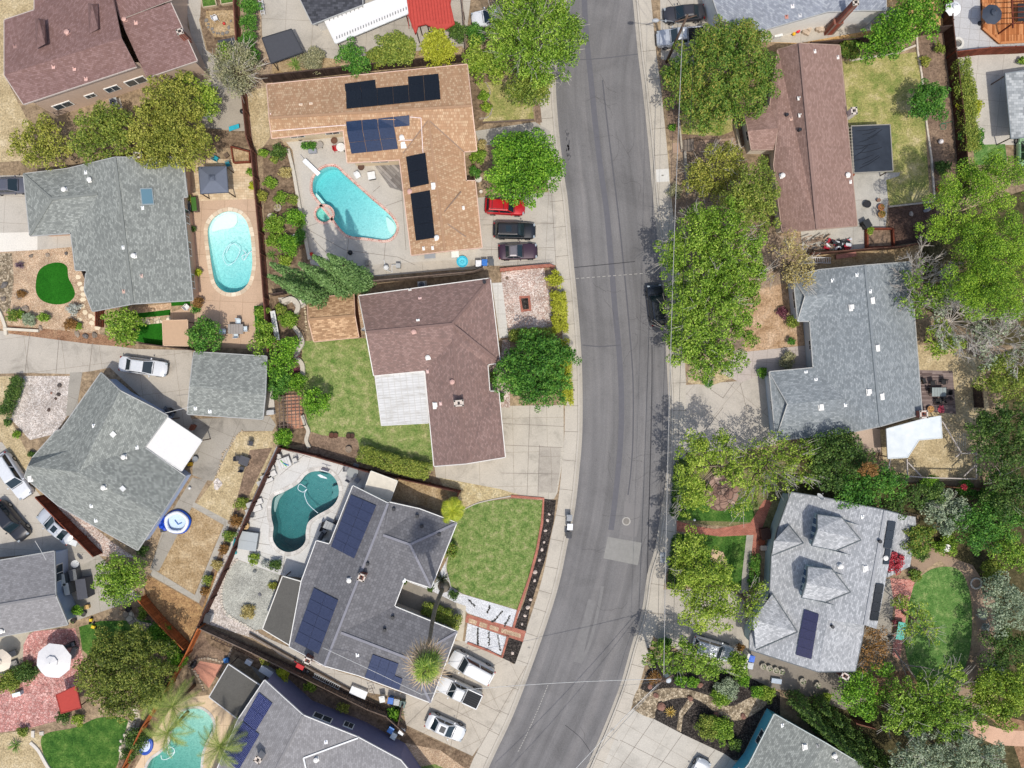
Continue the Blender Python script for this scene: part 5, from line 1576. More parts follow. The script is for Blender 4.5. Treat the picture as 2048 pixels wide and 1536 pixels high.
for cxy in ((92,50),(198,20)):   # cross gables standing on the north slope: each its own little roof
 x, y = cxy; m = MB(); F = roof_from([[(x - 22, y - 14,6.1),(x - 14, y - 11,7.1),(x - 2, y + 38,7.15),(x - 20, y + 48,6.4)],[(x - 14, y - 11,7.1),(x - 2, y - 13,6.3),(x + 2, y + 36,6.6),(x - 2, y + 38,7.15)]], E)
 for f in F: m.add(f, [tuple(range(4))])
 obj('gable_roof', m, brn1, bpy.data.objects['house'], uv=[plane_uv(f) for f in F])
house('grey shingle ranch house with a skylight beside the oval pool',
  [[(230,315,4.9),(365,315),(374,393),(365,394),(385,600),(266,607,4.9)],
  [(230,315,4.9),(266,607,4.9),(185,622),(169,580),(172,547),(171,540),(151,540),(142,466),(195,388,4.05),(133,338)],
  [(60,471),(104,398,4.05),(195,388,4.05),(142,466)],
  [(47,348),(133,338),(195,388,4.05),(104,398,4.05)],
  [(47,348),(104,398,4.05),(60,471)]],
  [(47,348),(133,338),(230,315),(365,315),(368,394),(385,600),(266,607),(185,622),(169,580),(151,540),(142,466),(60,471)],
  gry, st('#c4a48c'), vents=[(130,380, 'cap'),(181,360, 'cap'),(172,344, 'pipe', '#e8e8e4'),(247,494, 'pipe', '#f0f0ec'),(269,512, 'cap'),(283,551, 'pipe', '#c8b0a4'),(248,582, 'pipe', '#c8a898'),(285,415, 'pipe', '#f0f0ec')],
  chimneys=[(286,317, .75, .55,1.1, .05, 'brick')],
  skylights=[([(280,377),(305,376),(309,410),(284,411)], '#5f7f8c', '#8d9698')], ridge=[((230,315,4.9),(266,607,4.9)),((104,398,4.05),(195,388,4.05)),((104,398,4.05),(47,348,3.0)),((104,398,4.05),(60,471,3.0))])
so1, se = '#17191d', '#2a2d33'
so2, se2 = '#26344e', '#3a4a68'
house('L-shaped tan tile house with black solar arrays beside the free-form pool',
  [[(534,169),(934,129),(943,212,4.8),(539,236,4.8)],
  [(539,236,4.8),(943,212,4.8),(953,301),(927,303),(857,240,4.5),(806,307,3.15),(799.5,319),(695,325,2.75),(687,260,3.55),(544,276)],
  [(857,240,4.5),(806,307,3.15),(799.5,319),(823,510),(890,502,4.5)],
  [(857,240,4.5),(890,502,4.5),(963.5,494.6),(950,362),(932,362),(927,303)]],
  [(534,169),(934,129),(953,301),(927,303),(932,362),(950,362),(963,495),(823,510),(800,321),(695,325),(687,262),(544,276)],
  tan, st('#d8c4a4'), trim='#d9b7a2', vents=[(868,371, 'box'),(807,289, 'box'),(804,276, 'cap'),(820,384, 'pink'),(874,476, 'cap'),(848,496, 'pipe'),(866,495, 'pipe'),(926,415, 'pipe'),(602,210, 'pipe', '#e0cdb6'),(622,208, 'pipe', '#e0cdb6')],
  arrays=[([(692,184),(879,165),(881.5,200),(693.5,219)],6,2, so1, se),([(689.6,169),(751,161),(752.6,178),(691,184)],2,1, so1, se),([(816,155),(877,149),(879,165),(817,171)],2,1, so1, se),
    ([(692,242),(819,229),(820,250),(694,262)],4,1, so2, se2),([(694,263),(789,254),(797,298),(703,308)],3,2, so2, se2),
    ([(813,314),(851.6,306),(859,368),(821.6,376)],2,2, so1, se),([(822,388),(860.7,381),(871,476),(833,481.6)],2,3, so1, se)],
  ridge=[((857,240,4.5),(890,502,4.5)),((539,236,4.8),(943,212,4.8))])
hb = bpy.data.objects[[o.name for o in bpy.data.objects if o.get('label', '').startswith('L-shaped tan')][0]]
m = MB()
for a, b in (((857,240,4.5),(806,307,3.15)),((857,240,4.5),(927,303,3.0)),((878,436,4.4),(922,384,3.7)),((878,436,4.4),(932,474,3.6))): m.frame(P(*a) + Vector((0,0, .04)), P(*b) + Vector((0,0, .04)), .12, .03)
obj('valley_flashing', m, plain('#8f7866', .6), hb)
m = MB()
for a, b in (((541,226,4.72),(543,262,3.6)),((543,262,3.62),(692,250,4.2)),((820,234,4.65),(842,236,4.65)),((842,236,4.65),(846,306,4.05)),((797,281,3.7),(825,280,3.9))): m.tube([P(*a), P(*b)], .05,5)
obj('conduit', m, plain('#e9d6cf', .5), hb)
house('brown shingle house with a white patio cover and square chimney in the middle',
  [[(718,592),(980,557),(904,648,4.9),(732,664,4.9)],
  [(980,557),(1000,725),(906,680,4.55),(904,648,4.9)],
  [(732,664,4.9),(904,648,4.9),(906,680,4.55),(850,741),(748,751)],
  [(906,680,4.55),(932,927,4.55),(868.5,932),(850,741)],
  [(906,680,4.55),(1000,725),(975,729),(979,783),(997,783),(1010,914),(932,927,4.55)]],
  [(718,592),(980,557),(1000,725),(976,729),(979,783),(997,783),(1010,914),(868.5,932),(850,741),(748,751)],
  brn, st('#b8a090'), trim='#dcd8d0', vents=[(820,580, 'pipe', '#d8d4cc'),(840,597, 'pipe', '#d8b8b0'),(836,641, 'pipe', '#f0f0ec'),(828,664, 'pink'),(856,715, 'cap'),(905,764, 'pink'),(969,565, 'dark'),(856,742, 'pipe', '#d8b8b0'),(871,810, 'box'),(882,806, 'pipe', '#d8b8b0')],
  chimneys=[(919,806, .95, .6,1.0, .08, 'plain')], ridge=[((732,664,4.9),(904,648,4.9)),((906,680,4.55),(932,927,4.55)),((904,648,4.9),(980,557,3.0)),((904,648,4.9),(1000,725,3.0))])
metal_w = NT("weathered_white_metal")
_c = metal_w.ramp(metal_w.noise(1.0,5, .7, metal_w.mapping(metal_w.co(),(.5,2.6,1))),[(.3, '#a8a39a'),(.46, '#c2c1bd'),(.66, '#cfcecb')])
_w = metal_w.n("ShaderNodeTexWave"); _w.inputs['Scale'].default_value = 1.1; metal_w.l(metal_w.mapping(metal_w.co(),(1,1,1),1.48), _w.inputs['Vector'])
metal_w = metal_w.done(metal_w.mix(1.0, _c, metal_w.ramp(_w.outputs['Fac'],[(.0, .82),(.25,1.0)]), 'MULTIPLY'), .5, .3)
canopy('patio_cover', 'white weathered metal patio cover on the brown house', 'patio cover',[(750,752,2.75),(848,742,2.75),(857,846,2.45),(763,851,2.45)],2.7, metal_w, '#cfcdc8', ribs=8, ribc='#bdbbb6')
house('small tan-tiled garden shed with a clay ridge beside the brown house',
  [[(615,598,2.3),(707,588,2.3),(709,631,3.1),(617,639,3.1)],[(617,639,3.1),(709,631,3.1),(717,674,2.3),(628,683,2.3)]],
  [(615,598),(707,588),(717,674),(628,683)], shingle_mat('#9a7a5c', '#ae8b6a', '#c8a682', .4, .17, .05), st('#6e3c2c'),2.3, trim='#c9a58c', inset=.12, name='garden_shed', cat='shed', windows=False,
  ridge=[((617,639,3.1),(709,631,3.1))])
house('rotated grey shingle cottage with white flat cover and two square roof hatches, left',
  [[(202,746),(240,782,4.95),(158,945,4.95),(138,900,3.75),(122,860)],
  [(112,862),(122,860),(138,900,3.75),(158,945,4.95),(57,932,4.3),(65,916)],
  [(57,932,4.3),(158,945,4.95),(117,1011),(49.5,954)],
  [(240,782,4.95),(307,816),(335,832),(289,895),(185,925,4.6),(158,945,4.95)],
  [(158,945,4.95),(185,925,4.6),(289,895),(370,953),(320,1032,4.95)],
  [(158,945,4.95),(320,1032,4.95),(275,1100),(117,1011)]],
  [(202,746),(240,778),(307,816),(335,832),(289,895),(370,953),(320,1032),(275,1100),(117,1011),(49.5,954),(65,916),(112,862),(122,860)],
  gry, st('#a9b7cf'), vents=[(188,851, 'pipe', '#f0f0ec'),(274,894, 'pipe', '#f0f0ec'),(249,914, 'cap'),(209,975, 'cap'),(183,1011, 'pipe', '#f0f0ec'),(192,1040, 'pipe', '#f0f0ec'),(61,956, 'box')],
  skylights=[([(226,861),(233,868),(226,875),(219,868)], '#e0e0dc', '#dededa'),([(246,971),(253,978),(246,984),(239,977)], '#e0e0dc', '#dededa')])
canopy('patio_cover', 'clean white flat patio cover on the rotated grey cottage', 'patio cover',[(334,834),(404,881),(363,942),(290,895)],2.9, plain('#d9d7d2', .6, .04), '#d9d7d2')
house('grey shingle garage between the white sedan and the vine-covered fence',
  [[(388,704,2.7),(533,713,2.7),(530,790,3.5),(380,772,3.5)],[(380,772,3.5),(530,790,3.5),(525,838,2.7),(375,828,2.7)]],
  [(388,704),(533,713),(525,838),(375,828)], gry, st('#9a9488'),2.7, name='garage', cat='garage', windows=False, inset=.25, vents=[(391,816, 'pipe', '#f0f0ec'),(420,822, 'pipe', '#f0f0ec')])
house('grey lap-shingle house with a pale blue wall at the left edge',
  [[(-170,1150,3),(108,1103,3),(111,1191,4.8),(-170,1238,4.8)],[(-170,1238,4.8),(111,1191,4.8),(135,1249,3),(-170,1302,3)]],
  [(-170,1150),(108,1103),(111,1191),(135,1249),(-170,1302)], lgt, st('#a9b6c8'), inset=.3, vents=[(5,1261, 'cap')], ridge=[((-170,1238,4.8),(111,1191,4.8))])
s9, e9 = '#3a4058', '#4c5470'
house('charcoal tile house with three blue solar arrays beside the kidney-shaped pool',
  [[(706,972),(776,1007,4.8),(649,1331,4.8),(579,1293),(603,1163),(633,1082),(659,1089)],
  [(776,1007,4.8),(779,1005,4.5),(838,1018),(766,1070,4.55),(752,1072,4.8)],
  [(838,1018),(913,1046),(820,1089,4.55),(766,1070,4.55)],
  [(913,1046),(862,1175),(820,1089,4.55)],
  [(766,1070,4.55),(820,1089,4.55),(862,1175),(809,1158)],
  [(752,1072,4.8),(766,1070,4.55),(809,1158),(788,1213),(682,1265,4.55),(673,1270,4.8)],
  [(682,1265,4.55),(788,1213),(914,1264),(820,1318,4.55)],
  [(914,1264),(861,1405),(820,1318,4.55)],
  [(682,1265,4.55),(820,1318,4.55),(861,1405),(799,1381),(716,1350)],
  [(673,1270,4.8),(682,1265,4.55),(716,1350),(649,1331,4.8)]],
  [(706,972),(779,1003),(838,1018),(913,1046),(862,1175),(809,1158),(788,1213),(914,1264),(861,1405),(799,1381),(716,1350),(649,1331),(579,1293),(603,1163),(633,1082),(659,1089)],
  slate, st('#b5ada2'), trim='#dedcd6', vents=[(788,1018, 'dark'),(835,1032, 'dark'),(844,1052, 'dark'),(879,1068, 'dark'),(736,1127, 'dark'),(699,1160, 'cap'),(786,1234, 'dark'),(770,1259, 'dark'),(715,1309, 'pipe', '#f0f0ec'),(808,1160, 'pipe', '#f0f0ec')],
  chimneys=[(727,1150, .7, .7,1.0,-.35, 'brick'),(620,1315, .8, .6, .9,-.4, 'brick')],
  arrays=[([(703,989),(754,1011),(709.6,1117),(663,1093)],2,6, s9, e9),([(629,1175),(678,1200),(638,1308),(590,1283)],2,5, s9, e9),
    ([(746,1307),(798,1326),(790,1351),(738,1330)],3,1, s9, e9),([(738,1330),(806,1356),(799,1379),(730,1353)],4,1, s9, e9)],
  ridge=[((776,1007,4.8),(649,1331,4.8)),((766,1070,4.55),(820,1089,4.55)),((820,1089,4.55),(913,1046,3)),((820,1089,4.55),(862,1175,3)),((682,1265,4.55),(820,1318,4.55)),((820,1318,4.55),(914,1264,3)),((820,1318,4.55),(861,1405,3))])
canopy('patio_cover', 'dark flat rolled-roof patio cover on the charcoal tile house', 'patio cover',[(565,1152),(603,1163),(629,1174),(585,1294),(525,1258)],2.75, rolled, '#d8d4ca')
canopy('patio_cover', 'cream metal awning between the pool table and the tile house', 'patio cover',[(742,942),(795,962),(780,1003),(728,981)],2.5, plain('#cfc6b4', .6), '#d8d2c4')
s10, e10 = '#1e2350', '#8a93c0'
house('grey tile house with two-tone solar panels at the bottom edge',
  [[(529,1361,4.2),(606,1431,5.6),(490,1660,5.6),(400,1620,4.2),(476,1440,4.2)],
  [(606,1431,5.6),(716,1475,4.4),(801,1521,3.9),(900,1640,3.6),(490,1660,5.6)]],
  [(529,1361),(606,1431),(716,1475),(801,1521),(880,1640),(500,1660),(400,1620),(476,1440)], lgt, st('#7c7890'),4.2, trim='#d8d6d2', windows=False, inset=.2,
  vents=[(633,1518, 'cap'),(652,1483, 'pipe', '#e8e8e8')], chimneys=[(524,1508, .7, .6,1.2,-.6, 'plain')],
  arrays=[([(519,1384),(546,1406),(512,1462),(487,1440)],2,2, s10, e10),([(486,1442),(520,1468),(478,1540),(446,1512)],2,3, s10, e10)],
  ridge=[((606,1431,5.6),(490,1660,5.6))])
H10 = [o for o in bpy.data.objects if o.get('label', '').startswith('grey tile house with two')][0]
m = MB(); m.frame(P(716,1476,4.5), P(607,1516,5.3), .16, .1); m.frame(P(607,1516,5.3), P(614,1545,5.2), .16, .1); obj('gutter', m, plain('#dcdcda', .5), H10)
for x, y, w in ((645,1436,2.0),(697,1451,1.0)): wall_window(H10,(x, y), w, 1.0)
canopy('carport', 'dark brown flat-roofed carport beside the red brick paving, bottom', 'carport',[(457,1328),(521,1371),(478,1440),(418,1394)],2.8, rolled, '#c9c8c6')
house('light grey shingle house with white wall and tall brick chimney, upper right',
  [[(1400,-150,4.2),(1427,0,4.2),(1440,38,4.2),(1519,62,4.2),(1655,23,4.2),(1640,-150,5.5)],[(1655,23,4.2),(1727,20,4.2),(1772,20,4.2),(1770,-150,4.4),(1640,-150,5.5)]],
  [(1400,-150),(1427,0),(1440,38),(1519,60),(1655,25),(1772,21),(1770,-150)], shingle_mat('#868a92', '#93979e', '#a2a6ab', .34, .2, .03), st('#ece9e2'),4.2, vents=[(1585,12, 'pipe', '#f0e8e4'),(1573,33, 'pipe', '#c08878'),(1600,30, 'pipe', '#c8c8c8')],
  chimneys=[(1711,5, .55, .55,2, .1, 'brick',6.6)], windows=False, inset=.25)
o11 = [o for o in bpy.data.objects if o.get('label', '').startswith('light grey shingle house with white')][0]
m = MB(); m.add([P(1571,5,4.45), P(1566,8,4.45), P(1553,40,4.3), P(1521,62,4.28), P(1530,64,4.28), P(1548,48,4.3), P(1556,38,4.35)],[(0,1,2,3,4,5,6)])
house('long brown shingle ridge-roof house with a black shade cover, upper right',
  [[(1556,100),(1599,87,4.9),(1634,458,4.9),(1565,464),(1548,330),(1556,256,3.6),(1540,212)],
  [(1599,87,4.9),(1679,91),(1714,451),(1634,458,4.9)],
  [(1490,227),(1540,212),(1556,256,3.9),(1497,262,3.9)],[(1497,262,3.9),(1556,256,3.9),(1548,298),(1503,299)]],
  [(1560,100),(1599,87),(1679,91),(1714,451),(1634,458),(1565,464),(1550,300),(1503,299),(1490,227),(1540,212)],
  brn2, st('#d8cbb8'), trim='#a58c7c', vents=[(1629,102, 'pipe', '#e8e0d8'),(1675,114, 'pipe', '#e8e0d8'),(1564,352, 'cap'),(1694,351, 'cap'),(1700,363, 'pipe', '#f0e8e0'),(1598,196, 'pipe'),(1600,230, 'pipe'),(1598,261, 'dark'),(1582,237, 'pipe', '#c0a090'),(1572,231, 'dark')],
  chimneys=[(1700,228, .6, .7, .9, .1, 'plain')], ridge=[((1599,87,4.9),(1634,458,4.9))])
house('grey-blue shingle house with brick chimney and attached corrugated cover, right',
  [[(1730,531,4.9),(1821,524),(1828,626),(1844,828),(1761,852,4.9)],
  [(1730,531,4.9),(1761,852,4.9),(1683,868),(1690,797,3.95),(1627,736),(1620,642),(1668,588,3.9),(1639,540)],
  [(1587,554),(1639,540),(1668,588,3.9),(1611,592,3.9)],[(1611,592,3.9),(1668,588,3.9),(1620,642),(1596,642)],[(1587,554),(1611,592,3.6),(1596,642)],
  [(1539,744),(1627,736),(1690,797,3.95),(1576,808,3.95)],[(1576,808,3.95),(1690,797,3.95),(1683,868),(1552,880)],[(1539,744),(1576,808,3.5),(1552,880)]],
  [(1587,554),(1639,540),(1730,531),(1821,524),(1828,626),(1844,828),(1761,852),(1683,868),(1552,880),(1539,744),(1627,736),(1620,642),(1596,642)],
  gry2, st('#c0c6cc'), vents=[(1665,560, 'pipe', '#f0f0ec'),(1714,549, 'pipe', '#f0f0ec'),(1740,582, 'pipe', '#f0f0ec'),(1744,600, 'box'),(1703,614, 'box'),(1754,695, 'box'),(1612,744, 'pipe', '#f0f0ec'),(1632,759, 'pipe', '#f0f0ec'),(1738,783, 'box'),(1763,792, 'box'),(1642,813, 'box'),(1691,809, 'pipe', '#f0f0ec')],
  chimneys=[(1838,828, .8, .75, .9, .05, 'brick')], ridge=[((1730,531,4.9),(1761,852,4.9))])
so14 = '#2b2f38'
E14 = 3.4
house('pale speckled shingle house with window dormers and long solar collectors, lower right',
  [[(1583,985, E14),(1650,996,4.33),(1770,1021,6.0),(1729,1250,6.2),(1655,1240,5.4),(1636,1343,5.3),(1500,1299, E14),(1500,1272, E14),(1540,1192, E14),(1544,1110, E14),(1557,1057, E14)],
  [(1770,1021,6.0),(1797,1028,5.0),(1753,1258,5.0),(1729,1250,6.2)],[(1655,1240,5.4),(1729,1250,6.2),(1727,1263,4.3)],
  [(1797,1028,3.0),(1831,1034,2.6),(1833,1057,2.6),(1820,1133,2.6),(1775,1155,3.0)],
  [(1655,1240,5.4),(1727,1263,4.3),(1710,1342,4.3),(1636,1343,5.3)]],
  [(1583,985),(1650,996),(1770,1021),(1797,1028),(1753,1258),(1725,1260),(1710,1342),(1636,1343),(1500,1299),(1500,1272),(1540,1192),(1544,1110),(1557,1057)],
  wht, st('#a9b9b6'), E14, trim='#5d6468', vents=[(1680,1132, 'cap'),(1725,1033, 'pipe', '#f0f0ec'),(1769,1115, 'cap'),(1663,1252, 'dark'),(1758,1082, 'dark'),(1731,1136, 'box')],
  chimneys=[(1690,1352, .8, .6, .5,-.5, 'brick',4.6)], ridge=[((1770,1021,6.0),(1729,1250,6.2))],
  arrays=[([(1608,1218),(1638,1228),(1623,1318),(1591,1309)],1,5, '#25284a', '#30345a'),([(1774,1041),(1790,1043),(1781,1097),(1765,1095)],1,3, so14, so14),([(1769,1097),(1780,1098),(1776,1128),(1764,1128)],1,2, so14, so14),([(1758,1128),(1778,1130),(1773,1147),(1754,1146)],1,1, so14, so14),([(1750,1166),(1766,1168),(1754,1241),(1738,1240)],1,4, so14, so14)], windows=False)
H14 = [o for o in bpy.data.objects if o.get('label', '').startswith('pale speckled')][0]
def dormer(rt, A, wallm, m_, zl, zr, zpk):
 tip, back, uc, ub, lc, lb = A
 F = [[P(*tip, zpk), P(*back, zr), P(*ub, zr - .25), P(*uc, zl)],[P(*tip, zpk), P(*lc, zl), P(*lb, zr - .25), P(*back, zr)]]
 m = MB()
 for f in F: m.add(f, [tuple(range(len(f)))])
 d = obj('dormer', m, m_, rt, uv=[plane_uv(f) for f in F])
 e = MB()
 for a, b in ((tip, uc),(tip, lc)): e.frame(P(*a, zpk - .05), P(*b, zl - .05), .12, .16)
 e.frame(P(*uc, zl - .05), P(*ub, zr - .3), .1, .14); e.frame(P(*lc, zl - .05), P(*lb, zr - .3), .1, .14)
 for q in (ub, lb): e.frame(P(*q, zr - .2), P(*back, zr + .03), .1, .12)
 obj('dormer_trim', e, plain('#565f63', .6), d)
 u, l, t = P(*uc, zl), P(*lc, zl), P(*tip, zpk); cc = (P(*back, zr) - t); cc.z = 0; cc.normalize(); s = cc * .35
 w = MB(); u, l, t = u + s, l + s, t + s
 w.add([(u.x, u.y, 3.3),(l.x, l.y, 3.3),(l.x, l.y, l.z - .1),(t.x, t.y, t.z - .1),(u.x, u.y, u.z - .1)],[(0,1,2,3,4)])
 for p in (u, l):
  q = p + cc * 4.5; w.add([(p.x, p.y, 3.3),(q.x, q.y, 3.3),(q.x, q.y, p.z - .1),(p.x, p.y, p.z - .1)],[(0,1,2,3)])
 obj('dormer_wall', w, wallm, d)
 g = MB(); fr = MB()
 for k in range(3):
  a = u.lerp(l, .12 + k * .26) - cc * .05; b = u.lerp(l, .12 + k * .26 + .24) - cc * .05
  fr.frame((a.x, a.y, 5.0),(b.x, b.y, 5.0), .06,1.5)
  a2, b2 = a.lerp(b, .12) - cc * .05, a.lerp(b, .88) - cc * .05; g.frame((a2.x, a2.y, 5.0),(b2.x, b2.y, 5.0), .05,1.25)
 obj('dormer_window', fr, plain('#c9d2d6', .4), d); obj('dormer_pane', g, glass_dark('#2c4a66'), d)
dormer(H14,((1634,1060),(1722,1080),(1634,1029),(1685,1036),(1623,1091),(1673,1101)), st('#9db0b0'), wht, 5.6,5.7,6.7)
dormer(H14,((1612,1166),(1701,1184),(1615,1133),(1665,1139),(1603,1195),(1653,1204)), st('#9db0b0'), wht, 5.6,5.7,6.7)
for tip, bk, uc, lc in (((1548,1082),(1607,1086),(1578,1050),(1544,1111)),((1506,1240),(1595,1264),(1545,1188),(1512,1300))):
 F = [[P(*tip, 5.1), P(*bk, 4.8), P(*uc, 3.75)],[P(*tip, 5.1), P(*lc, 3.75), P(*bk, 4.8)]]
 m = MB(); [m.add(f, [(0,1,2)]) for f in F]; gb = obj('gable_roof', m, wht, H14, uv=[plane_uv(f) for f in F])
 e = MB(); e.frame(P(*bk, 4.85), P(*lc, 3.8), .1, .1); e.frame(P(*bk, 4.85), P(*uc, 3.8), .1, .1); obj('gable_trim', e, plain('#565f63', .6), gb)
house('grey shingle house with cyan walls at the bottom right below the tall hedge',
  [[(1549,1429),(1650,1486,4.6),(1560,1640,4.6),(1440,1600),(1499,1528)],[(1650,1486,4.6),(1760,1552),(1680,1680),(1560,1640,4.6)]],
  [(1549,1429),(1650,1486),(1760,1552),(1680,1680),(1440,1600),(1499,1528)], gry, st('#5fb2c4'), trim='#b9c0bc', vents=[(1565,1450, 'pipe', '#f0f0ec'),(1610,1493, 'box'),(1636,1491, 'pipe', '#9a9a98'),(1668,1510, 'cap'),(1674,1520, 'pipe', '#9a9a98')])
house('dark charcoal shingle house behind the bright white patio cover, top centre',
  [[(575,-60),(603,3),(625,48),(725,9),(722,-60),(640,-70,4.2)],[(575,-60),(640,-70,4.2),(722,-60),(700,-150),(590,-150)]],
  [(575,-60),(603,3),(625,48),(725,9),(720,-60),(700,-150),(590,-150)], drk, st('#d8d4cc'), windows=False)
canopy('patio_cover', 'bright white ribbed patio cover with dark drip holes, top centre', 'patio cover',[(648,39),(810,-20),(816,27),(671,87)],2.75, plain('#dcdad6', .5, .03), '#dcdcd8')
o16 = [o for o in bpy.data.objects if o.get('label', '').startswith('bright white ribbed')][0]
m = MB()
for k in range(27):
 t = (k + .5) / 27; p = P(671,83,2.76).lerp(P(815,22,2.76), t) + Vector((0, .35,0)); m.box((p.x, p.y, 2.79),(.07, .3, .06), .1)
for k in range(9):
 t = (k + .5) / 9; p = P(655,42,2.76).lerp(P(730,12,2.76), t); m.box((p.x, p.y, 2.79),(.06, .2, .06), .1)
obj('drain_hole', m, plain('#54585c', .8), o16)
rm_ = plain('#b8483c', .5, .12)
canopy('patio_cover', 'red corrugated metal patio roof with a notched edge, top centre', 'patio cover',[(806,-60),(912,-60),(900,8),(909,48),(888,60),(865,55),(852,48),(836,52),(831,68),(816,27)],2.6, rm_, '#a83c32')
o17 = [o for o in bpy.data.objects if o.get('label', '').startswith('red corrugated')][0]
m = MB()
for k in range(15):
 x = 816 + k * 6.1; y1 = 50 if k > 2 else 60
 if 5 < k < 9: y1 = 44
 m.frame(P(x - 10,-58,2.62), P(x + 2, y1 - 3,2.62), .06, .05)
obj('rib', m, plain('#9c352c', .5), o17)
canopy('patio_cover', 'grey shingle patio roof on posts at the right edge', 'patio cover',[(2010,147,2.7),(2200,120,2.9),(2200,262,2.9),(2022,277,2.7)],2.7, shingle_mat('#8b8e8e', '#a0a3a2', '#b2b4b2', .5, .3), '#7e8486')
canopy('shade_canopy', 'dark grey square shade canopy with frame beside the top driveway', 'canopy',[(524,76),(583,58),(606,104),(542,127)],2.3, plain('#47484c', .8, .1), '#3a3b3e')
canopy('shade_cover', 'tan flat-topped storage shelter between two small trees', 'shelter',[(325,641),(375,640),(377,692),(327,691)],2.3, plain('#b99a7c', .8, .06), '#c9ab8c')
blk = NT("shade_cloth"); blk = blk.done(blk.ramp(blk.noise(.6,4),[(.3, '#2f343c'),(.7, '#3d434c')]), .9, .1)
canopy('pergola', 'black shade-cloth pergola on the back of the long brown house', 'pergola',[(1702,252),(1780,249),(1786,342),(1706,346)],2.5, blk, '#8f8a80', thick=.05)
o18 = [o for o in bpy.data.objects if o.get('label', '').startswith('black shade-cloth')][0]
m = MB(); rnd = random.Random(8)
for k in range(11):
 a = (1704 + rnd.uniform(0,30),262 + k * 7.5); b = (a[0] + rnd.uniform(25,50), a[1] - rnd.uniform(4,26)); m.tube([P(a[0], a[1],2.5), P((a[0] + b[0]) / 2,(a[1] + b[1]) / 2 + 2,2.53), P(b[0], max(b[1],256),2.5)], .035,4)
obj('wrinkle', m, plain('#272b33', .9), o18)
m = MB()
for k in range(14): y = 256 + k * 6.4; m.frame(P(1697 + k * .4, y, 2.55), P(1704 + k * .4, y, 2.55), .05, .05)
for s in (1696,1702): m.frame(P(s, 252,2.55), P(s + 6,346,2.55), .06, .08)
obj('lattice', m, plain('#a09a8c', .8), o18)
g = P(427,360,2.5); gz = empty('gazebo',(g.x, g.y, 0), 'slate-grey square gazebo canopy with a peaked top near the oval pool', 'gazebo')
C4 = [P(397,334,2.3), P(453,333,2.3), P(457,385,2.3), P(401,388,2.3)]; ap = P(424,356,3.0)
for i in range(4):
 m = MB(); m.add([C4[i], ap, C4[(i + 1) % 4]],[(0,1,2)]); obj('canopy_panel', m, plain('#666c78', .8, .06), gz)
 q = C4[i] + (ap - C4[i]) * .04; m = MB(); m.box((q.x, q.y, 1.15),(.1, .1,2.3)); obj('post', m, plain('#4a3a30', .7), gz)
 m = MB(); m.frame(C4[i], C4[(i + 1) % 4], .06, .1); obj('edge', m, plain('#4f5560', .7), gz)
m = MB(); c2 = [ap + (p - ap) * .22 + Vector((0,0, .2)) for p in C4]; m.add(c2 + [ap + Vector((0,0, .28))],[(0,4,1),(1,4,2),(2,4,3),(3,4,0)]); obj('vent_cap', m, plain('#5a606c', .8), gz)
corr = NT("corrugated_sheet"); _w = corr.n("ShaderNodeTexWave"); _w.inputs['Scale'].default_value = 3.0; corr.l(corr.co(), _w.inputs['Vector'])
corr = corr.done(corr.mix(1.0, corr.ramp(corr.noise(.8,5, .7),[(.3, '#c3cccf'),(.7, '#d9dedf')]), corr.ramp(_w.outputs['Fac'],[(0, .85),(.4,1.0)]), 'MULTIPLY'), .45, .4)
canopy('patio_cover', 'pale blue corrugated cover beside the dry grass pen, right', 'patio cover',[(1773,858,2.7),(1846,838,2.9),(1881,832,2.9),(1884,876,2.5),(1838,880,2.5),(1815,915,2.4),(1776,917,2.4)],2.6, corr, '#c9cfd0')
# ================================================================ FENCES AND WALLS
redw = wood_mat('#5e3d34', '#7d5546'); dkw = wood_mat('#3d312b', '#574740'); orw = wood_mat('#8a4a28', '#b36a3c'); brw = wood_mat('#5f2f22', '#7e4634'); gyw = wood_mat('#5e5048', '#7d6e62')
fence('reddish-brown fence running from the raised beds down past the oval pool patio',[(478,0),(484,100),(493,180),(504,285),(513,310),(528,470),(538,600),(546,705)],1.9, redw)
fence('dark weathered fence along the north side of the tan tile house',[(530,166),(682,149),(762,140),(925,125)],1.9, dkw)
fence('thin grey fence beside the white camellia bush, top',[(924,0),(928,40),(933,112)],1.7, gyw)
fence('grey board fence between the tile house patio and the brown house',[(752,566),(860,556),(948,548),(968,540)],1.8, gyw)
fence('short fence stub behind the cypress row',[(548,592),(575,588)],1.6, dkw)
fence('red-brown fence on the north and east of the kidney pool yard',[(566,893),(640,910),(740,940),(860,966),(920,980)],1.8, wood_mat('#4d2f29', '#684238'))
fence('red-brown fence on the west side of the kidney pool yard',[(566,893),(515,1002),(458,1136),(408,1243)],1.8, wood_mat('#3f2a24', '#5a3d34'))
fence('short red-brown fence return beside the brown straw yard',[(920,980),(908,1010)],1.6, brw)
fence('grey fence topping the planted slope south of the charcoal tile house',[(404,1246),(512,1296),(612,1345),(740,1408),(776,1421),(814,1456)],1.5, gyw)
fence('bright orange-brown fence leaning along the bottom left garden',[(410,1246),(384,1300),(350,1360),(300,1440),(262,1520),(230,1590)],1.9, orw)
fence('deep red-brown fence beside the silver car',[(92,990),(140,1040),(206,1106)],1.9, brw)
fence('deep red-brown fence below the lime-green tree',[(292,1190),(330,1235),(382,1288)],1.9, orw)
fence('long dark brown fence between the right lawns and the grey paved yard',[(1886,-60),(1886,56),(1892,112),(1898,160),(1908,241),(1916,345),(1918,400)],1.9, wood_mat('#402a22', '#5a4034'))
fence('dark fence behind the upper right lawn and bushes',[(1610,100),(1735,88),(1800,76),(1886,66)],1.8, dkw)
fence('red-brown fence south of the wooden deck, top right',[(1892,118),(1960,110),(2060,106)],1.8, brw)
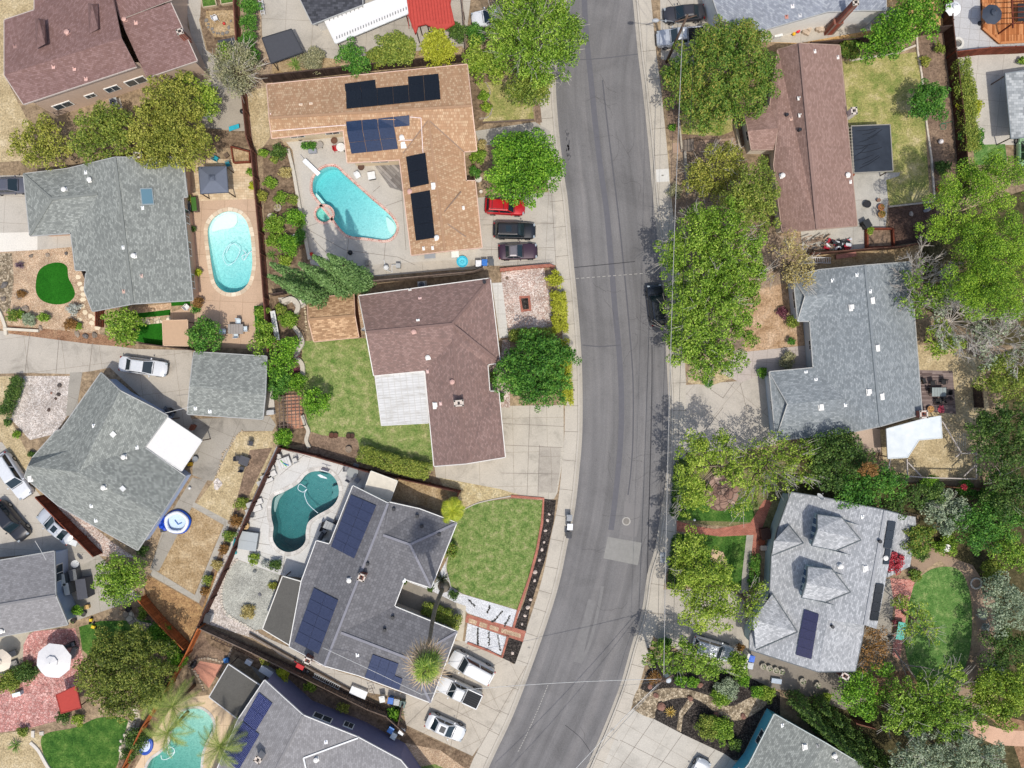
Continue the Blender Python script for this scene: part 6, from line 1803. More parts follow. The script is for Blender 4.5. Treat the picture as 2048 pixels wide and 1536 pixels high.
fence('dark red-brown fence above the grey-blue house',[(1612,512),(1733,502),(1784,499),(1866,484)],1.7, wood_mat('#4a332b', '#664a3e'))
fence('weathered fence between the straw pen and the garden jungle',[(1740,955),(1800,965),(1880,970),(1980,978),(1985,950)],1.6, wood_mat('#5b4030', '#7b5c46'))
fence('dark slatted fence right of the dining deck',[(1945,770),(1948,815)],1.7, dkw)
fence('low brown fence beside the tall green hedge',[(1700,1435),(1740,1446)],1.5, redw)
fence('dark fence between the tan storage shelter and the grey garage',[(290,688),(385,700),(470,712),(520,716)],1.4, wood_mat('#3b302c', '#54463e'))
fence('small red-brown gate beside the grey shingle ranch house',[(208,622),(208,655)],1.7, brw, name='wooden_gate')
fence('red-brown fence beside the charcoal house bins',[(808,1400),(800,1440)],1.5, dkw)
wallc = concrete_mat('#c0b8a8', .15)
low_wall('curving cream retaining wall beside the free-form pool',[(578,300),(589,345),(596,385),(603,425),(611,470),(621,520)], .5, .35, wallc, smooth=True)
low_wall('serpentine scalloped concrete wall along the green back lawn',[(566,604),(585,598),(598,612),(592,632),(588,650),(600,668),(606,685),(598,700),(594,715),(606,730),(606,760)], .4, .5, wallc, smooth=True)
low_wall('lower serpentine wall stretch near the wooden arbor',[(606,830),(612,848),(618,862),(614,880),(620,895)], .4, .4, wallc, smooth=True)
low_wall('red brick edging curving round the front lawn',[(1022,992),(1087,997),(1084,1045),(1074,1100),(1061,1150),(1036,1222),(1026,1258)], .16, .28, redbrick, cat='edging', name='brick_edging', smooth=False)
low_wall('red brick edging round the lower white gravel bed',[(935,1285),(975,1300),(1004,1314),(1016,1272)], .16, .25, redbrick, cat='edging', name='brick_edging')
low_wall('grey kerb round the west side of the front lawn',[(1022,992),(975,1001),(945,1010),(920,1026),(906,1056),(900,1095),(892,1135),(902,1173),(925,1188)], .1, .12, conc, cat='edging', name='lawn_edging', smooth=True)
low_wall('brick retaining wall under the scalloped iron fence',[(1000,541),(1060,535),(1100,532),(1108,536)], .5, .35, redbrick)
low_wall('white curb along the gravel yard at the far left',[(10,658),(80,662)], .35, .3, concrete_mat('#cfc6b4', .1))
low_wall('cream curved wall at the left edge',[(-20,600),(0,622),(12,650),(14,670)], .3, .35, concrete_mat('#cfc6b4', .1), smooth=True)
low_wall('pale timber edging along the long right lawn',[(1832,72),(1834,104),(1842,150),(1852,250),(1862,320),(1868,400)], .2, .2, plain('#cbbfae', .9, .2), name='timber_edging', cat='edging')
low_wall('pale timber edging below the flowering bush row',[(1698,122),(1735,116),(1790,108),(1830,92)], .2, .2, plain('#cbbfae', .9, .2), name='timber_edging', cat='edging')
low_wall('pale low curb below the long right lawn',[(1776,414),(1866,404)], .2, .18, plain('#b5a999', .9, .2), name='timber_edging', cat='edging')
low_wall('white low wall along the right pavement bank',[(1356,240),(1362,300)], .5, .18, concrete_mat('#b0a694', .2))
low_wall('grey retaining wall beside the shaded front steps',[(1368,306),(1374,390)], .6, .25, concrete_mat('#9e978c', .2))
low_wall('grey retaining wall by the brown house corner',[(1468,248),(1478,300)], .6, .3, concrete_mat('#b0a48f', .2))
low_wall('timber edging below the small dry front lawn',[(965,246),(1068,240)], .2, .15, gyw, name='timber_edging', cat='edging')
low_wall('stone edge beside the lower left lawn',[(62,1484),(78,1500),(95,1530),(110,1550)], .18, .35, concrete_mat('#d0c8bc', .1), cat='edging', name='stone_edging', smooth=True)
low_wall('white block wall between the driveway and the pale shingle house',[(1478,1340),(1492,1300)],1.2, .25, concrete_mat('#d8d4cc', .08))
low_wall('grey timber sleeper wall along the charcoal house side path',[(500,1266),(560,1300),(640,1345),(700,1378)], .5, .18, wood_mat('#6f6258', '#92867a'), name='sleeper_wall')
sl = empty('slat_trellis', P(604,1345), 'dark slatted trellis lying over the planted slope', 'trellis'); m = MB()
for k in range(60):
 t = k / 59; a = Vector((430 + 370 * t, 1262 + 168 * t)); m.frame(P(a.x, a.y, .5), P(a.x - 8, a.y + 15, .5), .09, .06)
obj('slats', m, dkw, sl); m = MB(); m.frame(P(430,1262, .45), P(800,1430, .45), .07, .07); m.frame(P(422,1277, .45), P(792,1445, .45), .07, .07); obj('rail', m, dkw, sl)
fe = empty('iron_fence', P(1050,532), 'scalloped black iron fence above the pink gravel yard', 'fence'); m = MB()
for k in range(25):
 t = k / 24; a, b = P(1003 + 100 * t, 534 - 8 * t, .5), P(1003 + 100 * (t + 1 / 24),534 - 8 * (t + 1 / 24), .5)
 m.tube([a, a + Vector((0,0, .45)), a.lerp(b, .3) + Vector((0,0, .62)), a.lerp(b, .7) + Vector((0,0, .62)), b + Vector((0,0, .45))], .02,4)
obj('railing', m, plain('#4a4540', .6), fe)
ar = empty('arbor', P(577,812), 'weathered timber arbor over the brick steps by the back lawn', 'pergola')
for k in range(9):
 m = MB(); y = 795 + k * 7; m.frame(P(556, y, 2.3), P(600, y - 3,2.3), .06, .12); obj('rafter', m, gyw, ar)
for k in range(6):
 m = MB(); x = 558 + k * 8; m.frame(P(x, 790,2.42), P(x + 2,856,2.42), .07, .07); obj('beam', m, gyw, ar)
for x, y in ((558,792),(600,790),(560,856),(602,852)):
 m = MB(); p = P(x, y, 2.3); m.box((p.x, p.y, 1.15),(.1, .1,2.3)); obj('post', m, gyw, ar)
sheet('path',[(572,790),(602,790),(606,856),(574,858)], .022, brick_mat('#b07a62', '#c49378', '#a08a78', .4, .6,0.0))
for lb, p in (('raised vegetable bed with tan frame, left of two at the top',[(404,-8),(430,-10),(436,14),(408,18)]),('raised vegetable bed with tan frame, right of two at the top',[(440,-12),(466,-14),(470,8),(445,12)])):
 q = [P(*v) for v in p]; r_ = empty('raised_bed', q[0], lb, 'raised bed', 'raised beds'); m = MB()
 for i in range(4): m.frame(q[i] + Vector((0,0, .2)), q[(i + 1) % 4] + Vector((0,0, .2)), .12, .4)
 obj('frame', m, plain('#b7a78c', .9), r_); m = MB(); m.add([v + Vector((0,0, .3)) for v in q],[(3,2,1,0)]); obj('soil', m, lawnd, r_)
# ================================================================ TREES
T = tree
T(1055,60,118,9.5, 'bright', 'large green street tree with bare grey twigs at the top left of the road', lobes=[(1035,25,62),(1075,75,58, .3),(1120,30,38),(1140,70,34,-.6),(1005,60,40,-.8),(1120,110,34,-.5),(1068,125,42,-.2),(1010,100,34,-1),(1095,-10,50),(1030,-30,50),(1150,48,22,-1)], pr=.55, twigs=70)
T(1055,172,52,5.5, 'olive2', 'dull olive tree with a bare centre overhanging the left pavement', twigs=16, sy=.8)
T(1046,328,86,7.5, 'vivid', 'round bright-green tree above the red suv', pr=.5, irr=.7)
T(1072,742,86,6.0, 'deep', 'round dark-green tree between the brown house and the road', pr=.42, irr=.5)
T(1450,150,122,9.0, 'mixed', 'big round green tree with rust tints beside the silver pickup', pr=.55, lobes=[(1450,130,85),(1395,110,48,-.5),(1500,90,52,-.3),(1530,150,44,-.6),(1425,200,60,-.4),(1490,190,56,-.3),(1370,170,42,-1.2),(1440,70,45,-.2),(1400,230,34,-1.3),(1355,140,26,-1.8),(1500,60,34,-.8)])
T(1430,330,60,5.5, 'olive', 'olive-yellow tree with grey twigs above the row of street trees', twigs=30, lobes=[(1445,318,38),(1400,345,30,-.6),(1465,350,26,-.4),(1395,370,22,-.9),(1435,380,22,-.9)])
T(1520,385,66,9.0, 'olive2', 'feathery yellow-green conifer against the brown roof', lobes=[(1520,345,32),(1525,385,42),(1500,420,34),(1530,430,32,-.4),(1485,385,30,-.6),(1460,405,20,-1)], pr=.4)
T(1440,470,95,10.0, 'bright', 'tall light-green street tree, topmost of the big group beside the dark car', lobes=[(1410,450,46),(1460,440,48, .3),(1490,490,52, .2),(1400,500,48,-.3),(1440,520,52),(1355,490,34,-1),(1385,430,26,-.8),(1350,535,30,-1)], pr=.5, twigs=24)
T(1430,610,108,10.5, 'bright', 'tall light-green street tree spreading over the dark parked car', lobes=[(1400,585,58),(1460,570,56, .3),(1378,620,40,-.6),(1430,640,60, .2),(1490,600,40,-.2),(1385,670,46,-.5),(1364,580,28,-1.2),(1500,540,46,-.2)], pr=.5, twigs=34, )
T(1420,700,70,8.0, 'bright', 'light-green street tree, lowest of the big group above the driveway', lobes=[(1365,700,36,-.4),(1420,705,46),(1460,720,38,-.2),(1490,650,32,-.4),(1410,745,24,-.8),(1500,680,20,-1),(1350,660,26,-1)], pr=.45, twigs=24)
T(1590,525,55,7.5, 'straw', 'sparse tan-yellow tree at the corner of the grey-blue roof', lobes=[(1580,500,34),(1605,530,34),(1575,555,28,-.4),(1610,560,20,-.5)], cover=.45, twigs=24)
T(1450,935,85,10.0, 'lime', 'tall yellow-green tree right of the driveway shadow, upper of the path pair', lobes=[(1395,905,40),(1445,900,38),(1380,950,36,-.4),(1400,990,34,-.6),(1470,950,30,-.3),(1375,1010,26,-1)], pr=.42, twigs=14, gap=.12)
T(1545,930,95,8.5, 'lime', 'wide open yellow-green tree between the grey-blue and pale houses', lobes=[(1510,920,34),(1560,900,38),(1610,905,32),(1520,960,36,-.2),(1570,950,38),(1620,960,26,-.3),(1500,1000,24,-.8),(1480,1020,20,-1),(1545,985,22,-.4)], pr=.4, twigs=40, gap=.2, cover=.6)
T(1420,1150,90,10.5, 'lime', 'yellow-green street tree over the red brick path', lobes=[(1390,1100,36,-.2),(1420,1150,50),(1385,1180,40,-.2),(1450,1190,40),(1400,1230,42,-.2),(1450,1240,30,-.5),(1360,1140,24,-1)], pr=.45, twigs=10)
T(1500,1210,40,7.5, 'lime', 'small yellow-green tree touching the pale shingle roof', lobes=[(1510,1200,24),(1495,1230,24),(1520,1180,16)], cover=.55, twigs=10)
T(1350,1320,62,6.5, 'bright', 'low spreading green tree around the utility pole', lobes=[(1320,1310,26),(1350,1330,30),(1395,1325,32),(1430,1340,26,-.3),(1300,1325,16,-.5),(1370,1300,20)], pr=.36, twigs=14)
T(1475,1330,26,3.5, 'bright', 'small leafy tree below the silver car')
T(1690,930,72,7.5, 'dark', 'dark green bushy tree under the grey-blue house eave', lobes=[(1650,900,34),(1690,890,38),(1720,920,34),(1670,950,36),(1640,940,26)], pr=.45)
T(1730,985,62,7.0, 'deep', 'mid-green tree behind the pale shingle house ridge', lobes=[(1710,975,32),(1755,960,36),(1790,970,30),(1740,1000,28),(1700,1000,24)], pr=.42)
T(1738,940,18,7.5, 'rust', 'small rust-coloured dying crown among the dark green trees')
T(1820,1000,40,6.0, 'dark', 'dark green tree right of the pale shingle ridge', lobes=[(1800,1010,26),(1840,990,30),(1870,985,22)])
T(1895,1030,48,5.0, 'sage', 'blue-grey conifer with spiky branches near the white fountain', pr=.38, leaf=.24, twigs=12)
T(1840,1080,36,4.0, 'mixed', 'yellow-brown small tree beside the pale roof edge')
T(1785,1125,24,3.6, 'red', 'small crimson-leaved tree at the pale roof edge')
T(1790,60,92,7.5, 'vivid', 'bright green tree leaning over the upper right fence', lobes=[(1835,20,46),(1800,50,44),(1780,85,34),(1860,45,30,-.4),(1745,95,26,-.5),(1760,60,24),(1880,-10,30)], pr=.45)
T(1860,200,45,4.5, 'deep', 'round deep-green tree beside the long brown fence', pr=.38, irr=.7)
T(1935,420,95,12.0, 'pine', 'clump-crowned yellow-green pine, upper left of two beside the shaded yard', lobes=[(1900,400,42),(1940,360,46),(1985,335,44, .6),(1880,450,38,-1),(1925,460,46),(1975,400,50, .5),(2030,360,46, .6),(1965,460,42),(1960,500,30,-1)], pr=.8, leaf=.14, cover=1.1, flat=.8, dens=.55)
T(2000,530,100,13.0, 'pine', 'clump-crowned yellow-green pine, lower right beside the bare trees', lobes=[(1990,500,48, .5),(2035,470,50, .6),(1960,540,44),(2010,560,50, .5),(2050,530,50, .6),(1980,590,46),(1950,600,36,-.5),(2030,610,40),(1940,570,30,-1)], pr=.8, leaf=.14, cover=1.1, flat=.8, dens=.55)
bare_tree(1850,560,72,7.5, 'leafless grey tree between the grey-blue roof and the pine',18, seed=4, leafy=('bright', .22))
bare_tree(1925,640,78,7.0, 'leafless grey tree with pale tangled branches below the pine',20, seed=8, leafy=('sage', .15))
bare_tree(2010,680,70,6.5, 'dusty grey bare tree at the right edge below the pine',18, seed=9, leafy=('sage', .25))
T(1860,590,42,7.5, 'bright', 'leafy light-green crown overhanging the grey-blue roof', lobes=[(1830,565,18),(1860,590,28),(1835,610,24),(1885,585,20)], cover=.6, twigs=14)
T(1890,680,42,5.0, 'lime', 'yellow-green tree behind the dining deck', lobes=[(1880,670,28),(1905,690,26),(1870,700,20)])
T(2010,760,60,6.0, 'olive2', 'dull olive tree at the right edge near the bare trees', lobes=[(2000,740,34),(2040,770,40),(1990,775,24)])
T(2000,860,70,7.5, 'dark', 'large dark green tree at the right edge by the straw pen', lobes=[(1995,840,38),(1985,890,40),(2040,850,44),(2040,910,40),(1970,855,26)], pr=.5)
T(2030,980,60,7.0, 'dark', 'dark shadowed tree at the right edge with fallen branches', lobes=[(2010,960,34),(2045,990,40),(2000,1010,26)], twigs=14)
T(1970,1060,70,6.0, 'deep', 'mid-green bushy tree right of the white fountain', lobes=[(1950,1050,38),(1985,1030,34),(1990,1080,36),(1950,1090,28),(2030,1050,34)])
T(2025,1110,46,5.5, 'bright', 'bright green tree at the right edge by the garden path', lobes=[(2010,1100,32),(2045,1120,34)])
T(2025,1210,62,6.5, 'sage', 'grey-green tree at the right edge beside the oval lawn', lobes=[(2010,1190,38),(2040,1220,40),(2000,1240,30)])
T(2020,1300,56,6.0, 'dark', 'dark green tree above the bright yellow-green tree', lobes=[(2005,1290,34),(2040,1300,36),(2000,1330,26)])
T(2010,1395,64,6.5, 'lime', 'bright yellow-green round tree at the lower right edge', pr=.5)
T(1860,1445,105,8.0, 'bright', 'wide spreading tree below the oval lawn, with grey branches', lobes=[(1810,1400,36),(1860,1390,40),(1910,1400,34),(1840,1440,44),(1900,1450,46),(1950,1440,30),(1800,1440,30),(1920,1360,24)], pr=.42, twigs=50, gap=.1)
T(1900,1515,110,7.5, 'sage', 'large grey-green tree at the bottom right corner', lobes=[(1850,1510,48),(1920,1500,46),(1970,1520,44),(1820,1540,40),(1900,1550,50),(1990,1560,40)], pr=.42, twigs=30)
T(1740,1310,50,5.0, 'rust', 'autumn-tinted tree between the pale house and the oval lawn', lobes=[(1745,1280,28),(1735,1320,28),(1760,1300,24)], cover=.6, twigs=20)
T(1730,1385,56,5.0, 'vivid', 'bright green tree below the pale house chimney', lobes=[(1720,1370,30),(1740,1400,34),(1700,1400,24),(1770,1350,26),(1730,1430,24)])
T(1840,1245,52,5.0, 'lime', 'thin yellow-green tree shading the pink brick patio', lobes=[(1800,1210,20),(1840,1240,30),(1860,1270,22),(1820,1270,22)], cover=.5, gap=.15, twigs=16)
br = empty('bare_branch', P(1830,1340,2), 'bare grey limbs of a leaning tree beside the oval lawn', 'branch'); m = MB()
for pts in ([(1790,1300,1),(1810,1328,2),(1850,1335,3),(1880,1345,3.5)],[(1810,1328,2),(1840,1365,3),(1880,1390,4)],[(1800,1320,1.5),(1812,1350,2.5),(1818,1375,3.5)],[(1812,1350,2.5),(1830,1372,3.2)]):
 m.tube([tuple(v) for v in catmull([tuple(P(*q)) for q in pts],5, False)], .1,6, .03)
obj('limbs', m, wood_mat('#8a7f74', '#a89c90'), br)
T(70,280,78,6.0, 'olive', 'olive-yellow tree at the left end of the band below the mauve house', lobes=[(40,285,34),(85,265,38),(75,310,30),(110,300,30)], pr=.42)
T(200,265,78,6.0, 'olive2', 'olive-green tree, middle left of the band below the mauve house', lobes=[(180,250,40),(215,235,36),(170,290,36),(225,285,40),(240,250,30)], pr=.42)
T(335,245,100,7.0, 'olive', 'large brownish-olive tree, right of the band below the mauve house', lobes=[(320,200,50),(350,240,54),(300,240,44),(360,290,48),(290,285,44),(320,290,44),(395,285,36),(350,180,40)], pr=.45)
T(405,195,36,4.5, 'lime', 'bright green small tree at the corner of the mauve house', lobes=[(370,160,20),(400,185,24),(418,200,22),(405,225,22)])
T(462,140,52,5.0, 'grey', 'dusty grey-olive tree with bare twigs beside the fence', twigs=40, cover=.65)
T(455,108,24,4.0, 'bright', 'small light-green bush-tree above the dusty grey tree')
for i, (x, y, r_) in enumerate(((497,10,20),(495,44,19),(493,78,19),(500,112,20))):
 shrub(x, y, r_, 2.6, 'deep',('topmost', 'second', 'third', 'lowest')[i] + ' of four clipped dark-green shrubs beside the top driveway', group='clipped shrubs by the driveway', irr=.4)
T(702,118,36,4.0, 'deep', 'small green tree, leftmost of the row behind the tan tile house', lobes=[(700,100,22),(685,115,20),(715,120,22),(705,140,16)])
T(790,95,46,4.5, 'olive2', 'round olive-green tree in the middle of the row behind the tan tile house', irr=.4)
T(875,93,41,4.2, 'gold', 'round golden-yellow tree in the row behind the tan tile house', irr=.3, pr=.3, leaf=.2)
shrub(752,112,22,2.6, 'olive2', 'small olive shrub between the two round trees of the row')
shrub(913,62,20,2.5, 'dark', 'dark green shrub beside the red metal roof')
shrub(950,66,22,2.5, 'deep', 'dark shrub dotted with white blossoms beside the covered white car')
T(962,118,48,3.6, 'lime', 'flat-topped yellow-green bush at the end of the tan tile house', lobes=[(950,110,30),(985,118,30),(955,138,24),(985,140,22)], flat=.6)
shrub(622,120,26,1.6, 'grey', 'greyish bush beside the dark shade canopy'); spiky(590,128,1.2, .8, '#7f9a4a', 'fan-leaved plant under the dark shade canopy edge')
for i, (x, y, h, r_) in enumerate(((536,551,17.5,1.25),(540,527,18,1.3),(598,527,18,1.3),(626,512,18,1.3),(655,509,17,1.3),(690,540,10.5,1.4),(566,563,16,1.15),(635,548,14.5,1.2),(668,535,14,1.2))):
 cypress(x, y, h, r_, ('leftmost tall cypress', 'second tall cypress', 'third tall cypress', 'fourth tall cypress', 'fifth tall cypress', 'rightmost shorter cypress', 'lowest left cypress', 'low middle cypress', 'low right cypress')[i] + ' in the row above the tan-tiled shed', 'cypresses in a row', seed=i + 3)
for i in range(10):
 t = i / 9; cypress(1630 + 205 * t, 1440 + 195 * t + 6 * math.sin(i),6.5,1.15,('first', 'second', 'third', 'fourth', 'fifth', 'sixth', 'seventh', 'eighth', 'ninth', 'tenth')[i] + ' dark columnar cypress from the top of the tall hedge beside the cyan-walled house', 'columnar cypresses forming a tall hedge', 'dark', seed=i + 31)
for i in range(9):
 t = i / 8; cypress(1662 + 185 * t, 1432 + 175 * t, 4.5,1.1,('first', 'second', 'third', 'fourth', 'fifth', 'sixth', 'seventh', 'eighth', 'ninth')[i] + ' low bushy cypress from the top on the shaded side of the tall hedge', 'low cypresses on the shaded side', 'dark', seed=i + 51)
T(245,655,42,4.5, 'bright', 'spiky light-green tree left of the tan storage shelter', pr=.34); T(405,673,38,4.2, 'deep', 'round dense tree right of the tan storage shelter', irr=.6)
T(522,690,36,3.5, 'bright', 'ragged light-green tree at the fence end beside the garage', lobes=[(512,690,20),(530,680,18),(525,655,16)])
T(630,803,34,3.8, 'vivid', 'dense bright-green citrus tree on the back lawn', irr=.5, pr=.34)
T(565,715,44,4.0, 'vivid', 'leafy green tree above the reddish spiky plants', lobes=[(562,700,24),(570,725,24),(548,735,20),(575,690,18)])
shrub(555,765,26,2.5, 'deep', 'dark leafy shrub over the fence beside the garage'); shrub(566,876,20,1.8, 'vivid', 'leafy green shrub above the kidney pool fence')
T(235,1160,66,5.5, 'bright', 'rounded yellow-green tree beside the angled cottage corner', pr=.42, irr=.7, lobes=[(225,1145,36),(255,1150,34),(240,1175,36),(205,1165,26),(225,1190,24)])
T(235,1345,108,8.0, 'oak', 'very large dark olive tree next to the white patio umbrella', lobes=[(220,1300,46),(260,1290,44),(200,1340,48),(250,1345,60, .4),(300,1320,42),(190,1380,40),(240,1400,46),(290,1370,40),(165,1350,30),(320,1350,26,-.6),(230,1415,30,-.5)], pr=.5)
fan_palm((888,1172),(853,1335),21.0, 'tall thin fan palm with a skirt of dead fronds over the charcoal roof')
feather_palm(905,1022,3.2,1.5, 'short feathery palm at the corner of the front lawn',18, tn=('#6a7a1c', '#9aa82c', '#c4c044'))
feather_palm(345,1412,5.5,3.4, 'arching palm over the left side of the green-tinted pool',15, seed=4, group='arching palms round the green-tinted pool')
feather_palm(335,1465,5.0,3.0, 'arching palm with fronds trailing into the green-tinted pool',13, seed=5, group='arching palms round the green-tinted pool')
feather_palm(440,1492,5.5,3.2, 'arching palm between the green-tinted pool and the solar panels',16, seed=6, group='arching palms round the green-tinted pool')
feather_palm(300,1400,4.0,2.4, 'small arching palm against the orange-brown fence',12, seed=7, group='arching palms round the green-tinted pool')
hedge('yellow-green clipped hedge along the left pavement beside the pink gravel',[(1116,580),(1119,625),(1121,664)],1.5,1.5, 'gold'); T(1108,557,21,2.4, 'gold', 'rounded golden clipped bush at the top of the roadside hedge', cat='shrub', name='shrub', leaf=.18, pr=.25, irr=.2, trunk=False)
hedge('dark clipped hedge below the pink gravel yard',[(1020,672),(1060,668),(1108,668)],1.1,1.3, 'olive2'); hedge('clipped hedge remnant right of the round dark-green tree',[(1128,680),(1134,740),(1136,810)], .9,1.2, 'gold')
hedge('long clipped hedge south of the green back lawn',[(720,905),(770,922),(815,935),(856,945)],1.7,1.8, 'olive2', smooth=True)
hedge('low clipped hedge beside the charcoal house front path',[(848,1216),(870,1224),(918,1246)],1.3,1.2, 'olive2'); hedge('ivy-covered hedge at the left edge by the white gravel',[(36,755),(22,790),(8,830)],1.2,1.1, 'dark', smooth=True)
hedge('dense ivy bank along the right kerb beside the brick path',[(1368,920),(1362,960),(1358,1030)],1.5,1.0, 'dark'); hedge('ivy bank along the right kerb below the brick path',[(1362,1075),(1356,1120),(1350,1175)],1.5,1.0, 'dark')
hedge('green hedge left of the pale house front steps',[(1508,1180),(1512,1110)], .8,1.0, 'deep'); hedge('leafy vines on the long brown fence',[(1925,120),(1935,170),(1940,235),(1945,300)],1.4,2.2, 'olive2', smooth=True)
